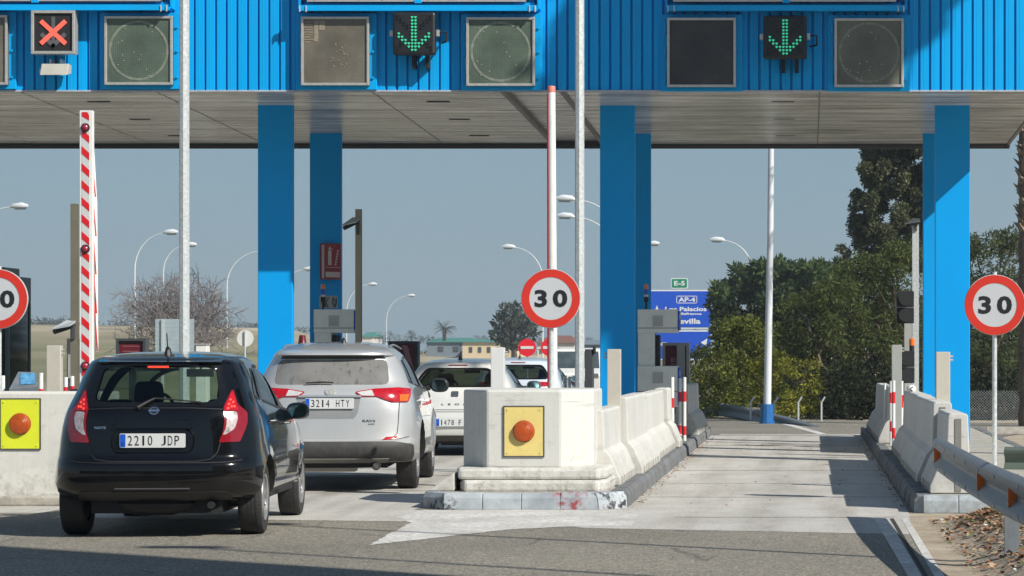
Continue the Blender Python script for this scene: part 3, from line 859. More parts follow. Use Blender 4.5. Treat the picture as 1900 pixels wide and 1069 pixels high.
jersey('concrete_barrier', 1.42, 27.95, 32.72, 1.0, -1, 'long grey-shaded concrete barrier, second back on the right-hand island', G2)
jersey('concrete_barrier', 1.45, 32.84, 37.2, 1.0, -1, 'shaded concrete barrier just in front of the right-hand striped posts', G2)
jersey('concrete_barrier', 1.36, 40.3, 44.2, 1.0, -1, 'shaded concrete barrier beyond the right-hand striped posts', G2)
jersey('concrete_barrier', 1.36, 44.23, 48.4, .98, -1, 'farthest shaded concrete barrier at the tip of the right-hand island', G2)

# front stuff on the mid barrier: white strip and black fitting
t = thing('conduit', 'short white conduit with a round black fitting on the front barrier end', 'conduit', (-2.16, 27.2, .3))
b = MB(); b.box(-2.185, -2.155, 27.27, 27.305, .42, .80); build('pipe', b, M['white'], t, bevel=.006)
b = MB(); b.cyl((-2.15, 27.22, .56), (-2.15, 27.3, .56), .026, 14); b.box(-2.22, -2.16, 27.26, 27.3, .59, .605); build('fitting', b, M['black'], t)

# square cabinet posts
def cab_post(x, s, ytop, w, label, zb=.16, mat='beigebox', bolts=1):
    X = (x - 1495) / s; Y = 5000 / s; zt = CAMH + (657 - ytop) / s
    t = thing('detector_post', label, 'post', (X, Y, zb), 'square vehicle detector posts')
    b = MB(); b.box(X - w / 2, X + w / 2, Y, Y + .11, zb, zt); build('post_casing', b, M[mat], t, bevel=.006)
    b = MB()
    for z in (zt - .05, zt - .09): b.cyl((X + bolts * w / 2, Y + .05, z), (X + bolts * (w / 2 + .035), Y + .05, z), .011, 8)
    build('bolt', b, M['alu'], t)
    return t
cab_post(923, 166, 645, .150, 'square white post standing behind the left part of the white block', mat='whiteline')
cab_post(1139, 168, 648, .150, 'square beige post behind the front barrier, against the blue column', bolts=-1)
cab_post(1750, 168, 653, .155, 'square beige post standing on the right-hand island in front of the blue column')
cab_post(99, 168, 641, .155, 'square pale post above the long left wall')
cab_post(1664, 128, 640, .145, 'square grey post behind the right-hand striped posts, beside the dark traffic light', mat='greybox')
# ---------------------------------------------------------------- speed signs, poles, barriers
def disc(mb, cx, y, cz, r, d, n=56, ri=0):
    if ri <= 0: mb.cyl((cx, y, cz), (cx, y + d, cz), r, n)
    else:
        vs = []
        for i in range(n):
            a = 2 * PI * i / n
            for (rr_, yy) in ((r, y), (ri, y), (ri, y + d), (r, y + d)): vs.append((cx + rr_ * math.cos(a), yy, cz + rr_ * math.sin(a)))
        fs = []
        for i in range(n):
            j = (i + 1) % n
            for k in range(4): fs.append((4 * i + k, 4 * i + (k + 1) % 4, 4 * j + (k + 1) % 4, 4 * j + k))
        mb.add(vs, fs)
def speed_sign(cx_, cy_, s, d, base, label, rot=0):
    X, Y, Z = px(cx_, cy_, s)
    t = thing('speed_sign', label, 'speed sign', (X, Y + .03, base), 'round 30 speed limit signs')
    b = MB(); disc(b, X, Y, Z, d / 2, .012)
    pl = build('sign_plate', b, M['signwhite'], t)
    b = MB(); disc(b, X, Y - .004, Z, d / 2, .0035, 64, d / 2 * .735); build('red_ring', b, M['signred'], pl)
    b = MB(); text_mb(b, '3', X - d * .17, Z, d * .30, Y - .003, w=d * .215, bold=.035); text_mb(b, '0', X + d * .16, Z, d * .30, Y - .003, w=d * .25, bold=.035)
    build('digits', b, M['black'], pl)
    b = MB(); disc(b, X, Y + .012, Z, d / 2 + .006, .012, 56, d / 2 - .012); build('rim', b, M['galv'], pl)
    b = MB(); b.cyl((X, Y + .045, base), (X, Y + .045, Z + d / 2 + .035), .024, 14)
    build('post', b, M['galv'], t, smooth=True)
    b = MB(); b.box(X - .04, X + .04, Y + .014, Y + .075, Z + .1, Z + .13); b.box(X - .04, X + .04, Y + .014, Y + .075, Z - .13, Z - .1); build('clamp', b, M['galv'], t)
speed_sign(1022, 554, 181, .598, .158, 'round 30 speed limit sign in front of the white barrier arm, above the white block')
speed_sign(1846, 566, 185.5, .598, .0, 'round 30 speed limit sign right of the rightmost blue column, on a thin post')
speed_sign(-4, 555, 182, .60, .0, 'round 30 speed limit sign cut by the left edge, in front of the green booth')

def big_pole(xp, s, w, top, label, zb=.158):
    X, Y, _ = px(xp, 0, s)
    t = thing('lamp_pole', label, 'pole', (X, Y, zb), 'tall galvanised poles in front of the canopy')
    b = MB(); b.tube([(X, Y, zb), (X, Y, top)], [w / 2 * 1.02, w / 2 * .96], 8)
    build('pole', b, M['galv'], t, smooth=False)
    b = MB(); b.box(X - .16, X + .16, Y - .16, Y + .16, zb, zb + .02)
    for i in (-1, 1):
        for j in (-1, 1): b.cyl((X + i * .12, Y + j * .12, zb + .02), (X + i * .12, Y + j * .12, zb + .06), .012, 6)
    build('base_plate', b, M['galv'], t)
    b = MB(); b.tube([(X, Y, top), (X, Y, top + 1.2), (X + .3, Y - .2, top + 1.9), (X + 1.3, Y - .6, top + 2.1)], .05, 8); build('arm', b, M['galv'], t, smooth=True)
    b = MB(); b.box(X + 1.2, X + 1.85, Y - .75, Y - .5, top + 2.04, top + 2.16); build('lamp_head', b, M['lampwhite'], t, bevel=.04)
big_pole(342, 151, .125, 8.0, 'tall mottled galvanised pole at left, rising in front of the canopy behind the black car')
big_pole(1075.5, 151, .115, 8.0, 'tall plain grey pole rising just right of the speed sign and white barrier arm')

# striped barrier arm, left
def stripe_mat():
    return M['red']
X, Y, Z = px(159, 205, 156); 
t = thing('barrier_gate', 'raised white barrier arm with slanted red stripes and red lamps, left of the black car', 'barrier gate', (X, Y, .0))
b = MB(); b.box(X - .075, X + .085, Y, Y + .07, .95, Z); arm = build('arm', b, M['white'], t, bevel=.008)
b = MB(); b.box(X - .045, X + .045, Y - .004, Y - .0005, .96, Z - .012); build('stripe_band', b, pbr('reflective_grey_band', (.55, .56, .55), .5, var=.05), arm)
zz = Z - .02; lamps = []
b = MB(); k = 0
while zz > 1.0:
    if k == 0:
        b.exz([(X - .042, zz), (X + .02, zz), (X + .042, zz - .04), (X + .042, zz - .10), (X - .042, zz - .05)], Y - .0075, Y - .0045)
    else:
        b.exz([(X - .044, zz), (X + .044, zz - .082), (X + .044, zz - .168), (X - .044, zz - .09)], Y - .0075, Y - .0045)
    zz -= .2025; k += 1
build('red_stripes', b, M['red'], arm)
for pz in (237, 462, 679):
    z = CAMH + (657 - pz) / 156
    b = MB(); MM = Matrix.Translation((X, Y - .006, z)) @ Matrix.Rotation(R(90), 4, 'X')
    b.lathe([(.052, 0), (.052, .02), (.038, .022)], MM, 20, 0); b.lathe([(.037, .0), (.036, .035), (.02, .05), (.0005, .055)], MM, 20, 1)
    build('warning_lamp', b, [M['matblack'], pbr('red_lens', (.35, .01, .04), .2, coat=.5, var=0)], t, smooth=True)
# folded skirt arm beside it
b = MB(); a0 = px(169, 226, 154); a1 = px(180, 652, 154)
b.tube([a0, px(175, 380, 154), a1], [.02, .036, .016], 4)
fo = build('folding_skirt', b, M['white'], t)
b = MB()
for (xa, ya, xb, yb) in ((168, 268, 177, 364), (170, 335, 178, 437), (171, 405, 178, 508), (172, 478, 179, 580), (174, 560, 181, 650)):
    p0 = Vector(px(xa, ya, 154.4)); p1 = Vector(px(xb, yb, 154.4)); b.tube([p0, p1], .008, 4)
    b.sphere(p1, .011, 6, 4)
build('red_links', b, M['red'], fo)
b = MB(); b.box(X - .22, X + .16, Y + .1, Y + .5, 0, 1.08); build('machine_cabinet', b, M['darkgrey'], t, bevel=.02)

# white round barrier arm in the middle
X, Y, Z = px(1026, 160, 148)
t = thing('barrier_gate', 'raised round white barrier arm with a pink end cap, behind the middle speed sign', 'barrier gate', (X, Y, .158))
b = MB(); b.tube([(X, Y, .9), (X - .02, Y, Z - .08)], [.06, .05], 16); arm = build('arm', b, M['white'], t, smooth=True)
b = MB(); b.tube([(X - .02, Y, Z - .08), (X - .02, Y, Z - .012), (X - .02, Y, Z)], [.0515, .0515, .045], 16); build('end_cap', b, pbr('pink_cap', (.70, .20, .15), .5), arm, smooth=True)
b = MB(); b.prism([(-.070, -.005), (-.058, -.032), (-.048, -.045), (-.03, -.02), (-.055, .01)], lambda a, c: (X + a, Y + c, .9), lambda a, c: (X - .016 + a * .85, Y + c * .85, Z - .1)); build('red_strip', b, M['red'], arm)
b = MB(); b.box(X - .18, X + .18, Y + .07, Y + .42, .158, 1.05); build('machine_cabinet', b, M['greybox'], t, bevel=.02)

# cameras on posts
def cam_post(xp, s, w, ytop, hx0, hx1, hy0, hy1, label, mat, zb, hood=None):
    X, Y, Z = px(xp, ytop, s)
    t = thing('camera_post', label, 'camera post', (X, Y, zb), 'posts carrying hooded cameras')
    b = MB(); h = w / 2
    b.box(X - h, X + h, Y, Y + .008, zb, Z); b.box(X - h, X + h, Y + .09, Y + .098, zb, Z); b.box(X - h * .3, X + h * .3, Y + .009, Y + .089, zb, Z)
    if mat is M['galv']: b = MB(); b.box(X - h, X + h, Y, Y + w, zb, Z)
    build('post', b, mat, t)
    x0, _, z1 = px(hx0, hy0, s); x1, _, z0 = px(hx1, hy1, s)
    b = MB()
    b.add([(x0, Y - .22, z0 + (z1 - z0) * .35), (x1, Y - .28, z0 + (z1 - z0) * .62), (x1 - (x1 - x0) * .45, Y + .02, z1), (x1, Y + .02, z1), (x0, Y - .22, z0 + (z1 - z0) * .28), (x1, Y - .28, z0 + (z1 - z0) * .52), (x1 - (x1 - x0) * .45, Y + .02, z1 - .03), (x1, Y + .02, z1 - .03)],
          [(0, 1, 3, 2), (4, 6, 7, 5), (0, 4, 5, 1), (1, 5, 7, 3), (3, 7, 6, 2), (2, 6, 4, 0)])
    build('camera_hood', b, hood or M['galv'], t)
    b = MB(); b.tube([(x0 + .04, Y - .2, z0 + .03), (x1 - .02, Y + .02, z1 - .06)], .035, 8); build('camera', b, M['matblack'], t)
    b = MB(); b.box(X - .02, X + .02, Y - .03, Y + .1, z0 - .06, z1 - .02); build('mount', b, M['darkgrey'], t)
cam_post(664.5, 119, .092, 388, 638, 667, 403, 428, 'brown camera post with a grey hood, above the silver car', pbr('light_brown_steel', (.33, .30, .22), .6, .1, var=.12, scale=3), 0)
cam_post(136.5, 150, .08, 378, 103, 140, 594, 620, 'brown post with a low dark camera hood, directly left of the striped barrier arm', M['gpole'], 0)
cam_post(1699, 115, .105, 405, 1679, 1706, 405, 422, 'pale square post with a small camera hood, left of the rightmost blue columns', M['galv'], .158)
t = thing('equipment_box', 'tall dark grey equipment cabinet under the camera hood beside the striped arm', 'cabinet', (-9.15, 33.6, 0))
b = MB(); x0, _, z1 = px(123, 628, 148); x1, _, _ = px(143, 628, 148); b.box(x0, x1, 33.8, 34.1, 0, z1); build('cabinet_body', b, M['darkgrey'], t, bevel=.01)
b = MB(); b.box(x0 + .02, x0 + .05, 33.78, 33.8, z1 - .5, z1 - .2); build('cabinet_handle', b, M['greybox'], t)

# toll machines
def toll_machine(x0p, label, zb=.158, s=117.6):
    X, Y, _ = px(x0p, 0, s); w = .63
    t = thing('toll_machine', label, 'toll machine', (X + .3, Y + .3, zb), 'grey toll payment machines')
    zt = 2.205
    def hd(z0, z1):
        b = MB(); b.box(X, X + w, Y, Y + .55, z0, z1)
        o = build('head_box', b, M['machine'], t, bevel=.008)
        c = MB(); c.box(X + .24, X + .40, Y - .012, Y - .001, z1 - .27, z1 - .10); build('screen_hatch', c, pbr('hatch_grey', (.42, .42, .40), .4), o)
        c = MB(); c.box(X, X + w, Y - .004, Y - .001, z1 - .405, z1 - .395) if z1 - z0 > .4 else c.box(X, X + w, Y - .004, Y - .001, z1 - .30, z1 - .29); build('seam', c, M['darkgrey'], o)
        c = MB(); c.box(X + w + .001, X + w + .03, Y + .02, Y + .5, z0 + .04, z1 - .02); so_ = build('side_panel', c, M['signblue'], o, bevel=.01)
        c = MB(); c.box(X + w + .031, X + w + .035, Y + .05, Y + .25, z1 - .15, z1 - .08); build('white_mark', c, M['white'], so_)
    hd(zt - .37, zt); hd(.66, 1.31)
    b = MB(); b.box(X + .005, X + .27, Y + .03, Y + .5, zb, zt - .37); build('column_box', b, M['machine'], t, bevel=.006)
    b = MB(); b.box(X + .275, X + .34, Y + .1, Y + .48, zb, 1.8); build('side_recess', b, M['matblack'], t)
    lx = X + .13
    for z0, z1, m_, r_ in ((zt + .0, zt + .12, 'matblack', .015), (zt + .12, zt + .20, 'matblack', .035), (zt + .20, zt + .235, 'alu', .034), (zt + .235, zt + .32, 'signblue', .03), (zt + .32, zt + .395, 'orange', .033)):
        b = MB(); b.cyl((lx, Y + .1, z0), (lx, Y + .1, z1), r_, 12); build('beacon_segment', b, M[m_], t, smooth=True)
    return t
toll_machine(582, 'grey toll machine with a beacon, standing below the red fire extinguisher sign')
toll_machine(1183, 'grey two-box toll machine right of the middle blue column, in front of the motorway sign')
t = thing('wiring_panel', 'small pale panel with cables above the left toll machine', 'panel', px(609, 570, 116))
b = MB(); x0, Y, z1 = px(592, 549, 114.6); x1, _, z0 = px(625, 572, 114.6); b.box(x0, x1, Y + .02, Y + .08, z0, z1); build('panel_box', b, M['greybox'], t)
b = MB()
for i in range(7):
    a = random.uniform(x0 + .05, x1 - .03); b.tube([(a, Y + .012, z0 + .02), (a + random.uniform(-.05, .05), Y + .006, (z0 + z1) / 2), (a + random.uniform(-.05, .05), Y + .012, z1 - .03)], .006, 5)
build('cables', b, M['matblack'], t)

# fire extinguisher sign on the left rear column
x0, Y, z1 = px(588, 451, 113.4); x1, _, z0 = px(627, 518, 113.4); xm = px(600, 0, 113.4)[0]
t = thing('fire_sign', 'shade-darkened red V-shaped fire extinguisher sign fixed on the blue column above the toll machine', 'safety sign', (xm, 44.38, z0))
yb = 44.39
def pl(mb, a, b_, ya, yb_, z0, z1, th=.012):
    mb.add([(a, ya, z0), (b_, yb_, z0), (b_, yb_, z1), (a, ya, z1), (a, ya + th, z0), (b_, yb_ + th, z0), (b_, yb_ + th, z1), (a, ya + th, z1)], [(0, 1, 2, 3), (5, 4, 7, 6), (0, 4, 5, 1), (3, 2, 6, 7), (0, 3, 7, 4), (1, 5, 6, 2)])
b = MB(); pl(b, xm, x1, yb - .16, yb - .02, z0, z1); pl(b, x0, xm, yb - .02, yb - .16, z0, z1); sg = build('sign_plate', b, pbr('fire_red_shaded', (.26, .012, .02), .35, var=.1), t)  # sign red darkened to put the canopy's shade into the colour
def fsx(u): return xm + (x1 - xm) * u, yb - .16 + .14 * u - .006
b = MB()
def fq(u0, u1, v0, v1):
    a, ya = fsx(u0); c, yc = fsx(u1); z_ = lambda v: z1 - (z1 - z0) * v
    b.add([(a, ya, z_(v0)), (c, yc, z_(v0)), (c, yc, z_(v1)), (a, ya, z_(v1))], [(0, 1, 2, 3)])
fq(.2, .42, .2, .6); fq(.24, .38, .12, .19); fq(.28, .34, .08, .12); fq(.42, .5, .14, .17)
for i in range(6): fq(.62 + .03 * (5 - i), .72 + .03 * (5 - i), .18 + .075 * i, .235 + .075 * i)
fq(.05, .95, .79, .94); fq(.06, .95, .66, .675)
a, c = x0 + (xm - x0) * .15, x0 + (xm - x0) * .55
pl(b, a + .03, xm - .008, yb - .11, yb - .168, z0 + .02, z1 - .02, .002)
build('pictogram', b, pbr('sign_pale', (.55, .45, .43), .5), sg)
# dark display frames with red panels behind the lanes
def red_display(x0p, x1p, y0p, y1p, s, label, angled=False, zb=0):
    x0, Y, z1 = px(x0p, y0p, s); x1, _, z0 = px(x1p, y1p, s)
    t = thing('lane_display', label, 'display', ((x0 + x1) / 2, Y, zb), 'grey framed dark red lane displays')
    b = MB(); w = .05
    for (a, c, d, e) in ((x0, x1, z1 - w, z1), (x0, x0 + w, z0, z1 - w), (x1 - w, x1, z0, z1 - w), (x0, x1, z0 - w, z0)): b.box(a, c, Y, Y + .3, d, e)
    build('frame', b, M['greybox'] if angled else M['darkgrey'], t)
    b = MB(); b.box(x0 + w, x1 - w, Y + .05, Y + .25, z0, z1 - w); pn = build('panel', b, M['darkred'], t)
    b = MB()
    if angled:
        b.box((x0 + x1) / 2 + .02, (x0 + x1) / 2 + .16, Y - .02, Y + .2, z0, z1); build('divider', b, M['greybox'], t)
        b = MB(); text_mb(b, 'E', x0 + .2, z1 - .3, .07, Y + .048, w=.1); b.box(x0 + .14, x0 + .3, Y + .046, Y + .049, z1 - .38, z1 - .365); build('lettering', b, pbr('faded_letter', (.4, .25, .25), .5), pn)
    else:
        for i in range(3): b.box(x0 + .12, x1 - .14, Y + .046, Y + .049, z1 - .16 - i * .1, z1 - .145 - i * .1)
        build('lettering', b, pbr('faded_letter2', (.3, .12, .13), .5), pn)
    b = MB(); b.box((x0 + x1) / 2 - .06, (x0 + x1) / 2 + .06, Y + .1, Y + .2, zb, z0 - w); build('stand', b, M['darkgrey'], t)
    return t
red_display(1229, 1279, 636, 722, 106, 'grey framed lane display with dark red panels, behind the middle toll machine', True, .158)
red_display(215, 270, 628, 676, 95, 'dark red lane display behind the roof of the black car', False, 0)
t = red_display(720, 775, 633, 700, 100, 'dark lane display with a slanted red panel, right behind the silver car', False, 0)
b = MB(); q0 = px(747, 640, 101); q1 = px(768, 690, 101); b.add([(q0[0], q0[1] - .06, q0[2]), (q0[0] + .1, q0[1] - .06, q0[2] - .02), (q1[0] + .02, q1[1] - .06, q1[2]), (q1[0] - .08, q1[1] - .06, q1[2])], [(0, 1, 2, 3)]); build('slanted_strip', b, pbr('pale_red', (.45, .2, .18), .5), t)

# traffic lights by the right island
def tlight(x0p, x1p, y0p, y1p, s, label):
    x0, Y, z1 = px(x0p, y0p, s); x1, _, z0 = px(x1p, y1p, s)
    t = thing('traffic_light', label, 'traffic light', ((x0 + x1) / 2, Y, z0), 'unlit two-lamp traffic lights seen from behind')
    zm = (z0 + z1) / 2
    b = MB(); b.box(x0, x1, Y, Y + .16, z0, zm - .004); b.box(x0, x1, Y, Y + .16, zm + .004, z1); build('housing', b, M['matblack'], t, bevel=.012)
    b = MB(); b.box(x0, x1, Y + .01, Y + .15, zm - .006, zm + .006); build('seam', b, M['greybox'], t)
    b = MB()
    for z in ((z0 + zm) / 2, (z1 + zm) / 2): b.tube([((x0 + x1) / 2, Y - .08, z), ((x0 + x1) / 2, Y, z)], [.105, .095], 16)
    build('hood', b, M['matblack'], t)
tlight(1664, 1696, 540, 600, 118, 'upper unlit black traffic light beside the pale camera post')
tlight(1666, 1697, 651, 711, 118, 'lower unlit black traffic light, below the small orange beacon')
t = thing('beacon', 'small orange beacon on a black stem between the two black traffic lights', 'beacon', px(1692, 650, 117.5))
X, Y, Z = px(1692, 627, 117.5)
b = MB(); b.tube([(X, Y, Z - .12), (X, Y, Z - .03), (X, Y, Z)], [.045, .045, .02], 14); build('lens', b, M['orange'], t, smooth=True)
b = MB(); b.cyl((X, Y, Z - .66), (X, Y, Z - .121), .04, 12); build('stem', b, M['matblack'], t)
t = thing('cabinet_post', 'grey box post behind the orange beacon', 'post', px(1684, 700, 116))
X, Y, Z = px(1684, 610, 116); b = MB(); b.box(X - .05, X + .07, Y, Y + .08, .158, Z + .25); build('post_box', b, M['greybox'], t)
t = thing('dome_cap', 'small white rounded cap lying on top of the right barriers', 'cap', px(1691, 728, 140))
b = MB(); b.sphere(px(1691, 722, 140), .065, 14, 8, sc=(1, 1, .9)); build('shell', b, M['white'], t, smooth=True)
b = MB(); c_ = px(1691, 722, 140); b.tube([(c_[0] + .02, c_[1] - .06, c_[2] + .03), (c_[0] - .02, c_[1] - .068, c_[2]), (c_[0] + .01, c_[1] - .06, c_[2] - .03)], .008, 5); build('slot', b, M['matblack'], t)

# red and white striped posts
def striped(xp, s, y0, w, label, group, zb=.158, bands=((.42, .52), (.78, .92)), lean=0):
    X, Y, Z = px(xp, y0, s); h = Z - zb
    t = thing('striped_post', label, 'post', (X, Y, zb), group)
    b = MB(); n = 12
    zs = [0] + [q for pr in bands for q in pr] + [1]
    zs = sorted(set(1 - q for q in zs))
    for i in range(len(zs) - 1):
        a, c = zs[i], zs[i + 1]; mid = 1 - (a + c) / 2
        red = any(p <= mid <= q for p, q in bands)
        b.tube([(X + lean * a, Y, zb + h * a), (X + lean * c, Y, zb + h * c)], w / 2, n, 1 if red else 0, cap=(i == len(zs) - 2))
    build('striped_tube', b, [M['white'], M['red']], t, smooth=True)
    return t
g1 = 'red and white posts on the middle island'
striped(1247, 122, 700, .065, 'leftmost red and white striped post on the middle island', g1, bands=((.32, .47), (.85, 1.0)))
striped(1262, 119, 702, .05, 'thin red and white post between two others on the middle island', g1, bands=((.22, .38), (.76, .9)))
striped(1270, 121, 700, .055, 'rightmost red and white striped post on the middle island', g1, bands=((.22, .38), (.76, .9)))
g2 = 'red and white posts on the right-hand island'
striped(1653, 127, 707, .04, 'leftmost slim red and white post on the right-hand island', g2, bands=((.18, .34), (.62, .78)))
striped(1658, 130, 706, .05, 'thick red and white post, second from left on the right-hand island', g2, bands=((.17, .34), (.70, .86)), lean=.0)
striped(1664, 127, 708, .04, 'slim red and white post, third from left on the right-hand island', g2, bands=((.22, .38), (.74, .9)))
striped(1673, 125, 707, .05, 'separate red and white post, rightmost of the right-hand cluster', g2, bands=((.22, .42), (.88, 1.0)))
striped(1642, 120, 711, .035, 'short plain white post left of the right-hand striped cluster', g2, bands=((.9, 1.0),))
g3 = 'red and white posts behind the left wall'
striped(5, 170, 697, .05, 'red and white post at the very left edge above the wall', g3, zb=0, bands=((.2, .3),))
striped(76, 165, 692, .05, 'grey and red post right of the tilted blue screen', g3, zb=0, bands=((.14, .3),))
striped(122, 150, 700, .05, 'red and white post behind the wall, left of the striped arm', g3, zb=0, bands=((.1, .25),))
striped(134, 150, 698, .05, 'red and white post touching the striped barrier arm', g3, zb=0, bands=((.1, .25),))
g4 = 'red and white posts behind the speed sign pole'
striped(1049, 110, 697, .05, 'small red and white post just right of the white barrier arm', g4, zb=.158, bands=((.2, .35),))
striped(1057, 112, 699, .05, 'small red and white post between the white arm and the grey pole', g4, zb=.158, bands=((.2, .35),))

# tilted screen on the left wall
t = thing('tilted_screen', 'tilted grey console with a blue screen on the wall at the left edge', 'console', (-8.3, 29, 0))
b = MB(); s = 172
A = px(22, 722, s); B_ = px(76, 718, s); C_ = px(58, 691, s); D = px(24, 690, s)
b.add([(A[0], A[1] - .1, A[2]), (B_[0], B_[1] - .1, B_[2]), (C_[0], C_[1] + .2, C_[2]), (D[0], D[1] + .2, D[2]), (A[0], A[1] - .1, .7), (B_[0], B_[1] - .1, .7), (C_[0], C_[1] + .2, .7), (D[0], D[1] + .2, .7)], [(0, 1, 2, 3), (0, 4, 5, 1), (1, 5, 6, 2), (2, 6, 7, 3), (3, 7, 4, 0), (4, 7, 6, 5)])
build('console_body', b, M['galv2'], t)
b = MB(); L2 = lambda P_, Q, f: tuple(P_[i] + (Q[i] - P_[i]) * f for i in range(3))
a1, b1, c1, d1 = (A[0], A[1] - .1, A[2]), (B_[0], B_[1] - .1, B_[2]), (C_[0], C_[1] + .2, C_[2]), (D[0], D[1] + .2, D[2])
def bil(u, v): return L2(L2(a1, b1, u), L2(d1, c1, u), v)
q = [bil(.35, .2), bil(.9, .2), bil(.9, .9), bil(.15, .9)]
b.add([(p[0], p[1] - .003, p[2] + .005) for p in q], [(0, 1, 2, 3)]); build('screen', b, pbr('screen_blue', (.10, .30, .50), .3, var=.4, scale=20), t)
# green booth at left edge
t = thing('toll_booth', 'dark green glass toll booth at the left edge behind the speed sign', 'toll booth', (-13, 42, 0))
s = 120; Y = 41.6
x1 = (58 - 1495) / 116.8; zt = CAMH + (657 - 512) / s
b = MB(); b.box(x1 - 2.4, x1, Y, Y + 1.2, 0, .85); b.box(x1 - 2.4, x1, Y, Y + 1.2, zt - .38, zt)
for xx in (x1 - 2.4, x1 - 1.1, x1 - .34, x1 - .06): b.box(xx, xx + .06, Y, Y + .06, .85, zt - .38); b.box(xx, xx + .06, Y + 1.14, Y + 1.2, .85, zt - .38)
build('booth_shell', b, pbr('booth_green', (.035, .06, .06), .35), t, bevel=.01)
b = MB(); b.box(x1 - 2.4, x1 - .12, Y + .2, Y + 1.0, zt, zt + .14); build('roof', b, pbr('booth_roof', (.07, .10, .095), .4), t, bevel=.02)
b = MB(); b.box(x1 - 2.34, x1 - .01, Y + .02, Y + .03, .86, zt - .39); b.box(x1 - .03, x1 - .02, Y + .07, Y + 1.13, .86, zt - .39); build('glass_pane', b, pbr('dark_booth_glass', (.012, .02, .018), .05, var=.3, spec=.6), t)
b = MB(); b.box(x1 - .34, x1 - .24, Y - .03, Y - .001, .3, zt - .5); build('mullion', b, M['greybox'], t)

# guard rail, near right
def wbeam(pts, label, reflectors=(), posts=(), postz=0, name='guard_rail', rad=.0, mat=None, h=.31):
    pts = [Vector(p) for p in pts]
    t = thing(name, label, 'guard rail', tuple(pts[0] - Vector((0, 0, pts[0].z))))
    prof = [(0, 0), (-.055, .035), (-.055, .085), (0, .135), (0, .175), (-.055, .225), (-.055, .275), (0, h)]
    b = MB(); m = len(prof); vs = []
    for i, p in enumerate(pts):
        d = pts[min(i + 1, len(pts) - 1)] - pts[max(i - 1, 0)]; d.z = 0; d.normalize(); nn = Vector((-d.y, d.x, 0))
        if nn.x > 0: nn = -nn
        for o, z in prof: vs.append(tuple(p - nn * (o) + Vector((0, 0, z - h))))
        for o, z in prof: vs.append(tuple(p - nn * (o - .006) + Vector((0, 0, z - h))))
    fs = []
    k = 2 * m
    for i in range(len(pts) - 1):
        for j in range(m - 1):
            fs.append((i * k + j, (i + 1) * k + j, (i + 1) * k + j + 1, i * k + j + 1)); fs.append((i * k + m + j, i * k + m + j + 1, (i + 1) * k + m + j + 1, (i + 1) * k + m + j))
        for j in (0, m - 1): fs.append((i * k + j, i * k + m + j, (i + 1) * k + m + j, (i + 1) * k + j))
    for i in (0, len(pts) - 1):
        for j in range(m - 1): fs.append((i * k + j, i * k + j + 1, i * k + m + j + 1, i * k + m + j))
    b.add(vs, fs)
    be = build('beam', b, mat or M['galv2'], t, smooth=True, angle=50)
    return t, be
gp = [(1.20, 24.25, .755), (1.215, 23.2, .752), (1.235, 22, .745), (1.26, 21, .738), (1.29, 20, .728), (1.33, 19, .718), (1.38, 18, .708), (1.46, 16.5, .70), (1.6, 14, .7), (1.9, 11, .7)]
# beam built with its channel facing the lane: valley forms a shadowed recess with reflectors
t, be = wbeam(gp, 'galvanised guard rail with three amber reflectors running out of the photo at lower right')
b = MB()
for y in (24.0, 19.6, 17.75):
    # interpolate
    for i in range(len(gp) - 1):
        if gp[i][1] >= y >= gp[i + 1][1]:
            f = (gp[i][1] - y) / (gp[i][1] - gp[i + 1][1]); p = Vector(gp[i]).lerp(Vector(gp[i + 1]), f)
    zc = p.z - .155
    bb = MB(); bb.prism([(p.y - .012, zc - .065), (p.y + .012, zc - .065), (p.y + .012, zc + .065), (p.y - .012, zc + .065)], lambda a, z: (p.x - .052, a, z), lambda a, z: (p.x + .03, a, z))
    n = 9
    poly = [(p.x - .062, zc - .064)] + [(p.x - .040 + .040 * math.sin(PI * k / n), zc - .064 + .128 * k / n) for k in range(0, n + 1)] + [(p.x - .062, zc + .064)]
    bb = MB(); bb.exz(poly, p.y - .012, p.y + .012)
    build('reflector', bb, M['orange'], t)
b = MB()
for i in range(len(gp) - 2):
    p = Vector(gp[i]).lerp(Vector(gp[i + 1]), .5)
    for dz in (-.06, -.25): b.cyl((p.x - .07, p.y, p.z + dz), (p.x - .05, p.y, p.z + dz), .016, 8)
build('bolt', b, M['galv'], t)
for y, x in ((18.85, 1.38), (15.0, 1.6)):
    b = MB(); b.box(x + .01, x + .11, y - .03, y + .03, 0, .66); build('rail_post', b, M['galv2'], t)
t2, be2 = wbeam([(-4.4, 72, .42), (-2.8, 66.5, .40), (-1.4, 61.5, .30), (-.3, 57.5, .14), (.3, 55.3, .02)], 'far guard rail sloping down to the ground at the foot of the green shrubs', mat=M['galv2'])
b = MB(); b.box(-1.02, -.92, 59.8, 59.83, .12, .2); build('reflector', b, M['orange'], t2)
t3_, be3 = wbeam([(2.32, 31.4, .42), (2.7, 31.3, .42), (3.4, 31.0, .42)], 'low dark green barrier end beyond the speed sign at the right edge', mat=pbr('dull_green', (.09, .12, .10), .6))
for x_ in (2.5, 3.1):
    b = MB(); b.box(x_, x_ + .1, 31.4, 31.46, 0, .4); build('rail_post', b, M['darkgrey'], t3_)

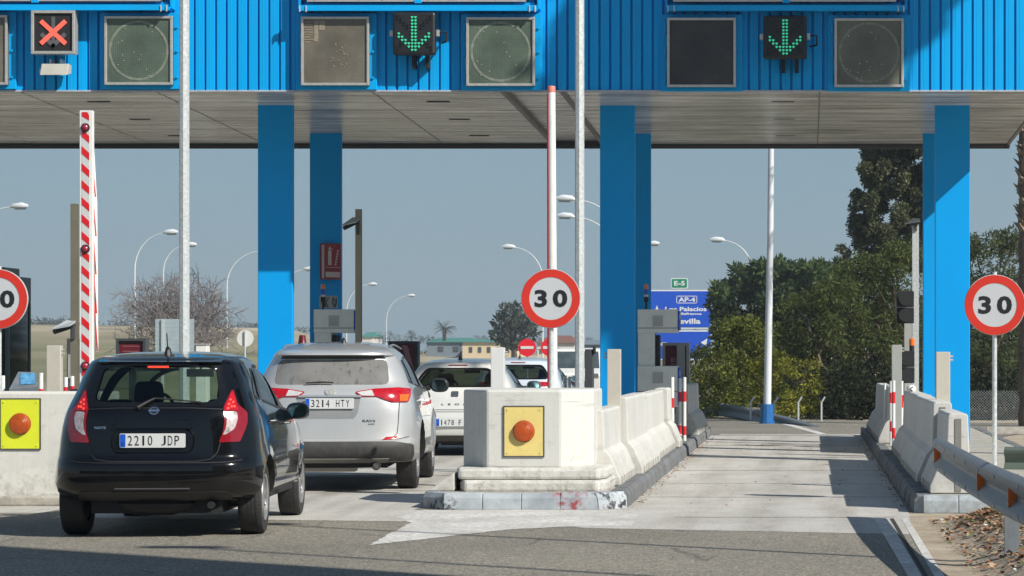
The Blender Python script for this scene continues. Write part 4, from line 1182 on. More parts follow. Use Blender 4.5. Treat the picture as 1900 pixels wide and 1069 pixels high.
# ---------------------------------------------------------------- CARS
class Shape:
    def __init__(s, rows, Lr=.55, nr=3.0, Lf=.95, nf=2.5, flare=None, sm=9):
        rows = np.array(rows, float)
        d = np.sqrt((np.diff(rows[:, 0]) ** 2 + np.diff(rows[:, 1]) ** 2 + np.diff(rows[:, 2]) ** 2 + (np.diff(rows[:, 3]) * .35) ** 2))
        u = np.concatenate([[0], np.cumsum(d)]); N = 900; uu = np.linspace(0, u[-1], N)
        T = np.stack([np.interp(uu, u, rows[:, k]) for k in range(4)], 1)
        k = np.exp(-.5 * (np.arange(-3 * sm, 3 * sm + 1) / sm) ** 2); k /= k.sum()
        P_ = np.pad(T, ((3 * sm, 3 * sm), (0, 0)), mode='reflect', reflect_type='odd')
        T = np.stack([np.convolve(P_[:, q], k, 'valid') for q in range(4)], 1)
        s.T = T; s.Lr, s.nr, s.Lf, s.nf = Lr, nr, Lf, nf; s.flare = flare or []
        s.L = rows[:, 3].max(); s.zt = T[-1, 0]
    def row(s, z):
        return [float(np.interp(z, s.T[:, 0], s.T[:, k])) for k in (1, 2, 3)]
    def tap(s, y):
        L = s.L
        a = max(0, (y - .62 * L) / (.38 * L)); b = max(0, (.32 * L - y) / (.32 * L))
        return 1 - .055 * a * a - .03 * b * b
    def fl(s, y, z):
        r = 0
        for (cy, cz, rad, amp) in s.flare:
            d = math.hypot(y - cy, z - cz)
            r += amp * math.exp(-((d - rad) / .09) ** 2) if d > rad else amp
        return r
    def xh(s, y, z, w, yr, yf):
        return w * s.tap(y)
    def ysurf(s, x, z, front=False):
        yr, w, yf = s.row(z)
        if front:
            q = min(.999, abs(x) / (w * .945)); return yf - s.Lf * (1 - (1 - q ** s.nf) ** (1 / s.nf))
        y = yr
        for _ in range(4):
            q = min(.9995, abs(x) / (w * s.tap(y))); y = yr + s.Lr * (1 - (1 - q ** s.nr) ** (1 / s.nr))
        return y
    def xsurf(s, y, z):
        yr, w, yf = s.row(z)
        q = 1.0
        if y < yr + s.Lr: t = min(1, max(0, (yr + s.Lr - y) / s.Lr)); q = (1 - t ** s.nr) ** (1 / s.nr)
        if y > yf - s.Lf: t = min(1, max(0, (y - yf + s.Lf) / s.Lf)); q = min(q, (1 - t ** s.nf) ** (1 / s.nf))
        return w * s.tap(y) * q + s.fl(y, z)
    def mesh(s, mb, inset=0, zmin=None, zmax=None, yfmax=None, ns=64, mi=0):
        T = s.T
        lo = 0; hi = len(T) - 1
        if inset: lo = int(np.argmax(T[:, 0] >= zmin))
        idx = np.linspace(lo, hi, ns)
        rings = []
        K, J = 15, 26
        for ii in idx:
            z, yr, w, yf = [float(np.interp(ii, np.arange(len(T)), T[:, k])) for k in range(4)]
            if inset:
                yr += inset * 1.3; w -= inset; yf -= inset; 
                if yfmax: yf = min(yf, yfmax)
                if z > s.zt - .12: z -= inset
                w = max(w, .05); yf = max(yf, yr + .5)
            Lr = min(s.Lr, (yf - yr) * .45); Lf = min(s.Lf, (yf - yr) * .5)
            half = []
            for k in range(K + 1):
                q = math.sin(PI / 2 * k / K); y = yr + Lr * (1 - (1 - q ** s.nr) ** (1 / s.nr)); half.append((q * w * s.tap(y), y))
            y0, y1 = yr + Lr, yf - Lf
            for k in range(1, J):
                y = y0 + (y1 - y0) * k / J; half.append((w * s.tap(y), y))
            for k in range(K, -1, -1):
                q = math.sin(PI / 2 * k / K); y = yf - Lf * (1 - (1 - q ** s.nf) ** (1 / s.nf)); half.append((q * w * s.tap(y), y))
            if not inset:
                half = [(x + (s.fl(y, z) if x > w * .6 else 0), y) for x, y in half]
            ring = [(x, y, z) for x, y in half] + [(-x, y, z) for x, y in half[-2:0:-1]]
            rings.append(ring)
        n = len(rings[0])
        vs = [p for r_ in rings for p in r_]
        fs = []
        for i in range(len(rings) - 1):
            for k in range(n): fs.append((i * n + k, i * n + (k + 1) % n, (i + 1) * n + (k + 1) % n, (i + 1) * n + k))
        # caps as quad strips (mirror pairs)
        h = n // 2
        for base, fl in ((0, True), ((len(rings) - 1) * n, False)):
            for k in range(h):
                a, b_ = k, k + 1; c, d = (n - k) % n, n - k - 1
                f = [base + a, base + b_, base + d, base + c]
                if k == 0: f = [base, base + 1, base + n - 1]
                elif k == h - 1: f = [base + a, base + h, base + c]
                fs.append(tuple(f[::-1] if fl else f))
        mb.add(vs, fs, mi)

def patch(mb, poly, proj, nrm, step=.03, off=.004, skirt=.02, mi=0, ab=(0, 1)):
    """polygon in 2D (a,b) -> surface by proj(a,b); offset along -nrm ; skirt goes inward"""
    bm = bmesh.new()
    vs = [bm.verts.new((a, b, 0)) for a, b in poly]
    bm.faces.new(vs)
    a0, a1 = min(p[0] for p in poly), max(p[0] for p in poly); b0, b1 = min(p[1] for p in poly), max(p[1] for p in poly)
    for ax, lo, hi in ((0, a0, a1), (1, b0, b1)):
        k = int((hi - lo) / step)
        for i in range(1, k + 1):
            v = lo + (hi - lo) * i / (k + 1)
            co = (v, 0, 0) if ax == 0 else (0, v, 0); no = (1, 0, 0) if ax == 0 else (0, 1, 0)
            bmesh.ops.bisect_plane(bm, geom=bm.verts[:] + bm.edges[:] + bm.faces[:], plane_co=co, plane_no=no, dist=1e-5)
    bmesh.ops.triangulate(bm, faces=[f for f in bm.faces if len(f.verts) > 4])
    bm.normal_update(); bm.verts.index_update(); bm.verts.ensure_lookup_table()
    base = []
    for v in bm.verts:
        p = Vector(proj(v.co.x, v.co.y))
        e = 1e-3
        pa = Vector(proj(v.co.x + e, v.co.y)); pb = Vector(proj(v.co.x, v.co.y + e))
        n = (pa - p).cross(pb - p)
        if n.length < 1e-12: n = Vector(nrm)
        n.normalize()
        if n.dot(Vector(nrm)) < 0: n = -n
        base.append((p, n))
    faces = [tuple(v.index for v in f.verts) for f in bm.faces]
    be = [(e.verts[0].index, e.verts[1].index) for e in bm.edges if len(e.link_faces) == 1]
    bm.free()
    N = len(base)
    V = [p + n * off for p, n in base]
    F = list(faces)
    if skirt:
        V += [p - n * skirt for p, n in base]
        F += [(a, b, b + N, a + N) for a, b in be]
    mb.add(V, F, mi)
    return mb
def strip(mb, pts, proj, nrm, w=.006, off=.0015, mi=0, step=.03):
    """thin seam line on surface following 2D polyline"""
    P_ = []
    for i in range(len(pts) - 1):
        a = Vector(pts[i]); b = Vector(pts[i + 1]); k = max(1, int((b - a).length / step))
        for j in range(k): P_.append(a.lerp(b, j / k))
    P_.append(Vector(pts[-1]))
    L_ = []
    for i, p in enumerate(P_):
        d = (P_[min(i + 1, len(P_) - 1)] - P_[max(i - 1, 0)]).normalized(); n = Vector((-d.y, d.x)) * w / 2
        for q in (p + n, p - n):
            c = Vector(proj(q.x, q.y)); L_.append(c + Vector(nrm) * off)
    mb.add(L_, [(2 * i, 2 * i + 2, 2 * i + 3, 2 * i + 1) for i in range(len(P_) - 1)], mi)
def smooth_poly(pts, it=2, closed=True):
    for _ in range(it):
        out = []
        n = len(pts)
        for i in range(n if closed else n - 1):
            a = pts[i]; b = pts[(i + 1) % n]
            out.append((a[0] * .75 + b[0] * .25, a[1] * .75 + b[1] * .25)); out.append((a[0] * .25 + b[0] * .75, a[1] * .25 + b[1] * .75))
        if not closed: out = [pts[0]] + out + [pts[-1]]
        pts = out
    return pts
def rpoly(pts, r=.04, k=4):
    """round corners by radius"""
    out = []; n = len(pts)
    for i in range(n):
        p = Vector(pts[i]); a = Vector(pts[i - 1]) - p; b = Vector(pts[(i + 1) % n]) - p
        q = min(r, a.length * .45, b.length * .45)
        A = p + a.normalized() * q; B_ = p + b.normalized() * q
        for j in range(k + 1):
            t = j / k; c = A.lerp(p, t).lerp(p.lerp(B_, t), t); out.append((c.x, c.y))
    return out
def mirror(poly): return [(-a, b) for a, b in poly][::-1]
def boolean(o, cutter):
    """difference, checked: the exact solver can drop the shell when edges line up, so nudge the cutter and try again"""
    def stats(me):
        co = np.empty(len(me.vertices) * 3); me.vertices.foreach_get('co', co); co = co.reshape(-1, 3)
        if not len(co): return np.zeros(3), np.zeros(3), 0
        return co.min(0), co.max(0), sum(p.area for p in me.polygons)
    lo0, hi0, ar0 = stats(o.data)
    src = o.data
    for k in range(14):
        md = o.modifiers.new('b', 'BOOLEAN'); md.operation = 'DIFFERENCE'; md.solver = 'EXACT' if k < 11 else 'FAST'; md.object = cutter
        try: md.material_mode = 'INDEX'
        except Exception: pass
        cutter.location = (.0007 * k * (-1) ** k, .0011 * k, .0005 * k); cutter.scale = (1 + .0004 * k, 1 - .0003 * k, 1)
        dg = bpy.context.evaluated_depsgraph_get(); dg.update()
        me = bpy.data.meshes.new_from_object(o.evaluated_get(dg))
        o.modifiers.clear()
        lo, hi, ar = stats(me)
        if np.abs(lo - lo0).max() < .03 and np.abs(hi - hi0).max() < .03 and ar > .72 * ar0 and len(me.polygons) > .6 * len(src.polygons): break
        print('boolean retry', k, ar, ar0)
        if k < 13: bpy.data.meshes.remove(me)
    o.data = me
    bpy.data.meshes.remove(src)
    cm = cutter.data; bpy.data.objects.remove(cutter); bpy.data.meshes.remove(cm)
def tmp(mb, mi=0, mats=()):
    me = bpy.data.meshes.new('tmp'); me.from_pydata(mb.v, [], mb.f)
    for m in mats: me.materials.append(m)
    b = bmesh.new(); b.from_mesh(me); bmesh.ops.recalc_face_normals(b, faces=b.faces[:]); b.to_mesh(me); b.free()
    me.polygons.foreach_set('material_index', [mi] * len(me.polygons))
    o = bpy.data.objects.new('tmp', me); SC.collection.objects.link(o); return o

def paint(name, c, rough=.22, metal=0, coat=1.0, dirt=0.0, dirtc=(.20, .18, .15), dz=(.2, .75), flake=0):
    m, nt, bs = new_mat(name)
    bs.inputs['Roughness'].default_value = rough; bs.inputs['Metallic'].default_value = metal
    bs.inputs['Coat Weight'].default_value = coat; bs.inputs['Coat Roughness'].default_value = .02
    if max(c) < .02: bs.inputs['Specular IOR Level'].default_value = .10
    v = coords(nt)
    col = ramp(nt, nz(nt, v, 3, 4), [(.3, mul(c, .96)), (.7, mul(c, 1.04))])
    if dirt:
        sp = nt.nodes.new('ShaderNodeSeparateXYZ'); nt.links.new(v, sp.inputs[0])
        mr = nt.nodes.new('ShaderNodeMapRange'); mr.inputs[1].default_value = dz[1]; mr.inputs[2].default_value = dz[0]; mr.inputs[3].default_value = .08; nt.links.new(sp.outputs[2], mr.inputs[0])
        nn = ramp(nt, nz(nt, coords(nt, (1, 1, .5)), 6, 8, .7), [(.35, (.35,) * 3), (.7, (1, 1, 1))])
        k = mix(nt, 1.0, mix(nt, 1.0, nn, mr.outputs[0], 'MULTIPLY'), (dirt,) * 3, 'MULTIPLY')
        col = mix(nt, k, col, dirtc)
        rr_ = nt.nodes.new('ShaderNodeMapRange'); rr_.inputs[3].default_value = rough; rr_.inputs[4].default_value = .8; nt.links.new(k, rr_.inputs[0]); nt.links.new(rr_.outputs[0], bs.inputs['Roughness'])
        rc = nt.nodes.new('ShaderNodeMapRange'); rc.inputs[3].default_value = coat; rc.inputs[4].default_value = 0; nt.links.new(k, rc.inputs[0]); nt.links.new(rc.outputs[0], bs.inputs['Coat Weight'])
    nt.links.new(col, bs.inputs['Base Color'])
    return m
M['tyre'] = pbr('tyre_rubber', (.022, .021, .02), .8, var=.25, scale=8, bmp=.3, bscale=30, dirt=.4, dirtc=(.09, .08, .065))
M['rim'] = pbr('alloy_rim', (.45, .45, .45), .3, .75, var=.08)
M['trim'] = pbr('black_trim', (.02, .02, .021), .5, var=.15)
M['dtrim'] = pbr('dusty_dark_trim', (.045, .044, .042), .6, var=.2, dirt=.5, dirtc=(.13, .12, .10))
M['cabin'] = pbr('cabin_cloth', (.012, .012, .013), .9, var=.2)
M['chrome'] = pbr('chrome', (.75, .76, .78), .12, 1, var=0)
M['lens_red'] = pbr('lamp_red', (.42, .004, .010), .12, var=.25, scale=30, coat=1)
M['lens_dred'] = pbr('lamp_dark_red', (.22, .003, .01), .12, var=.2, scale=30, coat=1)
M['lens_clear'] = pbr('lamp_clear', (.50, .43, .42), .15, .3, var=.45, scale=25, coat=1)
M['lens_amber'] = pbr('lamp_amber', (.60, .13, .01), .12, var=.35, scale=40, coat=1)
M['brake_on'] = emit('brake_lit', (1, .07, .03), 1.1, (.6, .02, .02))
M['plate'] = pbr('number_plate', (.62, .63, .62), .35, var=.04)
M['plateblue'] = pbr('plate_blue', (.01, .09, .5), .4, var=0)
M['cglass'] = glass('car_glass', (.50, .60, .55))
M['sglass'] = glass('side_glass', (.36, .43, .42), ior=1.7)
M['wglass'] = glass('windscreen_glass', (.78, .88, .82))
M['dglass'] = glass('dusty_glass', (.35, .38, .36), dirt=.8)
M['tglass'] = glass('tinted_glass', (.17, .21, .20), ior=1.6)
M['mirror'] = pbr('mirror_glass', (.22, .36, .40), .04, 1, var=0)

def wheel(t, name_pos, r, w, side, rim='rim', spokes=10):
    cx, cy, cz = name_pos
    MM = Matrix.Translation((cx, cy, cz)) @ Matrix.Rotation(R(90), 4, 'Y')
    b = MB(); h = w / 2
    b.lathe([(r * .62, -h * .9), (r * .80, -h), (r * .93, -h * .97), (r * .985, -h * .80), (r, -h * .55), (r, h * .55), (r * .985, h * .80), (r * .93, h * .97), (r * .80, h), (r * .62, h * .9)], MM, 56)
    # tread grooves
    wl = build('tyre', b, M['tyre'], t, smooth=True, angle=40)
    g_ = MB()
    for q in (-.5, -.17, .17, .5):
        g_.lathe([(r * 1.001, h * q - .005), (r * 1.0015, h * q), (r * 1.001, h * q + .005)], MM, 56)
    nb = 60
    for i in range(nb):
        a = 2 * PI * i / nb
        for (q0, q1, sh) in ((-.93, -.56, 0), (.56, .93, .5)):
            a1 = a + sh * 2 * PI / nb
            pts_ = []
            for (aa, hh) in ((a1, q0), (a1 + .03, q0), (a1 + .03, q1), (a1, q1)):
                rr_ = r * (1.0015 if abs(hh) < .6 else .972)
                pts_.append(MM @ Vector((rr_ * math.cos(aa), rr_ * math.sin(aa), h * hh)))
            g_.add(pts_, [(0, 1, 2, 3)])
    build('tread', g_, M['matblack'], wl, fixn=False)
    b = MB(); o_ = side * h
    b.lathe([(r * .64, o_ * .9), (r * .63, o_ * 1.0), (r * .585, o_ * .93), (r * .57, o_ * .4), (r * .57, -o_ * .8)], MM, 40)
    for i in range(spokes):
        a = 2 * PI * i / spokes
        d = Vector((math.cos(a), math.sin(a))); n = Vector((-d.y, d.x))
        p = []
        for rr_, ww in ((r * .10, .030), (r * .59, .018)):
            for s_ in (-1, 1): p.append((d * rr_ + n * ww * s_))
        vs = [MM @ Vector((q.x, q.y, o_ * (.80 if i_ > 1 else .72))) for i_, q in enumerate(p)] + [MM @ Vector((q.x, q.y, o_ * .5)) for q in p]
        b.add(vs, [(0, 1, 3, 2), (0, 4, 5, 1), (2, 3, 7, 6), (0, 2, 6, 4), (1, 5, 7, 3)])
    b.lathe([(.0005, o_ * .80), (r * .13, o_ * .78), (r * .15, o_ * .6)], MM, 20)
    build('rim', b, M[rim], wl, smooth=True, angle=30)
    b = MB(); b.lathe([(.0005, o_ * .42), (r * .57, o_ * .42)], MM, 30); build('brake_disc', b, M['trim'], wl)

def make_car(spec):
    S = spec['shape']; L = S.L
    t = thing(spec['name'], spec['label'], spec['cat'], (spec['x'], spec['y'], 0), spec['group'], local=True, rz=R(spec['yaw']))
    proj_r = lambda x, z: (x, S.ysurf(x, z), z)
    proj_f = lambda x, z: (x, S.ysurf(x, z, True), z)
    NR = (0, -1, 0)
    # body
    b = MB(); S.mesh(b, ns=72)
    me = bpy.data.meshes.new('body'); me.from_pydata(b.v, [], b.f)
    me.materials.append(spec['paint']); me.materials.append(M['cabin']); me.materials.append(M['trim'])
    bm = bmesh.new(); bm.from_mesh(me); bmesh.ops.recalc_face_normals(bm, faces=bm.faces[:]); bm.to_mesh(me); bm.free()
    body = bpy.data.objects.new('body', me); SC.collection.objects.link(body)
    mats = [spec['paint'], M['cabin'], M['trim']]
    c = MB(); S.mesh(c, inset=.055, zmin=spec.get('floor', .62), yfmax=spec['cowl_y'], ns=40)
    boolean(body, tmp(c, 1, mats))
    # windows
    w = MB()
    rg_ = rpoly(spec['rear_glass'], .07)
    w.exz(rg_, -.6, S.row(1.2)[0] + .75)
    w.exz(rpoly(spec['front_glass'], .06), spec['cowl_y'] - 1.25, L + .3)
    boolean(body, tmp(w, 1, mats))
    w = MB()
    for side in (-1, 1):
        for pl_ in spec['side_glass']:
            p = rpoly(pl_, .03, 3)
            w.eyz(p, side * .3, side * 1.3)
    boolean(body, tmp(w, 1, mats))
    w = MB()
    for cy in spec['axles']:
        for side in (-1, 1):
            w.cyl((side * (spec['hw'] - .30), cy, spec['r'] + .01), (side * 1.4, cy, spec['r'] + .01), spec['r'] + .045, 48)
    boolean(body, tmp(w, 2, mats))
    body.data.shade_smooth(); body.data.set_sharp_from_angle(angle=R(28))
    body.parent = t; ORG[body.name] = Vector((0, 0, 0))
    ORG['body'] = Vector((0, 0, 0))
    # panes
    b = MB(); patch(b, rg_, proj_r, NR, .05, -.004, 0); pane = build('rear_window', b, spec.get('rglass', M['cglass']), t, smooth=True, fixn=False)
    if spec.get('rear_black'):
        b = MB()
        outer = rpoly(spec['rear_black'], .06); inner = rpoly(spec['rear_glass'], .07)
        ring_patch(b, outer, inner, proj_r, NR)
        build('surround_or_shade', b, pbr('black_glass', (.006, .006, .007), .04, var=0, spec=.6), t, smooth=True, fixn=False)
    b = MB(); patch(b, rpoly(spec['front_glass'], .06), proj_f, (0, 1, 0), .08, -.004, 0); build('windscreen', b, M['wglass'], t, smooth=True, fixn=False)
    for side in (-1, 1):
        pj = lambda y, z, s_=side: (s_ * S.xsurf(y, z), y, z)
        for pl_ in spec['side_glass']:
            b = MB(); patch(b, rpoly(pl_, .03, 3), pj, (side, 0, 0), .08, -.006, 0); build('side_window', b, M['sglass'], t, smooth=True, fixn=False)
        # window band trim
        b = MB()
        for pl_ in spec['side_glass']:
            q = rpoly(pl_, .03, 3); strip(b, q + [q[0]], pj, (side, 0, 0), .022, .003)
        bb = spec.get('pillar')
        if bb:
            for q in bb: patch(b, q, pj, (side, 0, 0), .06, .002, .004)
        build('window_trim', b, M['trim'], t, smooth=True, fixn=False)
        # door seams
        b = MB()
        for ln in spec['seams_side']: strip(b, ln, pj, (side, 0, 0), .008, .002)
        build('door_seam', b, M['matblack'], t, fixn=False)
        b = MB()
        for (hy, hz) in spec['handles']:
            x_ = S.xsurf(hy, hz)
            b.tube([(side * (x_ - .005), hy - .09, hz), (side * (x_ + .03), hy - .07, hz + .003), (side * (x_ + .034), hy, hz + .005), (side * (x_ + .03), hy + .07, hz + .003), (side * (x_ - .005), hy + .09, hz)], [.008, .010, .011, .010, .008], 8)
        build('door_handle', b, spec['paint'], t, smooth=True)
        # mirror
        my, mz = spec['mirror']; x_ = S.xsurf(my, mz)
        b = MB(); mw, mh = spec.get('msize', (.22, .15))
        sx = side * (x_ + spec.get('moff', .05))
        b.tube([(side * (x_ - .06), my + .02, mz - .02), (sx, my, mz)], .03, 8)
        rings = [(.0, .8), (.02, .96), (.07, 1.0), (.13, .8), (.16, .35)]
        n = 20; vs = []
        for dy, k in rings:
            for i in range(n):
                a = 2 * PI * i / n; ca, sa = math.cos(a), math.sin(a)
                e = 2.6
                vs.append((sx + side * mw * .5 + mw / 2 * k * math.copysign(abs(ca) ** (2 / e), ca), my - .02 + dy, mz + .03 + mh / 2 * k * math.copysign(abs(sa) ** (2 / e), sa)))
        fs = [(j * n + i, j * n + (i + 1) % n, (j + 1) * n + (i + 1) % n, (j + 1) * n + i) for j in range(len(rings) - 1) for i in range(n)] + [tuple(range(n)), tuple(4 * n + i for i in range(n))]
        b.add(vs, fs)
        mr_ = build('mirror', b, spec.get('mirrorpaint', spec['paint']), t, smooth=True, angle=50)
        b = MB(); vs = []
        for i in range(n):
            a = 2 * PI * i / n; ca, sa = math.cos(a), math.sin(a)
            vs.append((sx + side * mw * .5 + mw / 2 * .76 * math.copysign(abs(ca) ** (2 / 2.6), ca), my - .023, mz + .03 + mh / 2 * .76 * math.copysign(abs(sa) ** (2 / 2.6), sa)))
        b.add(vs, [tuple(range(n))]); build('mirror_glass', b, M['mirror'], mr_)
        for cy in spec['axles']:
            wheel(t, (side * (spec['hw'] - .005 - spec['tw'] / 2 - spec.get('tuck', .02)), cy, spec['r']), spec['r'], spec['tw'], side, spokes=spec.get('spokes', 10))
    # rear patches
    for (nm, polys, mat, off, kw) in spec['rear']:
        for grp in ([polys] if nm == 'brake_light' else [[p] for p in polys]):
            b = MB()
            for p in grp: patch(b, p, proj_r, NR, kw.get('step', .035), off, kw.get('skirt', .015))
            build(nm, b, mat, t, smooth=True, fixn=False, angle=40)
    b = MB()
    for ln in spec['seams_rear']: strip(b, ln, proj_r, NR, .007, .003)
    build('panel_seam', b, M['matblack'], t, fixn=False)
    # plate
    px_, pz, yoff = spec['plate'][:3]
    y = S.ysurf(0, pz) + yoff
    b = MB(); b.exz(rpoly([(-.262, pz - .057), (.262, pz - .057), (.262, pz + .057), (-.262, pz + .057)], .012), y - .012, y); pl_ = build('number_plate', b, M['plate'], t)
    b = MB(); b.exz(rpoly([(-.258, pz - .052), (-.215, pz - .052), (-.215, pz + .052), (-.258, pz + .052)], .008), y - .0145, y - .0122)
    build('blue_band', b, M['plateblue'], pl_)
    b = MB(); tx = spec['plate'][3]
    for i_, ch in enumerate(tx):
        if ch != ' ': text_mb(b, ch, -.180 + i_ * .0535, pz, .079, y - .0135, w=(.015 if ch == '1' else .037), bold=.0)
    text_mb(b, 'E', -.237, pz - .028, .024, y - .0155, w=.018)
    build('plate_number', b, M['black'], pl_)
    # cabin interior
    if spec.get('interior', True):
        b = MB(); cy = spec['seat_y']
        for sx in (-.36, .36):
            hz = spec['zseat']
            b.box(sx - .24, sx + .24, cy - .06, cy + .06, .55, hz - .02)
        so_ = build('front_seat', b, M['cabin'], t, bevel=.05)
        b = MB()
        for sx in (-.36, .36):
            b.exz(rpoly([(sx - .13, hz + .005), (sx + .13, hz + .005), (sx + .11, hz + .2), (sx - .11, hz + .2)], .05), cy - .05, cy + .04)
            b.cyl((sx - .05, cy, hz - .05), (sx - .05, cy, hz + .02), .008, 6); b.cyl((sx + .05, cy, hz - .05), (sx + .05, cy, hz + .02), .008, 6)
        build('headrest', b, M['cabin'], so_, bevel=.02)
        b = MB(); ry = S.row(1.0)[0] + spec.get('rearseat', .75)
        b.box(-.62, .62, ry, ry + .14, .5, hz - .12); b.box(-.62, .62, ry - .55, ry, .5, spec.get('shelf', .98)) if spec.get('shelf') else None
        rs = build('rear_seat', b, M['cabin'], t, bevel=.04)
        b = MB()
        for sx in (-.42, .42): b.exz(rpoly([(sx - .13, hz - .115), (sx + .13, hz - .115), (sx + .11, hz + .06), (sx - .11, hz + .06)], .05), ry + .02, ry + .1)
        build('rear_headrest', b, M['cabin'], rs, bevel=.02)
        b = MB(); dy = spec['cowl_y'] - .35
        b.box(-.68, .68, dy - .3, dy + .05, .6, spec['dash']); build('dashboard', b, M['trim'], t, bevel=.04)
        b = MB(); MM = Matrix.Translation((-.36, dy - .4, spec['dash'] - .03)) @ Matrix.Rotation(R(70), 4, 'X'); n = 24
        ring = [MM @ Vector((.18 * math.cos(2 * PI * i / n), .18 * math.sin(2 * PI * i / n), 0)) for i in range(n + 1)]
        b.tube(ring, .015, 8, cap=False); b.tube([ring[0], ring[12]], .015, 6); build('steering_wheel', b, M['trim'], t)
        b = MB(); b.box(-.12, .12, dy - .12, dy - .10, spec['zmir'] - .035, spec['zmir'] + .035); b.cyl((0, dy - .09, spec['zmir']), (0, dy - .04, spec['zmir'] + .12), .01, 6); build('interior_mirror', b, M['trim'], t)
    # underside
    b = MB(); hw = spec['hw']
    zb = spec['zb']
    b.box(-hw + .32, hw - .32, .25, L - .5, zb - .10, zb + .1); b.box(-hw + .06, hw - .06, spec['axles'][0] + .42, spec['axles'][1] - .42, zb - .02, zb + .12)
    b.cyl((-hw + .2, spec['axles'][0], spec['r'] - .03), (hw - .2, spec['axles'][0], spec['r'] - .03), .045, 8)
    b.sphere((.0, spec['axles'][0] - .4, zb - .02), .16, 10, 6, sc=(2.2, 1, .5))
    b.box(-.25, .1, .5, 1.0, zb - .13, zb - .02)
    build('underbody', b, M['matblack'], t)
    if spec.get('exhaust'):
        ex, ey, ez, er = spec['exhaust']; b = MB()
        b.tube([(ex, ey, ez), (ex, ey + .5, ez + .02), (ex - .3, ey + 1.0, ez)], [er, er * .9, er * .7], 16, cap=False)
        b.tube([(ex, ey + .02, ez), (ex, ey + .3, ez)], er * .8, 16)
        b.box(ex - .8, ex - .25, ey + .25, ey + .6, ez - .07, ez + .06)
        build('exhaust', b, spec.get('exmat', M['dtrim']), t, smooth=True)
    # aerial
    ax, ay = spec['aerial']
    zr = S.zt - .01
    b = MB(); b.tube([(ax, ay, zr - .02), (ax, ay, zr + .03), (ax, ay - .02, zr + .05)], [.035, .022, .008], 8)
    b.tube([(ax, ay - .015, zr + .03), (ax, ay - .015 - spec.get('aerlean', .06), zr + spec.get('aerlen', .2))], .005, 5)
    build('aerial', b, M['trim'], t)
    return t, S, proj_r

def ring_patch(mb, outer, inner, proj, nrm, off=.003):
    """band between two closed outlines, sampled radially"""
    cx = sum(p[0] for p in inner) / len(inner); cz = sum(p[1] for p in inner) / len(inner)
    def hit(poly, a):
        d = Vector((math.cos(a), math.sin(a))); best = None
        for i in range(len(poly)):
            p = Vector(poly[i]) - Vector((cx, cz)); q = Vector(poly[(i + 1) % len(poly)]) - Vector((cx, cz)); e = q - p
            den = d.x * e.y - d.y * e.x
            if abs(den) < 1e-12: continue
            tt = (p.x * e.y - p.y * e.x) / den; uu = (p.x * d.y - p.y * d.x) / den
            if tt > 0 and -1e-6 <= uu <= 1 + 1e-6 and (best is None or tt > best): best = tt
        return Vector((cx, cz)) + d * best
    n = 160; K = 8; vs = []
    for i in range(n):
        a = 2 * PI * i / n; p = hit(inner, a); q = hit(outer, a)
        for k in range(K + 1):
            c = p.lerp(q, k / K); v = Vector(proj(c.x, c.y)); e = 1e-3
            nn = (Vector(proj(c.x + e, c.y)) - v).cross(Vector(proj(c.x, c.y + e)) - v)
            nn.normalize()
            if nn.dot(Vector(nrm)) < 0: nn = -nn
            vs.append(v + nn * off)
    K1 = K + 1
    fs = [(i * K1 + k, ((i + 1) % n) * K1 + k, ((i + 1) % n) * K1 + k + 1, i * K1 + k + 1) for i in range(n) for k in range(K)]
    mb.add(vs, fs)
CG = 'cars queueing in the middle toll lane'
def circ(cx, cz, r, n=20, rx=None): return [(cx + (rx or r) * math.cos(2 * PI * i / n), cz + r * math.sin(2 * PI * i / n)) for i in range(n)]
# --- black hatchback
nr = [(.29, .30, .70, 3.95), (.305, .19, .765, 4.0), (.33, .11, .80, 4.03), (.38, .04, .828, 4.07), (.46, .0, .842, 4.1), (.58, .0, .845, 4.1), (.62, .015, .845, 4.09), (.66, .055, .842, 4.07), (.80, .075, .832, 3.98), (.90, .09, .818, 3.7),
      (.98, .105, .80, 3.3), (1.04, .125, .782, 3.05), (1.10, .165, .76, 2.92), (1.20, .235, .718, 2.70), (1.30, .29, .688, 2.48), (1.38, .325, .652, 2.28), (1.425, .325, .628, 2.15), (1.447, .33, .605, 2.05), (1.475, .42, .56, 1.95), (1.50, .62, .45, 1.85), (1.515, .85, .33, 1.75), (1.522, 1.1, .15, 1.6)]
S1 = Shape(nr, .50, 3.0, 1.0, 2.4, flare=[(.70, .3, .33, .022), (3.30, .3, .33, .022)], sm=4)
lampR = rpoly([(.585, 1.20), (.598, 1.20), (.640, 1.09), (.715, 1.02), (.722, .94), (.705, .87), (.675, .785), (.515, .78), (.545, .86), (.555, .95), (.545, 1.03), (.540, 1.06)], .015)
ledR = rpoly([(.585, 1.185), (.597, 1.185), (.635, 1.085), (.650, 1.04), (.552, 1.035), (.548, 1.06)], .01)
clrR = rpoly([(.562, 1.025), (.640, 1.03), (.652, .97), (.632, .89), (.57, .845), (.545, .84), (.568, .90), (.572, .96)], .02)
dots = []
for i, (a, b_) in enumerate([(.585, 1.12), (.607, 1.10), (.578, 1.085), (.600, 1.065), (.620, 1.065), (.576, 1.05)]): dots.append(circ(a, b_, .009, 10))
recess = rpoly([(-.31, .885), (.30, .885), (.335, .80), (.30, .70), (-.31, .70), (-.345, .80)], .04)
garn = rpoly([(-.30, .955), (-.285, .965), (.275, .965), (.29, .955), (.315, .893), (-.325, .893)], .012)
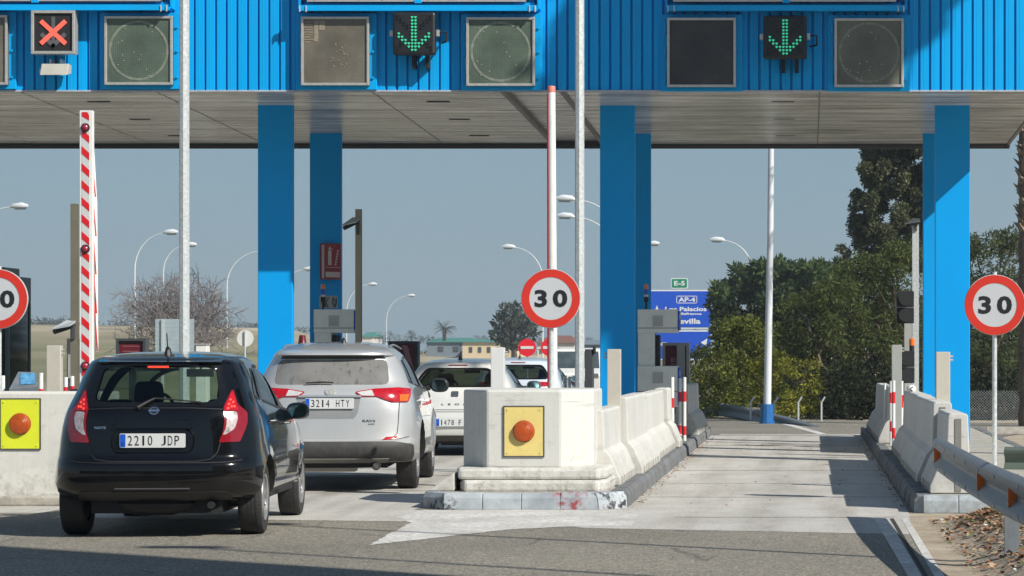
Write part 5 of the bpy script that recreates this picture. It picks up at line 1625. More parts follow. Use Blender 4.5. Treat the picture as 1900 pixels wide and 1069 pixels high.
spec1 = dict(name='hatchback_car', label='glossy black hatchback nearest the camera, last car of the queue, brake lights lit', cat='car', group=CG,
    x=-5.28, y=21.75, yaw=4.0, shape=S1, hw=.845, r=.306, tw=.195, axles=(.70, 3.30), cowl_y=3.0, zb=.30,
    paint=paint('black_paint', (.0018, .0021, .0030), .13, coat=.9, dirt=.14, dirtc=(.15, .13, .105), dz=(.22, .62)),
    rear_glass=[(-.505, 1.13), (-.42, 1.105), (.42, 1.105), (.505, 1.13), (.455, 1.37), (.39, 1.388), (-.39, 1.388), (-.455, 1.37)],
    rear_black=[(-.60, 1.07), (.60, 1.07), (.555, 1.20), (.50, 1.34), (.47, 1.405), (-.47, 1.405), (-.50, 1.34), (-.555, 1.20)],
    front_glass=[(-.62, 1.05), (.62, 1.05), (.50, 1.41), (-.50, 1.41)],
    side_glass=[[(.98, 1.11), (1.86, 1.03), (1.86, 1.40), (1.18, 1.40)], [(1.93, 1.025), (2.85, .985), (2.30, 1.36), (1.93, 1.40)], [(.66, 1.15), (.90, 1.12), (1.08, 1.37), (.96, 1.375)]],
    pillar=[[(1.862, 1.03), (1.928, 1.03), (1.928, 1.40), (1.862, 1.40)]],
    seams_side=[[(.93, 1.09), (.98, .85), (1.12, .62), (1.20, .36)], [(1.90, 1.02), (1.93, .7), (1.96, .36)], [(2.98, .97), (3.02, .7), (2.95, .36)], [(1.2, .35), (2.95, .35)]],
    handles=[(1.2, .93), (2.08, .89)], moff=-.045, mirror=(2.62, .955), msize=(.21, .155),
    rear=[('tail_lamp', [lampR], M['lens_dred'], .010, {}), ('tail_lamp', [mirror(lampR)], M['lens_dred'], .010, {}),
          ('clear_lens', [clrR, mirror(clrR)], M['lens_clear'], .0125, dict(skirt=.003)), ('red_lens', [ledR, mirror(ledR)], M['lens_red'], .0125, dict(skirt=.003)),
          ('brake_light', dots + [mirror(d) for d in dots], M['brake_on'], .0150, dict(skirt=.004)),
          ('third_brake_light', [rpoly([(-.085, 1.388), (.085, 1.388), (.085, 1.403), (-.085, 1.403)], .004)], M['brake_on'], .006, {}),
          ('plate_recess', [recess], paint('black_paint_matt', (.004, .004, .005), .3, coat=.6), .002, dict(skirt=.002)),
          ('boot_handle_bar', [garn], None, .022, dict(skirt=.02)),
          ('emblem', [circ(0, 1.035, .031, 24, .038)], M['chrome'], .012, dict(skirt=.008)),
          ('lower_valance', [rpoly([(-.62, .31), (.62, .31), (.60, .385), (-.60, .385)], .03)], M['trim'], .004, dict(skirt=.003)),
          ('bumper_lip', [rpoly([(-.30, .408), (.30, .408), (.30, .416), (-.30, .416)], .003)], pbr('lip', (.10, .10, .11), .25, var=0), .006, {})],
    seams_rear=[[(-.535, .79), (-.51, .70), (-.46, .648), (-.35, .632), (.35, .632), (.46, .648), (.51, .70), (.535, .79)], [(-.55, 1.05), (-.3, 1.062), (.3, 1.062), (.55, 1.05)], [(-.70, .64), (-.6, .625), (-.46, .62), (.46, .62), (.6, .625), (.70, .64)]],
    plate=(0, .80, -.018, '2210 JDP', .425), seat_y=2.0, zseat=1.06, dash=1.02, zmir=1.33, aerial=(.03, .62), aerlen=.16, aerlean=.05, exhaust=None, rearseat=.75)
spec1['rear'][7] = ('boot_handle_bar', [garn], spec1['paint'], .022, dict(skirt=.02))
t, S_, pj = make_car(spec1)
# emblem inner, badge, wiper
b = MB(); b.tube([(x, S_.ysurf(x, z) - .003, z) for x, z in recess[5:] + recess[:0]], .006, 6, cap=False)
b.tube([(x, S_.ysurf(x, z) - .026, z) for x, z in ((-.32, .90), (-.30, .965), (.29, .965), (.31, .90))], .006, 6)
build('recess_edge', b, spec1['paint'], t, smooth=True)
b = MB(); patch(b, circ(0, 1.035, .024, 20, .030), pj, (0, -1, 0), .03, .0135, .0); patch(b, [(-.045, 1.029), (.045, 1.029), (.045, 1.041), (-.045, 1.041)], pj, (0, -1, 0), .03, .017, .003, 1)
build('emblem_centre', b, [M['black'], M['chrome']], t, fixn=False)
b = MB(); text_mb(b, 'NOTE', -.43, .902, .020, 0, w=.095, bold=.02, place=lambda a, c: (a, S_.ysurf(a, c) - .005, c)); build('badge_lettering', b, M['chrome'], t)
b = MB(); b.tube([(x, S_.ysurf(x, z) - .03, z) for x, z in ((-.13, 1.065), (-.05, 1.115), (0, 1.140))], [.016, .012, .008], 8)
b.tube([(x, S_.ysurf(x, z) - .03, z) for x, z in ((0, 1.140), (.15, 1.130), (.37, 1.108))], [.009, .007, .006], 6); b.sphere((-.13, S_.ysurf(-.13, 1.06) - .01, 1.062), .022, 10, 6)
build('wiper', b, M['trim'], t, smooth=True)
b = MB(); b.tube([(.45, .15, .27), (.45, .5, .27)], .03, 12); build('exhaust', b, M['matblack'], t)
# spoiler lip
b = MB(); n = 18; vs = []
for i in range(n + 1):
    x = -.50 + 1.0 * i / n; y = S_.ysurf(x * .98, 1.43)
    vs += [(x, y - .035, 1.425), (x, y - .035, 1.437), (x, y + .12, 1.468), (x, y + .05, 1.415)]
b.add(vs, [(4 * i + k, 4 * i + (k + 1) % 4, 4 * i + 4 + (k + 1) % 4, 4 * i + 4 + k) for i in range(n) for k in range(4)] + [(0, 1, 2, 3), (4 * n, 4 * n + 3, 4 * n + 2, 4 * n + 1)])
build('roof_spoiler', b, spec1['paint'], t, smooth=True, angle=40)

# --- silver off-roader
rr2 = [(.32, .16, .84, 4.38), (.35, .07, .89, 4.48), (.42, .01, .915, 4.55), (.50, .0, .92, 4.57), (.545, .005, .92, 4.57), (.565, .065, .917, 4.55), (.72, .085, .915, 4.50), (.90, .10, .905, 4.40), (1.02, .12, .885, 4.15), (1.09, .145, .865, 3.7), (1.14, .20, .845, 3.35),
       (1.18, .235, .825, 3.2), (1.30, .30, .775, 2.95), (1.42, .365, .715, 2.68), (1.475, .385, .685, 2.50), (1.485, .29, .675, 2.46), (1.515, .30, .655, 2.38), (1.545, .40, .62, 2.25), (1.585, .70, .56, 2.1), (1.62, 1.0, .44, 1.95), (1.635, 1.3, .25, 1.8), (1.638, 1.5, .1, 1.7)]
S2 = Shape(rr2, .50, 3.2, 1.0, 2.4, flare=[(.93, .36, .40, .035), (3.59, .36, .40, .035)], sm=5)
tl = rpoly([(.27, 1.085), (.47, 1.115), (.72, 1.128), (.835, 1.115), (.84, 1.04), (.82, .975), (.66, .975), (.50, 1.035), (.33, 1.035)], .012)
tlc = rpoly([(.29, 1.080), (.445, 1.100), (.475, 1.040), (.345, 1.045)], .008)
tla = rpoly([(.735, 1.055), (.825, 1.055), (.812, .985), (.735, .985)], .006)
spec2 = dict(name='offroad_car', label='dusty silver off-road car with a dirty rear window, directly ahead of the black hatchback', cat='car', group=CG,
    x=-5.15, y=29.1, yaw=4.3, shape=S2, hw=.92, r=.36, tw=.225, axles=(.93, 3.59), cowl_y=3.25, zb=.36,
    paint=paint('silver_paint', (.50, .51, .51), .36, .35, dirt=.75, dirtc=(.30, .27, .22), dz=(.25, .75)),
    rear_glass=[(-.625, 1.165), (.625, 1.165), (.585, 1.44), (-.585, 1.44)], rglass=M['dglass'],
    front_glass=[(-.68, 1.16), (.68, 1.16), (.56, 1.50), (-.56, 1.50)],
    side_glass=[[(1.15, 1.16), (1.95, 1.12), (1.95, 1.47), (1.25, 1.46)], [(2.02, 1.115), (3.0, 1.09), (2.55, 1.42), (2.02, 1.47)], [(.62, 1.20), (1.05, 1.165), (1.13, 1.44), (.85, 1.42)]],
    pillar=[[(1.952, 1.12), (2.018, 1.12), (2.018, 1.47), (1.952, 1.47)]],
    seams_side=[[(1.10, 1.14), (1.12, .85), (1.35, .62), (1.42, .42)], [(1.98, 1.1), (2.0, .8), (2.02, .42)], [(3.1, 1.06), (3.12, .8), (3.1, .42)]],
    handles=[(1.35, .98), (2.2, .96)], mirror=(2.78, 1.10), msize=(.22, .17), mirrorpaint=M['trim'],
    rear=[('tail_lamp', [tl], M['lens_red'], .014, {}), ('tail_lamp', [mirror(tl)], M['lens_red'], .014, {}),
          ('clear_lens', [tlc, mirror(tlc)], pbr('lamp_pale', (.62, .62, .60), .2, .2, var=.15, scale=14), .017, dict(skirt=.003)), ('amber_lens', [tla, mirror(tla)], M['lens_amber'], .017, dict(skirt=.003)),
          ('rear_bumper', [rpoly([(-.86, .34), (.86, .34), (.885, .42), (.88, .52), (.70, .545), (-.70, .545), (-.88, .52), (-.885, .42)], .03)], M['dtrim'], .012, {}),
          ('bumper_skid', [rpoly([(-.60, .335), (.60, .335), (.64, .375), (-.64, .375)], .015)], pbr('dusty_grey', (.20, .19, .17), .7, var=.2), .02, {}),
          ('bumper_reflector', [rpoly([(.56, .56), (.70, .57), (.72, .605), (.60, .60)], .008), mirror(rpoly([(.56, .56), (.70, .57), (.72, .605), (.60, .60)], .008))], M['lens_red'], .010, {}),
          ('plate_recess', [rpoly([(-.36, 1.025), (.33, 1.025), (.30, .86), (.26, .80), (-.28, .80), (-.32, .86)], .02)], pbr('silver_shade', (.33, .335, .33), .4, .4, var=.08), .002, dict(skirt=.001)),  # flat patch; the recess's shade is put into its darker silver
          ('boot_handle_bar', [rpoly([(-.34, 1.025), (.34, 1.025), (.335, 1.045), (-.335, 1.045)], .006)], pbr('silver_bar', (.5, .5, .5), .25, .6, var=.05), .025, {}),
          ('surround_or_shade', [rpoly([(-.57, 1.446), (.57, 1.446), (.55, 1.48), (-.55, 1.48)], .008)], M['trim'], .004, dict(skirt=.002)),  # black strip stands in for the spoiler's shadow band over the glass
          ('third_brake_light', [rpoly([(-.12, 1.447), (.12, 1.447), (.12, 1.462), (-.12, 1.462)], .004)], M['lens_dred'], .006, {}),
          ('emblem', [circ(0, 1.088, .040, 26, .054)], M['alu'], .012, dict(skirt=.008))],
    seams_rear=[[(-.74, .97), (-.73, .75), (-.72, .64), (-.66, .575), (-.5, .56), (.5, .56), (.66, .575), (.72, .64), (.73, .75), (.74, .97)], [(-.84, .60), (-.75, .58), (-.66, .57)], [(.84, .60), (.75, .58), (.66, .57)]],
    plate=(0, .965, -.02, '3214 HTY', .43), seat_y=2.2, zseat=1.16, dash=1.14, zmir=1.45, aerial=(.06, 1.05), aerlen=.05, aerlean=.08, exhaust=(.50, .06, .285, .045), exmat=pbr('exhaust_steel', (.35, .32, .28), .35, .8), spokes=10)
t, S_, pj = make_car(spec2)
b = MB(); patch(b, circ(0, 1.088, .031, 22, .044), pj, (0, -1, 0), .03, .0135, 0)
patch(b, circ(0, 1.098, .010, 16, .030), pj, (0, -1, 0), .03, .016, .002, 1); patch(b, circ(0, 1.085, .028, 16, .010), pj, (0, -1, 0), .03, .017, .002, 1)
build('emblem_centre', b, [M['greybox'], M['alu']], t, fixn=False)
b = MB(); text_mb(b, 'RAV4', .42, .775, .028, 0, w=.135, bold=.02, place=lambda a, c: (a, S_.ysurf(a, c) - .005, c)); text_mb(b, 'AWD', .445, .74, .016, 0, w=.07, bold=.02, place=lambda a, c: (a, S_.ysurf(a, c) - .005, c)); build('badge_lettering', b, M['darkgrey'], t)
b = MB(); b.tube([(x, S_.ysurf(x, z) - .035, z) for x, z in ((-.27, 1.185), (-.1, 1.195), (.03, 1.188))], [.009, .011, .008], 6); build('wiper', b, M['trim'], t, smooth=True)
for s in (-1, 1):
    b = MB(); b.tube([(s * .585, .86, 1.565), (s * .575, 1.0, 1.592), (s * .57, 1.6, 1.605), (s * .57, 2.1, 1.59), (s * .60, 2.35, 1.56)], [.010, .012, .012, .012, .010], 8); build('roof_rail', b, M['galv2'], t, smooth=True)

# --- white hatchback (third) and pale car ahead of it
def small_hatch(name, label, x, y, yaw, pt, plate, lw, badge=None, glassm='tglass'):
    rr3 = [(.22, .14, .80, 4.1), (.26, .06, .84, 4.2), (.34, .02, .86, 4.28), (.50, .0, .872, 4.3), (.60, .005, .875, 4.28), (.70, .03, .872, 4.2), (.85, .065, .86, 3.95), (.93, .10, .84, 3.5), (1.0, .16, .81, 3.1), (1.08, .25, .775, 2.92), (1.2, .38, .70, 2.62), (1.3, .48, .635, 2.35), (1.345, .50, .60, 2.2), (1.375, .56, .55, 2.05), (1.41, .85, .45, 1.85), (1.43, 1.2, .28, 1.7), (1.435, 1.4, .1, 1.6)]
    S3 = Shape(rr3, .50, 2.8, 1.0, 2.4, flare=[(.86, .31, .34, .02), (3.44, .31, .34, .02)], sm=8)
    lt = smooth_poly([(.40, .965), (.56, .96), (.72, .955), (.74, .90), (.60, .875), (.44, .885)], 1)
    sp = dict(name=name, label=label, cat='car', group=CG, x=x, y=y, yaw=yaw, shape=S3, hw=.875, r=.315, tw=.205, axles=(.86, 3.44), cowl_y=2.95, zb=.28, paint=pt,
        rear_glass=smooth_poly([(-.56, 1.03), (.56, 1.03), (.535, 1.14), (.42, 1.27), (-.42, 1.27), (-.535, 1.14)], 1), rear_black=[(-.60, 1.01), (.60, 1.01), (.57, 1.16), (.46, 1.295), (-.46, 1.295), (-.57, 1.16)],
        front_glass=[(-.62, 1.0), (.62, 1.0), (.48, 1.32), (-.48, 1.32)],
        rglass=M[glassm], side_glass=[[(1.15, 1.08), (1.9, 1.02), (1.9, 1.30), (1.35, 1.29)], [(1.97, 1.015), (2.8, .97), (2.35, 1.24), (1.97, 1.30)]], pillar=[],
        seams_side=[[(1.1, 1.05), (1.15, .8), (1.35, .4)], [(1.93, 1.0), (1.96, .4)], [(2.95, .95), (2.98, .4)]], handles=[(1.35, .88), (2.15, .86)], mirror=(2.6, .98),
        rear=[('tail_lamp', [lt], M['lens_red'], .010, {}), ('tail_lamp', [mirror(lt)], M['lens_red'], .010, {}),
              ('third_brake_light', [rpoly([(-.14, 1.325), (.14, 1.325), (.14, 1.34), (-.14, 1.34)], .004)], M['lens_dred'], .006, {}),
              ('lower_valance', [rpoly([(-.78, .225), (.78, .225), (.80, .31), (-.80, .31)], .03)], M['dtrim'], .006, {}),
              ('emblem', [rpoly([(-.052, .875), (.052, .875), (.052, .95), (-.052, .95)], .015)], M['darkgrey'], .010, dict(skirt=.006))],
        seams_rear=[[(-.66, .90), (-.6, .70), (-.5, .685), (.5, .685), (.6, .70), (.66, .90)], [(-.78, .66), (-.5, .655), (.5, .655), (.78, .66)]],
        plate=(0, .50, -.012, plate, lw), seat_y=2.1, zseat=1.0, dash=.98, zmir=1.24, aerial=(.01, .72), aerlen=.22, aerlean=.03)
    t, S_, pj = make_car(sp)
    if badge:
        b = MB(); text_mb(b, badge, .0, .765, .026, 0, w=.38, bold=.02, space=2.2, place=lambda a, c: (a, S_.ysurf(a, c) - .006, c)); build('badge_lettering', b, M['darkgrey'], t)
        b = MB(); text_mb(b, 'S', 0, .912, .05, 0, w=.055, bold=.01, place=lambda a, c: (a, S_.ysurf(a, c) - .013, c)); build('emblem_centre', b, M['chrome'], t)
    return t
small_hatch('hatchback_car', 'clean white hatchback under the canopy, partly hidden behind the white concrete block', -5.14, 39.4, 1.0, paint('white_car_paint', (.66, .66, .63), .3, dirt=.3, dirtc=(.35, .32, .27), dz=(.2, .5)), '1478 F', .30, 'LEON')
small_hatch('hatchback_car', 'pale car farthest ahead in the queue, seen between the white post and the barrier arm', -5.62, 51.5, 0, paint('pale_car_paint', (.60, .64, .68), .3), '', .3) if False else None
# --- pale car ahead
small_hatch('hatchback_car', 'pale car farthest ahead in the queue, between the white post and the barrier arm', -5.55, 51.5, 0, paint('pale_car_paint', (.56, .62, .68), .3), '2', .02)

# ---------------------------------------------------------------- vegetation
def leaf_mat(name, c1, c2, c3, trans=.38):
    m = bpy.data.materials.new(name); m.use_nodes = True; nt = m.node_tree; bs = nt.nodes['Principled BSDF']; out = nt.nodes['Material Output']
    g_ = nt.nodes.new('ShaderNodeNewGeometry')
    c = ramp(nt, g_.outputs['Random Per Island'], [(0, c1), (.55, c2), (1, c3)])
    v = coords(nt); k = ramp(nt, nz(nt, v, .9, 3), [(.35, (.75,) * 3), (.65, (1.2,) * 3)])
    col = mix(nt, 1.0, c, k, 'MULTIPLY')
    nt.links.new(col, bs.inputs['Base Color']); bs.inputs['Roughness'].default_value = .7; bs.inputs['Specular IOR Level'].default_value = .12
    tl_ = nt.nodes.new('ShaderNodeBsdfTranslucent'); nt.links.new(col, tl_.inputs[0])
    mx = nt.nodes.new('ShaderNodeMixShader'); mx.inputs[0].default_value = trans
    nt.links.new(bs.outputs[0], mx.inputs[1]); nt.links.new(tl_.outputs[0], mx.inputs[2]); nt.links.new(mx.outputs[0], out.inputs[0])
    return m
rnd = random.Random(11)
def rv(r_=rnd):
    while True:
        v = Vector((r_.uniform(-1, 1), r_.uniform(-1, 1), r_.uniform(-1, 1)))
        if .05 < v.length <= 1: return v
def leaves(mb, blobs, dens, size, asp=.5, up=0, shell=.55, droop=0, seed=1, fuzz=.12):
    """blobs: (centre, (rx,ry,rz)). leaf-sized quads through each clump's volume, most near its surface"""
    r_ = random.Random(seed)
    for c, rad in blobs:
        c = Vector(c); n = int(dens * (rad[0] * rad[1] + rad[0] * rad[2] + rad[1] * rad[2]))
        ph = Vector((r_.uniform(0, 50), r_.uniform(0, 50), r_.uniform(0, 50)))
        for _ in range(n):
            d = rv(r_).normalized(); k = shell + (1 - shell) * r_.random()
            if r_.random() < .25: k = r_.random() ** .5
            k *= 1 + .42 * mnoise.noise(d * 2.1 + ph) + .25 * mnoise.noise(d * 5 + ph) + r_.gauss(0, fuzz * .3)
            p = c + Vector((d.x * rad[0], d.y * rad[1], d.z * rad[2])) * k
            s = size * r_.uniform(.6, 1.35)
            a = rv(r_).normalized(); a = (a + d * .6 + Vector((0, 0, up))).normalized()
            if droop: a = (a + Vector((0, 0, -droop))).normalized()
            b_ = a.cross(rv(r_)).normalized()
            q1 = a * s; q2 = b_ * s * asp
            mb.add([p - q2 * .4, p + q1 * .5 - q2 * .5, p + q1, p + q1 * .5 + q2 * .5], [(0, 1, 2, 3)])
def clumps(c, rad, n, cr, seed, flat=1.0, fill=.75):
    r_ = random.Random(seed); out = []
    for i in range(n):
        d = rv(r_); k = d.length; d = d.normalized() * (fill * k ** .33 if k > .2 else .4)
        q = r_.uniform(.65, 1.25) * cr
        out.append(((c[0] + d.x * rad[0], c[1] + d.y * rad[1], c[2] + d.z * rad[2]), (q, q, q * flat)))
    return out
def limbs(mb, base, top, r0, targets, seed=1, n=7):
    r_ = random.Random(seed); base = Vector(base); top = Vector(top)
    pts = [base.lerp(top, i / 5) + Vector((r_.uniform(-.03, .03), r_.uniform(-.03, .03), 0)) * (i > 0) * (top - base).length * .4 for i in range(6)]
    mb.tube(pts, [r0 * (1 - .14 * i) for i in range(6)], n)
    for tg in targets:
        tg = Vector(tg); k = r_.uniform(.35, .95); s = base.lerp(top, k); m = s.lerp(tg, .5) + Vector((0, 0, .1 * (tg - s).length))
        mb.tube([s, m, tg], [r0 * .4, r0 * .25, r0 * .08], 5)
BARK = pbr('bark', (.10, .075, .055), .9, var=.3, scale=8, bmp=.5, bscale=20)
def tree(name, label, cat, base, crown, lm, dens, size, tr=.15, asp=.5, group=None, seed=1, trunk_top=None, **kw):
    t = thing(name, label, cat, base, group)
    b = MB(); leaves(b, crown, dens, size, asp, seed=seed, **kw); build('crown', b, lm, t, fixn=False)
    if tr:
        b = MB(); cen = sum((Vector(c[0]) for c in crown), Vector()) / len(crown)
        tt = trunk_top or (cen.x * .5 + base[0] * .5, cen.y, cen.z)
        limbs(b, base, tt, tr, [c[0] for c in crown[:14]], seed); build('trunk', b, BARK, t, smooth=True)
    return t
LM_PINE = leaf_mat('pine_leaf', (.045, .075, .025), (.075, .115, .04), (.12, .165, .06))
LM_CYP = leaf_mat('cypress_leaf', (.05, .065, .032), (.10, .115, .058), (.18, .185, .10), .25)
LM_OLIVE = leaf_mat('olive_leaf', (.045, .062, .018), (.085, .108, .032), (.145, .165, .055))
LM_YEL = leaf_mat('yellow_green_leaf', (.10, .12, .018), (.20, .21, .03), (.34, .32, .045))
LM_DARK = leaf_mat('hedge_leaf_shaded', (.010, .014, .008), (.021, .029, .014), (.05, .06, .028), .2)  # leaf tones darkened to carry the shade of trees over the hedge
LM_EUC = leaf_mat('eucalyptus_leaf', (.045, .06, .05), (.085, .10, .075), (.14, .15, .11))
LM_FAR = leaf_mat('far_leaf', (.05, .06, .055), (.08, .09, .075), (.12, .125, .10))
def pw(x, y, Y):      # photo pixel at distance Y
    s = 5000 / Y; return Vector(((x - 1495) / s, Y, CAMH + (657 - y) / s))
def pblobs(lst, Y, dy=1.5, seed=1, flat=1.0):
    r_ = random.Random(seed); s = 5000 / Y
    return [(tuple(pw(x, y, Y + r_.uniform(-dy, dy))), (r / s, r / s * 1.1, r / s * flat)) for x, y, r in lst]

# cypress behind
cy = []
r_ = random.Random(5)
for i in range(360):
    yy = r_.uniform(60, 500); 
    half = 88
    x = 1692 + r_.uniform(-1, 1) * half * (1 if yy < 480 else .8)
    cy.append((x, yy, r_.uniform(9, 19)))
for x, y, r in ((1628, 288, 14), (1615, 300, 12), (1640, 310, 18), (1612, 335, 14), (1600, 312, 8), (1632, 350, 16), (1590, 362, 11), (1583, 385, 9), (1600, 375, 16), (1588, 410, 15), (1582, 428, 10), (1600, 440, 18), (1592, 455, 10), (1606, 470, 12), (1645, 280, 16), (1560, 462, 7), (1570, 470, 9)): cy.append((x, y, r))
tree('cypress_tree', 'tall dark grey-green cypress left of the rightmost blue columns', 'tree', (3.2, 84, 0), pblobs(cy, 84, 2.2, 3), LM_CYP, 3000, .10, 0, .5, seed=5, trunk_top=(3.2, 84, 10), shell=.6)
# big stone pine, left part of the right-hand wood
pn = []
r_ = random.Random(8)
for i in range(60):
    a = r_.uniform(0, PI); k = r_.random() ** .5
    x = 1470 + math.cos(a) * 140 * k; y = 632 - math.sin(a) * 138 * k
    pn.append((x, y, r_.uniform(14, 26)))
for x in range(1345, 1580, 12): pn.append((x + r_.uniform(-5, 5), 505 + r_.uniform(-6, 8) + (28 if x < 1365 else 0) + (-4 if 1480 < x else 0), r_.uniform(10, 17)))
for x, y in ((1333, 540), (1330, 565), (1335, 590), (1340, 615), (1350, 640), (1345, 660)): pn.append((x, y, 15))
tree('pine_tree', 'broad rounded green pine behind the motorway signs and the tall white mast', 'tree', (-.6, 120, 0), pblobs(pn, 120, 4, 4), LM_PINE, 620, .30, .45, .35, seed=8, trunk_top=(-.6, 120, 3), shell=.6)
# feathery olive trees filling the right
def mass(x0, x1, ytop, ybot, n, r0, r1, seed):
    r_ = random.Random(seed); out = []
    for i in range(n):
        x = r_.uniform(x0, x1); yt = ytop(x); y = r_.uniform(yt + 8, ybot); out.append((x, y, r_.uniform(r0, r1)))
    for x in range(int(x0), int(x1), 14): out.append((x + r_.uniform(-5, 5), ytop(x) + r_.uniform(6, 16), r_.uniform(8, 15)))
    return out
tree('acacia_tree', 'feathery olive-green tree left of the traffic lights, in front of the dark cypress', 'tree', (2.2, 70, 0), pblobs(mass(1560, 1722, lambda x: 462 + abs(x - 1660) * .22 if x < 1660 else 450 + (x - 1660) * .1, 770, 75, 16, 30, 21), 70, 2, 21), LM_OLIVE, 820, .13, .16, .28, seed=21, trunk_top=(2.6, 70, 2.4), droop=.5, shell=.5)
tree('acacia_tree', 'feathery olive-green tree right behind the tall white mast, beneath the broad pine', 'tree', (.2, 68, 0), pblobs(mass(1445, 1600, lambda x: 560 - (x - 1445) * .45 if x < 1530 else 520, 775, 60, 15, 28, 22), 68, 2, 22), LM_OLIVE, 820, .13, .15, .28, seed=22, trunk_top=(.3, 68, 2.0), droop=.5, shell=.5)
yl = leaf_mat('bush_leaf', (.065, .085, .02), (.125, .15, .03), (.21, .22, .05))
tree('broadleaf_bush', 'yellow-green bush in front of the trees around the foot of the tall white mast', 'bush', (-1.0, 62, 0), pblobs(mass(1395, 1515, lambda x: 655 + abs(x - 1450) * .25, 780, 34, 12, 22, 23), 62, 1.2, 23), LM_YEL, 1000, .085, .05, .5, seed=23, trunk_top=(-1.0, 62, .8), shell=.55)
tree('broadleaf_bush', 'green bush reaching up in front of the blue motorway signs, right of the toll machine', 'bush', (-2.6, 64, 0), pblobs(mass(1268, 1372, lambda x: 644 if x < 1320 else 650, 772, 42, 12, 22, 24), 64, 1.5, 24), yl, 1000, .085, .06, .5, seed=24, trunk_top=(-2.6, 64, 1.0), shell=.55)
tree('broadleaf_bush', 'mid green bush between the motorway signs and the tall white mast', 'bush', (-1.9, 66, 0), pblobs(mass(1335, 1440, lambda x: 588 + abs(x - 1390) * .2, 775, 45, 13, 24, 25), 66, 1.5, 25), yl, 900, .095, .06, .5, seed=25, trunk_top=(-1.8, 66, 1.0), shell=.55)
tree('evergreen_tree', 'loose grey-green evergreen behind the rightmost speed limit sign', 'tree', (4.4, 64, 0), pblobs(mass(1795, 1905, lambda x: 440 - (x - 1795) * .15, 800, 85, 14, 26, 26), 64, 1.5, 26), leaf_mat('grey_leaf', (.035, .05, .02), (.07, .09, .035), (.14, .155, .07)), 820, .12, .12, .25, seed=26, trunk_top=(4.4, 64, 2.4), shell=.45)
tree('dark_hedge', 'dark hedge along the ground between the right-hand barriers and the palm', 'hedge', (2.6, 62, 0), pblobs([(x + rnd.uniform(-5, 5), y + rnd.uniform(-6, 6), 22) for x in range(1520, 1905, 22) for y in (700, 735, 770, 790)], 62, .8, 27), LM_DARK, 700, .12, 0, .4, seed=27)
# background wood behind everything on the right so no sky shows low down
tree('back_hedge', 'dense dark green shrubs behind the bushes, between the signs and the blue columns', 'hedge', (.5, 76, 0), pblobs([(x + rnd.uniform(-8, 8), y, 34) for x in range(1360, 1905, 34) for y in (600, 650, 700, 750)], 77, 1, 28), LM_DARK, 420, .18, 0, .4, seed=28)

# palm trunk at right edge
X, Y = 4.62, 56.0; s = 5000 / Y
t = thing('palm_tree', 'palm trunk with cut leaf stubs at the right edge of the photo', 'palm tree', (X, Y, 0))
b = MB(); n = 24; hs = [i * .25 for i in range(0, 34)]
b.tube([(X, Y, z) for z in hs], [.20 + .02 * math.sin(z * 9) for z in hs], n)
build('trunk', b, pbr('palm_bark', (.13, .095, .07), .9, var=.4, scale=5, bmp=.9, bscale=12, stretch=(1, 1, 4)), t, smooth=True)
b = MB(); r_ = random.Random(4)
z = 4.0
while z < 8.6:
    for k in range(9):
        a = r_.uniform(0, 2 * PI); d = Vector((math.cos(a), math.sin(a), 0)); zz = z + r_.uniform(-.05, .05); u = Vector((-d.y, d.x, 0))
        p = Vector((X, Y, zz)) + d * .17; ln = r_.uniform(.10, .2)
        q = p + d * ln * .8 + Vector((0, 0, ln))
        b.add([p - u * .07, p + u * .07, q + u * .025, q - u * .025, p - u * .06 + Vector((0, 0, .09)), p + u * .06 + Vector((0, 0, .09))], [(0, 1, 2, 3), (4, 3, 2, 5), (0, 3, 4), (1, 5, 2)])
    z += .11
build('leaf_stub', b, pbr('palm_stub', (.22, .17, .12), .85, var=.35, scale=9), t, fixn=True); t.children[-1]['kind'] = 'stuff'
b = MB(); r_ = random.Random(6)
def frond(mb, c, a, el, L_, r_, wd=.28, n=22):
    p = Vector(c); d = Vector((math.cos(a) * math.cos(el), math.sin(a) * math.cos(el), math.sin(el))); pts = [p.copy()]
    for i in range(n):
        p = p + d * (L_ / n); d = (d + Vector((0, 0, -.09))).normalized(); pts.append(p.copy())
        u = d.cross(Vector((0, 0, 1))).normalized()
        for s_ in (-1, 1):
            e = p + u * s_ * wd * math.sin(PI * (i + 1) / (n + 2)) ** .5 + d * .15 + Vector((0, 0, -.12)); mb.add([p - d * .02, p + d * .03, e], [(0, 1, 2)])
    mb.tube(pts, [.03 * (1 - i / (n + 3)) for i in range(n + 1)], 4)
for i in range(44): frond(b, (X, Y, 8.6), r_.uniform(0, 2 * PI), r_.uniform(-.3, 1.3), 2.6, r_)
build('crown', b, LM_DARK, t, fixn=False)

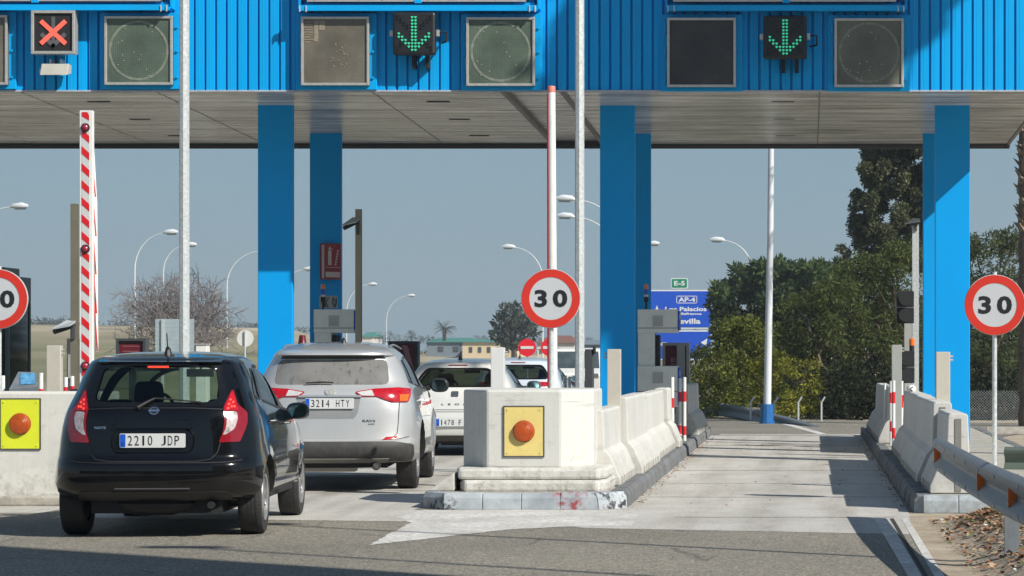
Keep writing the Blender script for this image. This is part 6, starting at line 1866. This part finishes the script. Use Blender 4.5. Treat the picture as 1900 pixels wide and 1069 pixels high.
# pine, lamp posts and an added block out of frame, shading canopy and road
def off_tree(name, label, x, y, h, rad, zc, seed, dens=70, size=.30, rz=None):
    cl = clumps((x, y, zc), (rad, rad, rz or (h - zc)), 34, rad * .36, seed, .9, .85)
    return tree(name, label, 'tree', (x, y, 0), cl, LM_PINE, dens, size, .22, .5, seed=seed, trunk_top=(x, y, zc))
off_tree('shade_pine', 'tall pine outside the photo on the right, shading the middle of the blue fascia', 9.5, 31.4, 17.9, 2.15, 16.3, 41, 300)
t = thing('shade_block', 'added pale block out of view right of the camera, shaped to shade the near road', 'building', (7.6, 3, 0))  # unseen block, sized so its shadow covers the near road
b = MB(); b.box(6.2, 9, -4, 10.04, 0, 14.6); build('wall', b, M['whitewall'], t)
b = MB(); b.box(6.1, 9.02, -4.1, 10.06, 14.601, 14.8); build('roof', b, M['greybox'], t)
for fl_ in range(4):
    for k in range(5):
        b = MB(); b.box(6.16, 6.199, -3 + k * 2.6, -1.4 + k * 2.6, .9 + fl_ * 2.9, 2.3 + fl_ * 2.9); w_ = build('window', b, M['darkgrey'], t)
for i, (xx, yy, lb) in enumerate(((6.5, 15.6, 'slim lamp post outside the photo, casting a thin shade line across the near lane'), (6.5, 12.75, 'slim lamp post outside the photo, casting the line of shade behind the black car'))):
    t = thing('lamp_post', lb, 'lamp post', (xx, yy, 0))
    b = MB(); b.tube([(xx, yy, 0), (xx, yy, 10.6)], [.055, .035], 10); build('post', b, M['lampwhite'], t, smooth=True)
    b = MB(); b.box(xx - .3, xx + .3, yy - .1, yy + .1, 10.6, 10.7); build('lamp_head', b, M['lampwhite'], t)

# ---------------------------------------------------------------- background things
def curve_lamp(pxp, ytop, hx, hy, s, label, zb=0, ybase=None, w=.16):
    """lamp post with one curved arm"""
    X = (pxp - 1495) / s; Y = 5000 / s; zt = CAMH + (657 - ytop) / s; HX = (hx - 1495) / s; HZ = CAMH + (657 - hy) / s
    zb = terr(X, Y)
    t = thing('street_lamp', label, 'street lamp', (X, Y, zb), 'white street lamps with curved arms beyond the toll plaza')
    pts = [(X, Y, zb), (X, Y, zt)]
    n = 9
    for i in range(1, n + 1):
        a = PI / 2 * i / n; pts.append((X + (HX - X) * (1 - math.cos(a)) * .92, Y, zt + (HZ - zt) * math.sin(a)))
    b = MB(); b.tube(pts, [w / 2 * (1.0 if i == 0 else .8 - .045 * i) for i in range(len(pts))], 8)
    build('post', b, M['lampwhite'], t, smooth=True)
    d = 1 if HX > X else -1; L_ = 30 / 24 * 1.0
    b = MB(); b.tube([(HX - d * .5, Y, HZ - .02), (HX - d * .3, Y, HZ + .06), (HX + d * .25, Y, HZ + .10), (HX + d * .62, Y, HZ + .06)], [.06, .17, .20, .10], 10)
    hd = build('lamp_head', b, M['lampwhite'], t, smooth=True)
    b = MB(); b.tube([(HX - d * .2, Y - .02, HZ - .06), (HX + d * .5, Y - .02, HZ - .04)], .12, 8); build('lens', b, M['galv2'], hd, smooth=True)
    return t
curve_lamp(250, 500, 315, 432, 24.5, 'white street lamp with curved arm, left of the bare tree')
curve_lamp(421, 530, 492, 466, 22, 'white street lamp whose arm vanishes behind the left blue column')
curve_lamp(-52, 440, 34, 384, 29, 'street lamp whose head juts in from the left edge above the green booth')
curve_lamp(518, 560, 572, 500, 19, 'faint street lamp arm seen in the gap between the two left blue columns')
curve_lamp(643, 580, 690, 528, 15, 'street lamp just right of the left toll machine, behind the brown camera post')
curve_lamp(717, 595, 762, 549, 13, 'small far street lamp standing alone right of the brown camera post')
curve_lamp(1007, 520, 946, 459, 21.5, 'street lamp facing left, behind the middle speed limit sign')
curve_lamp(1147, 440, 1052, 370, 31, 'upper of two lamp heads left of the middle blue column')
curve_lamp(1138, 465, 1052, 402, 28, 'lower of two lamp heads left of the middle blue column')
curve_lamp(1162, 500, 1210, 453, 22, 'street lamp head just showing right of the middle blue columns')
curve_lamp(1394, 500, 1333, 446, 24, 'street lamp facing left with its post against the green pine')
curve_lamp(303, 505, 352, 455, 21, 'faint street lamp behind the bare tree and the mottled pole')
# tall white mast with blue base
X = (1423 - 1495) / 86; Y = 5000 / 86; Xt = (1431 - 1495) / 86
t = thing('light_mast', 'tall white mast with a blue base sleeve between the bushes and the empty lane', 'mast', (X, Y, 0))
b = MB(); b.tube([(X, Y, 0), (X + (Xt - X) * .8, Y, 4), (Xt + .03, Y, 11)], [.085, .068, .05], 14); build('post', b, M['lampwhite'], t, smooth=True)
b = MB(); b.tube([(X, Y, 0), (X, Y, .42)], [.15, .135], 12); b.tube([(X, Y, 0), (X, Y, .06)], .17, 12); build('base_sleeve', b, pbr('mast_blue', (.01, .12, .35), .5), t)
b = MB()
for a in range(6): b.box(Xt + .03 + .5 * math.cos(a) - .15, Xt + .03 + .5 * math.cos(a) + .15, Y + .5 * math.sin(a) - .15, Y + .5 * math.sin(a) + .15, 10.9, 11.05)
build('floodlight', b, M['lampwhite'], t)
for xq, lb in ((1393, 'left of the tall mast'), (1437, 'right of the tall mast'), (1481, 'right of the yellow-green bush'), (1524, 'nearest the right-hand barriers')):
    p = pw(xq, 780, 60); t = thing('fence_post', 'thin pale bent fence post ' + lb, 'fence post', (p.x, p.y, 0), 'bent posts of the wire fence by the bushes')
    b = MB(); b.tube([(p.x, p.y, 0), (p.x, p.y, .42), (p.x + .08, p.y, .55)], .022, 6); build('post', b, M['galv'], t)
# motorway signs
def rrect(x0, x1, z0, z1, r): return rpoly([(x0, z0), (x1, z0), (x1, z1), (x0, z1)], r, 5)
def road_sign(x0p, x1p, y0p, y1p, s, label, mat, bw=.07, r=.2, base=True):
    x0, Y, z1 = px(x0p, y0p, s); x1, _, z0 = px(x1p, y1p, s)
    t = thing('motorway_sign', label, 'road sign', ((x0 + x1) / 2, Y, 0), 'blue and green motorway direction signs')
    b = MB(); b.exz(rrect(x0, x1, z0, z1, r), Y, Y + .05); pl_ = build('sign_plate', b, M['whiteline'], t)
    b = MB(); b.exz(rrect(x0 + bw, x1 - bw, z0 + bw, z1 - bw, r - bw * .6), Y - .012, Y - .001); build('sign_field', b, mat, pl_)
    b = MB()
    if base:
        for q in (.2, .8): xx = x0 + (x1 - x0) * q; b.box(xx - .08, xx + .08, Y + .06, Y + .2, 0, z0 + .1)
        build('post', b, M['galv'], t)
    return t, pl_, x0, x1, z0, z1, Y
s = 34
t, p_, x0, x1, z0, z1, Y = road_sign(1165, 1321, 538, 610, s, 'blue motorway sign for Palacios and Sevilla beyond the toll machine', M['signblue'])
b = MB(); T = lambda txt, xa, ya, xb, h, bold=.03: text_mb(b, txt, px((xa + xb) / 2, 0, s)[0], px(0, ya, s)[2], h / s, Y - .016, w=(xb - xa) / s, bold=bold)
T('AP-4', 1259, 556, 1290, 8.5); T('Los Palacios', 1234, 573.5, 1311, 8); T('y Villafranca', 1244, 582.8, 1302, 5.5); T('Sevilla', 1251, 596, 1300, 10)
ax, az = px(1219, 570, s)[0], px(0, 570, s)[2]; b.exz([(ax - .1, az - .16), (ax + .1, az - .16), (ax, az + .1)], Y - .018, Y - .014); b.box(ax - .04, ax + .04, Y - .018, Y - .014, az - .8, az - .16)
xx0, _, zz1 = px(1255, 549, s); xx1, _, zz0 = px(1293.5, 563, s)
for (a, c, d, e) in ((xx0, xx1, zz1 - .035, zz1), (xx0, xx1, zz0, zz0 + .035), (xx0, xx0 + .035, zz0, zz1), (xx1 - .035, xx1, zz0, zz1)): b.box(a, c, Y - .0175, Y - .0135, d, e)
build('sign_lettering', b, M['whiteline'], p_)
t, p_, x0, x1, z0, z1, Y = road_sign(1175, 1321, 613, 668, s, 'lower blue motorway sign half hidden by the green bush', M['signblue'], base=True)
b = MB(); text_mb(b, 'CÁDIZ', px(1222, 0, s)[0], px(0, 638, s)[2], 9 / s, Y - .016, w=30 / s, bold=.03)
ax, az = px(1307, 0, s)[0], px(0, 635, s)[2]; b.exz([(ax + .16, az + .2), (ax + .1, az - .2), (ax - .2, az - .02)], Y - .018, Y - .014)
build('sign_lettering', b, M['whiteline'], p_)
t, p_, x0, x1, z0, z1, Y = road_sign(1245, 1276.5, 516, 535.5, s, 'small green E-5 route sign above the blue motorway sign', M['signgreen'], .05, .1, base=False)
b = MB(); text_mb(b, 'E-5', (x0 + x1) / 2, (z0 + z1) / 2, 8.5 / s, Y - .016, w=20 / s, bold=.03); build('sign_lettering', b, M['whiteline'], p_)
b = MB(); b.box((x0 + x1) / 2 - .05, (x0 + x1) / 2 + .05, Y + .02, Y + .1, z0 - .3, z0 + .2); build('bracket', b, M['galv'], t)
# no entry signs
for i, (xc, yc, s, lb) in enumerate(((978, 645, 53, 'round red no entry sign left of the white barrier arm'), (1019, 645, 51, 'round red no entry sign mostly hidden by the white barrier arm'))):
    X, Y, Z = px(xc, yc, s); t = thing('no_entry_sign', lb, 'road sign', (X, Y, 0), 'round red no entry signs')
    b = MB(); disc(b, X, Y, Z, .31, .02, 36); p_ = build('sign_plate', b, pbr('noentry_red', (.75, .012, .03), .4, var=0), t)
    b = MB(); b.box(X - .225, X + .225, Y - .012, Y - .001, Z - .048, Z + .048); build('white_bar', b, M['whiteline'], p_)
    b = MB(); b.cyl((X, Y + .05, 0), (X, Y + .05, Z), .03, 8); build('post', b, M['galv'], t)
# backs of signs at left
X, Y, Z = px(455, 628, 50); t = thing('round_sign', 'back of a small round white sign left of the left blue column', 'road sign', (X, Y, 0))
b = MB(); disc(b, X, Y, Z, .31, .02, 36); build('sign_plate', b, M['whiteline'], t); b = MB(); b.cyl((X, Y - .04, 0), (X, Y - .04, Z + .28), .035, 8); build('post', b, M['galv'], t)
x0, Y, z1 = px(288, 592, 46); x1, _, z0 = px(360, 655, 46)
t = thing('panel_sign', 'back of a ribbed pale metal sign behind the mottled pole and the bare tree', 'road sign', ((x0 + x1) / 2, Y, 0))
b = MB(); k = 8; h = (z1 - z0) / k
for i in range(k): b.box(x0, x1, Y, Y + .03, z0 + i * h, z0 + (i + 1) * h - .025); b.box(x0, x1, Y + .006, Y + .02, z0 + (i + 1) * h - .026, z0 + (i + 1) * h)
build('sign_panel', b, pbr('panel_back', (.42, .50, .53), .4, .3, var=.08), t); b = MB()
for q in (.2, .8): xx = x0 + (x1 - x0) * q; b.box(xx - .05, xx + .05, Y - .08, Y - .01, 0, z1)
build('post', b, M['galv'], t)
# dark cabinet right of the grey pole, red lamp near the left column
t = thing('dark_cabinet', 'tall dark cabinet between the grey pole and the middle blue column', 'cabinet', px(1093, 720, 100))
x0, Y, z1 = px(1085, 648, 96); x1, _, _ = px(1100, 0, 96); b = MB(); b.box(x0, x1, Y, Y + .3, 0, z1); build('cabinet_body', b, M['darkgrey'], t, bevel=.01)
b = MB(); b.cyl((x1 + .03, Y, z1 - .1), (x1 + .03, Y, z1 + .05), .03, 8); build('lamp_stub', b, M['matblack'], t)
X, Y, Z = px(561, 622, 95); t = thing('red_cone_lamp', 'dark red cone-shaped lamp right of the left blue column, above the silver car', 'lamp', (X, Y, 0))
b = MB(); b.tube([(X, Y, Z - .26), (X, Y, Z - .2), (X, Y, Z)], [.12, .09, .06], 14); build('lamp_cone', b, M['darkred'], t, smooth=True); b = MB(); b.tube([(X, Y, 0), (X, Y, Z - .26)], .04, 8); build('post', b, M['darkgrey'], t)
for (x0p, x1p, y0p, y1p, s, lb, m_) in ((365 - 2, 383, 640, 652, 60, 'low white box on the ground behind the black car roof', 'white'), (1042, 1084, 656, 716, 62, None, None)):
    if lb is None: continue
    x0, Y, z1 = px(x0p, y0p, s); x1, _, z0 = px(x1p, y1p, s); t = thing('ground_box', lb, 'box', ((x0 + x1) / 2, Y, 0)); b = MB(); b.box(x0, x1, Y, Y + .5, 0, z1); build('box_body', b, M[m_], t, bevel=.02)
    b = MB(); b.box(x0 - .03, x1 + .03, Y - .03, Y + .53, z1 + .001, z1 + .04); build('lid', b, M['alu'], t)
# van seen beyond
s = 60; X, Y, _ = px(1066, 0, s); t = thing('white_van', 'white van facing the camera, partly hidden behind the grey pole beyond the toll lanes', 'van', (X, Y, 0))
b = MB(); b.eyz(rpoly([(Y, .3), (Y - .05, .9), (Y + .7, 1.05), (Y + 1.1, 1.65), (Y + 4.2, 1.7), (Y + 4.3, .3)], .1), X - .82, X + .82); bd = build('body', b, M['white'], t, bevel=.05)
b = MB(); b.add([(X - .72, Y + .66, 1.06), (X + .72, Y + .66, 1.06), (X + .66, Y + 1.05, 1.58), (X - .66, Y + 1.05, 1.58)], [(0, 1, 2, 3)]); build('windscreen', b, pbr('van_glass', (.06, .08, .09), .05, var=.3), t)
for q in (-1, 1):
    b = MB(); b.box(X + q * .62 - .13, X + q * .62 + .13, Y - .055, Y + .03, .75, .9); build('headlight', b, M['chrome'], t, bevel=.02)
    for yy in (.8, 3.5): wheel(t, (X + q * .72, Y + yy, .32), .32, .2, q, spokes=6)
b = MB(); b.box(X - .4, X + .4, Y - .06, Y - .03, .5, .68); build('grille', b, M['matblack'], t)
for o in list(t.children_recursive): pass

# far buildings
def house(name, label, cat, x0p, x1p, yt, Y, depth, wall, roof, rh, nwin=3, gab=False, group=None, wm=None, wh=.35):
    s = 5000 / Y; x0 = (x0p - 1495) / s; x1 = (x1p - 1495) / s; zt = CAMH + (657 - yt) / s; zb = terr(x0, Y) - .5
    t = thing(name, label, cat, ((x0 + x1) / 2, Y, terr((x0 + x1) / 2, Y)), group)
    b = MB(); b.box(x0, x1, Y, Y + depth, zb, zt - rh); build('wall', b, wall, t)
    b = MB(); ym = Y + depth / 2
    b.add([(x0 - .3, Y - .3, zt - rh), (x1 + .3, Y - .3, zt - rh), (x1 + .3, Y + depth + .3, zt - rh), (x0 - .3, Y + depth + .3, zt - rh), (x0 + (0.8 if gab else 0), ym, zt), (x1 - (0.8 if gab else 0), ym, zt)], [(0, 1, 5, 4), (2, 3, 4, 5), (0, 4, 3), (1, 2, 5), (0, 3, 2, 1)])
    build('roof', b, roof, t)
    W = (x1 - x0) / (nwin + .5); H = (zt - rh - terr(x0, Y))
    for i in range(nwin):
        xx = x0 + W * (i + .5); b = MB(); b.box(xx + W * .25, xx + W * .6, Y - .06, Y - .01, zt - rh - H * .65, zt - rh - H * (.65 - wh)); build('window', b, wm or M['darkgrey'], t)
    return t
cream = pbr('cream_wall', (.62, .50, .33), .8, var=.06); whit = pbr('far_white_wall', (.60, .57, .52), .8, var=.05); rtile = pbr('roof_tile', (.20, .085, .06), .8, var=.15); gsheet = pbr('green_sheet_roof', (.05, .22, .17), .5, var=.1, scale=.5); gsh = pbr('blue_grey_sheet', (.17, .21, .25), .6, var=.1)
house('warehouse', 'low blue-grey warehouse with a green roof, left of the cream building', 'building', 792, 862, 626, 300, 18, gsh, gsheet, .55, 2)
house('farm_building', 'long cream building with a green sheet roof beyond the white hatchback', 'building', 858, 950, 629, 290, 14, cream, gsheet, .35, 5)
house('farmhouse', 'white farmhouse with a red-brown tiled roof behind the speed sign posts', 'building', 997, 1066, 622, 280, 10, whit, rtile, .8, 3, True)
house('farm_wall_building', 'low cream shed in front of the farmhouse, left of the middle blue column', 'building', 1000, 1110, 646, 240, 8, cream, rtile, .15, 2)
house('blue_grey_shed', 'dark blue-grey shed roof just left of the middle blue column', 'building', 1082, 1180, 630, 260, 12, gsh, gsh, .5, 2)
house('green_roof_shed', 'tiny far shed with a green roof left of the brown camera post', 'building', 672, 690, 616, 420, 10, whit, gsheet, .8, 1)
for (xq, c_, lb) in ((681, (.75, .22, .04), 'orange'), (698, (.05, .2, .6), 'blue')):
    Y = 330; s = 5000 / Y; x = (xq - 1495) / s; zb = terr(x, Y); t = thing('tarp_heap', 'small far %s tarpaulin heap in the field right of the camera post' % lb, 'tarpaulin', (x, Y, zb))
    b = MB(); b.sphere((x, Y, zb), .7, 12, 6, sc=(1.1, .8, .7)); build('tarp', b, pbr('tarp_' + lb, c_, .6), t, smooth=True); b = MB(); b.box(x - .8, x + .8, Y - .65, Y - .5, zb, zb + .15); build('weight_board', b, M['gpole'], t)

# far trees
eu = []
r_ = random.Random(31)
for x, y, r in ((945, 580, 16), (930, 600, 15), (960, 595, 16), (975, 585, 12), (950, 615, 18), (925, 620, 14), (975, 610, 14), (918, 612, 9), (985, 600, 9), (955, 572, 9), (968, 640, 12), (940, 640, 12), (990, 618, 8), (935, 575, 8)): eu.append((x, y, r))
tree('eucalyptus_tree', 'grey-green eucalyptus behind the left edge of the middle speed limit sign', 'tree', (pw(955, 660, 210).x, 210, terr(-22, 210)), pblobs(eu, 210, 2, 31), LM_EUC, 90, .5, .3, .4, seed=31, shell=.4)
def far_tree(x, ytop, r, Y, label, seed, lm=LM_FAR):
    p = pw(x, ytop + r, Y); s = 5000 / Y; rr_ = r / s * 1.25; zb = terr(p.x, Y)
    bl = [((p.x, Y, p.z), (rr_, rr_, rr_ * .9))] + clumps((p.x, Y, p.z - rr_ * .3), (rr_, rr_, rr_), 5, rr_ * .5, seed)
    tree('field_tree', label, 'tree', (p.x, Y, zb), bl, lm, 60, rr_ * .22, rr_ * .08, .6, 'far trees along the edge of the field', seed, shell=.5)
for i, (x, y, r) in enumerate(((703, 616, 7), (722, 614, 8), (738, 619, 7), (752, 622, 7), (763, 613, 9), (778, 620, 8), (792, 624, 7), (800, 622, 9), (712, 622, 6), (840, 624, 5), (884, 622, 7), (898, 622, 8), (982, 622, 9), (1000, 625, 7), (1078, 630, 7), (1094, 626, 8))):
    far_tree(x, y, r, 330 + 6 * i, 'small dark field tree, number %d from the left' % (i + 1) if False else 'far rounded field tree among those on the field edge', 50 + i)
# little palm
p = pw(818, 610, 300); t = thing('small_palm', 'tiny far palm above the blue-grey warehouse', 'palm tree', (p.x, 300, terr(p.x, 300)))
b = MB(); b.tube([(p.x, 303, terr(p.x, 300) - .3), (p.x, 303, p.z)], .22, 7); build('trunk', b, BARK, t); b = MB(); r_ = random.Random(9)
for i in range(26): frond(b, (p.x, 303, p.z), r_.uniform(0, 2 * PI), r_.uniform(-.2, 1.2), 1.3, r_, .25, 8)
build('crown', b, LM_FAR, t, fixn=False)
# ridge scrub at left horizon
b = MB(); r_ = random.Random(77); bl = []
for i in range(120):
    x = r_.uniform(50, 1000); Y = 440; s = 5000 / Y; X = (x - 1495) / s; q = r_.uniform(.25, .9) * (1.4 if x < 200 else 1); bl.append(((X, Y + r_.uniform(-15, 15), terr(X, Y) + q * .3), (q * 1.5, q, q)))
leaves(b, bl, 26, .32, .6, seed=78, shell=.4)
tag(build('scrub', b, LM_FAR, loc=(-100, 440, 3), fixn=False), kind='stuff')

# bare tree
t = thing('bare_tree', 'leafless winter tree with many fine twigs behind the mottled pole', 'tree', (pw(335, 650, 150).x, 150, 0))
b = MB(); r_ = random.Random(14); tips = []
def grow(p, d, L_, rad, lev):
    n = 4; pts = [p.copy()]
    for i in range(n):
        d = (d + rv(r_) * .17 + Vector((0, 0, .03 if lev < 3 else -.0))).normalized(); p = p + d * (L_ / n); pts.append(p.copy())
    b.tube(pts, [rad * (1 - .5 * i / n) for i in range(n + 1)], 5 if lev < 2 else 3, cap=False)
    if lev >= 5: return
    k = [5, 4, 4, 3, 3][lev]
    for j in range(k):
        f = r_.uniform(.25, 1.0); q = pts[min(n, int(f * n))]
        nd = (d * .65 + rv(r_).normalized() * .8 + Vector((0, 0, .12))).normalized()
        grow(q, nd, L_ * r_.uniform(.58, .8), max(.0135, rad * .52), lev + 1)
base = Vector((pw(335, 650, 150).x, 150, .0))
for k in range(5):
    a = 2 * PI * k / 5 + .4; grow(base + Vector((0, 0, .3)), Vector((math.cos(a) * .7, math.sin(a) * .7, 1.25)).normalized(), 3.7, .12, 0)
b.tube([base - Vector((0, 0, .2)), base + Vector((0, 0, .5))], [.26, .16], 8)
zc = max(v[2] for v in b.v)
build('branches', b, pbr('twig', (.19, .165, .16), .9, var=.2), t, fixn=False)
b = MB(); leaves(b, pblobs([(400, 618, 22), (380, 630, 20), (340, 628, 18), (285, 632, 16), (250, 640, 14), (420, 640, 14), (365, 645, 16)], 152, 2, 80), 16, .22, .2, seed=80); 
o = build('undergrowth', b, leaf_mat('dry_twig', (.09, .065, .045), (.15, .115, .08), (.22, .18, .12)), loc=(-36, 152, 0), fixn=False); tag(o, 'brown dry undergrowth around the foot of the bare tree', 'undergrowth', kind='stuff')

# chain link fence and kerb at right
t = thing('chain_fence', 'low chain link fence in front of the dark hedge beside the palm', 'fence', (4.8, 57.5, 0))
b = MB(); x0, x1 = 3.3, 9.0; z0, z1 = .02, .72; st = .06
i = 0
n = int((x1 - x0 + z1) / st)
for k in range(n):
    for sgn in (1, -1):
        a = x0 - z1 + k * st if sgn > 0 else x0 + k * st
        pa = (a, z0); pb = (a + sgn * (z1 - z0), z1)
        b.tube([(pa[0], 57.5, pa[1]), (pb[0], 57.5, pb[1])], .0022, 3, cap=False)
build('mesh', b, M['galv'], t, fixn=False)
b = MB()
for xx in (3.3, 5.1, 6.9, 8.7): b.cyl((xx, 57.5, 0), (xx, 57.5, .78), .025, 8)
build('post', b, M['galv'], t)
b = MB()
x = 3.4
while x < 12: b.box(x, x + .98, 50.6, 50.8, 0, .13); x += 1.0
tag(build('kerb', b, concrete('far_kerb', (.5, .47, .42), .1, .3), loc=(5, 50.7, 0)), 'line of pale kerbstones on the sand under the hedge at the right', 'kerb')
# litter and leaves on the verge
b = MB(); r_ = random.Random(55); mats = [pbr('dead_leaf', (.22, .09, .04), .8, var=.5, scale=30), pbr('dead_leaf_pale', (.36, .25, .15), .8, var=.4, scale=30), pbr('moss', (.07, .11, .03), .9, var=.3), pbr('paper', (.62, .62, .6), .7, var=.1)]
for i in range(5200):
    cl = r_.random() < .7
    y = r_.uniform(17.5, 24.3); x = r_.gauss(1.75, .22) if cl else r_.uniform(1.05, 2.6)
    if cl and r_.random() < .5: y = r_.gauss(22.6, .6)
    if x < 1.12: continue
    if y > 24.6: continue
    z = bankz(x, y) + .008; s = r_.uniform(.010, .034); a = r_.uniform(0, 2 * PI); u = Vector((math.cos(a), math.sin(a), r_.uniform(-.5, .5))) * s; v = Vector((-math.sin(a), math.cos(a), r_.uniform(-.4, .6))) * s * .6
    p = Vector((x, y, z + r_.random() * .02)); k = r_.choices((0, 1, 2, 3), (5, 5, 1.6, .35))[0]
    b.add([p - u, p - v, p + u, p + v], [(0, 1, 2, 3)], k)
tag(build('fallen_leaves', b, mats, loc=(1.8, 21, 0), fixn=False), kind='stuff')
b = MB(); r_ = random.Random(56)
for i in range(900):
    x = r_.uniform(-1.7, 1.05); y = r_.uniform(25.5, 48); edge = r_.choice((-1.68, .96)); x = edge + r_.gauss(0, .05) if r_.random() < .8 else x
    s = r_.uniform(.006, .02); a = r_.uniform(0, 6.28); u = Vector((math.cos(a), math.sin(a), .3)) * s; v = Vector((-math.sin(a), math.cos(a), .3)) * s * .7; p = Vector((x, y, .02)); b.add([p - u, p - v, p + u, p + v], [(0, 1, 2, 3)], r_.choice((0, 1)))
tag(build('loose_grit', b, mats[:2], loc=(0, 35, 0), fixn=False), kind='stuff')
X, Y, Z = px(1889, 981, 236); t = thing('drink_can', 'green crumpled drink can lying in the leaves under the guard rail', 'can', (X, Y, Z - .03))
b = MB(); b.tube([(X - .05, Y, Z), (X - .045, Y, Z), (X + .05, Y + .02, Z + .01)], [.02, .031, .029], 12); build('can_body', b, pbr('can_green', (.02, .35, .16), .3), t)
b = MB(); b.tube([(X + .05, Y + .02, Z + .01), (X + .056, Y + .021, Z + .01)], .026, 12); build('can_lid', b, M['alu'], t)

# wood and hedges behind the camera: seen only as reflections in the paintwork
b = MB(); r_ = random.Random(90); bl = []
for i in range(60):
    bl.append(((-75 + i * 2.6, -32 + r_.uniform(-3, 3), r_.uniform(1, 3.5)), (2.6, 2.0, r_.uniform(2.2, 4))))
leaves(b, bl, 26, .7, .6, seed=91)
tag(build('wood', b, LM_DARK, loc=(0, -32, 0), fixn=False), 'dense wood behind the camera, outside the photo', 'wood', kind='stuff')

hz = MB(); hz.box(-400, 60, -45, 640, -9, 24)
hm = bpy.data.materials.new('haze'); hm.use_nodes = True; hn = hm.node_tree; hn.nodes.clear()
ho = hn.nodes.new('ShaderNodeOutputMaterial'); hv = hn.nodes.new('ShaderNodeVolumePrincipled'); hn.links.new(hv.outputs[0], ho.inputs['Volume'])
hv.inputs['Color'].default_value = (.80, .88, .96, 1); hv.inputs['Density'].default_value = .0006; hv.inputs['Anisotropy'].default_value = .2
tag(build('haze', hz, hm), 'thin pale air haze over the whole plaza', 'haze', kind='stuff')
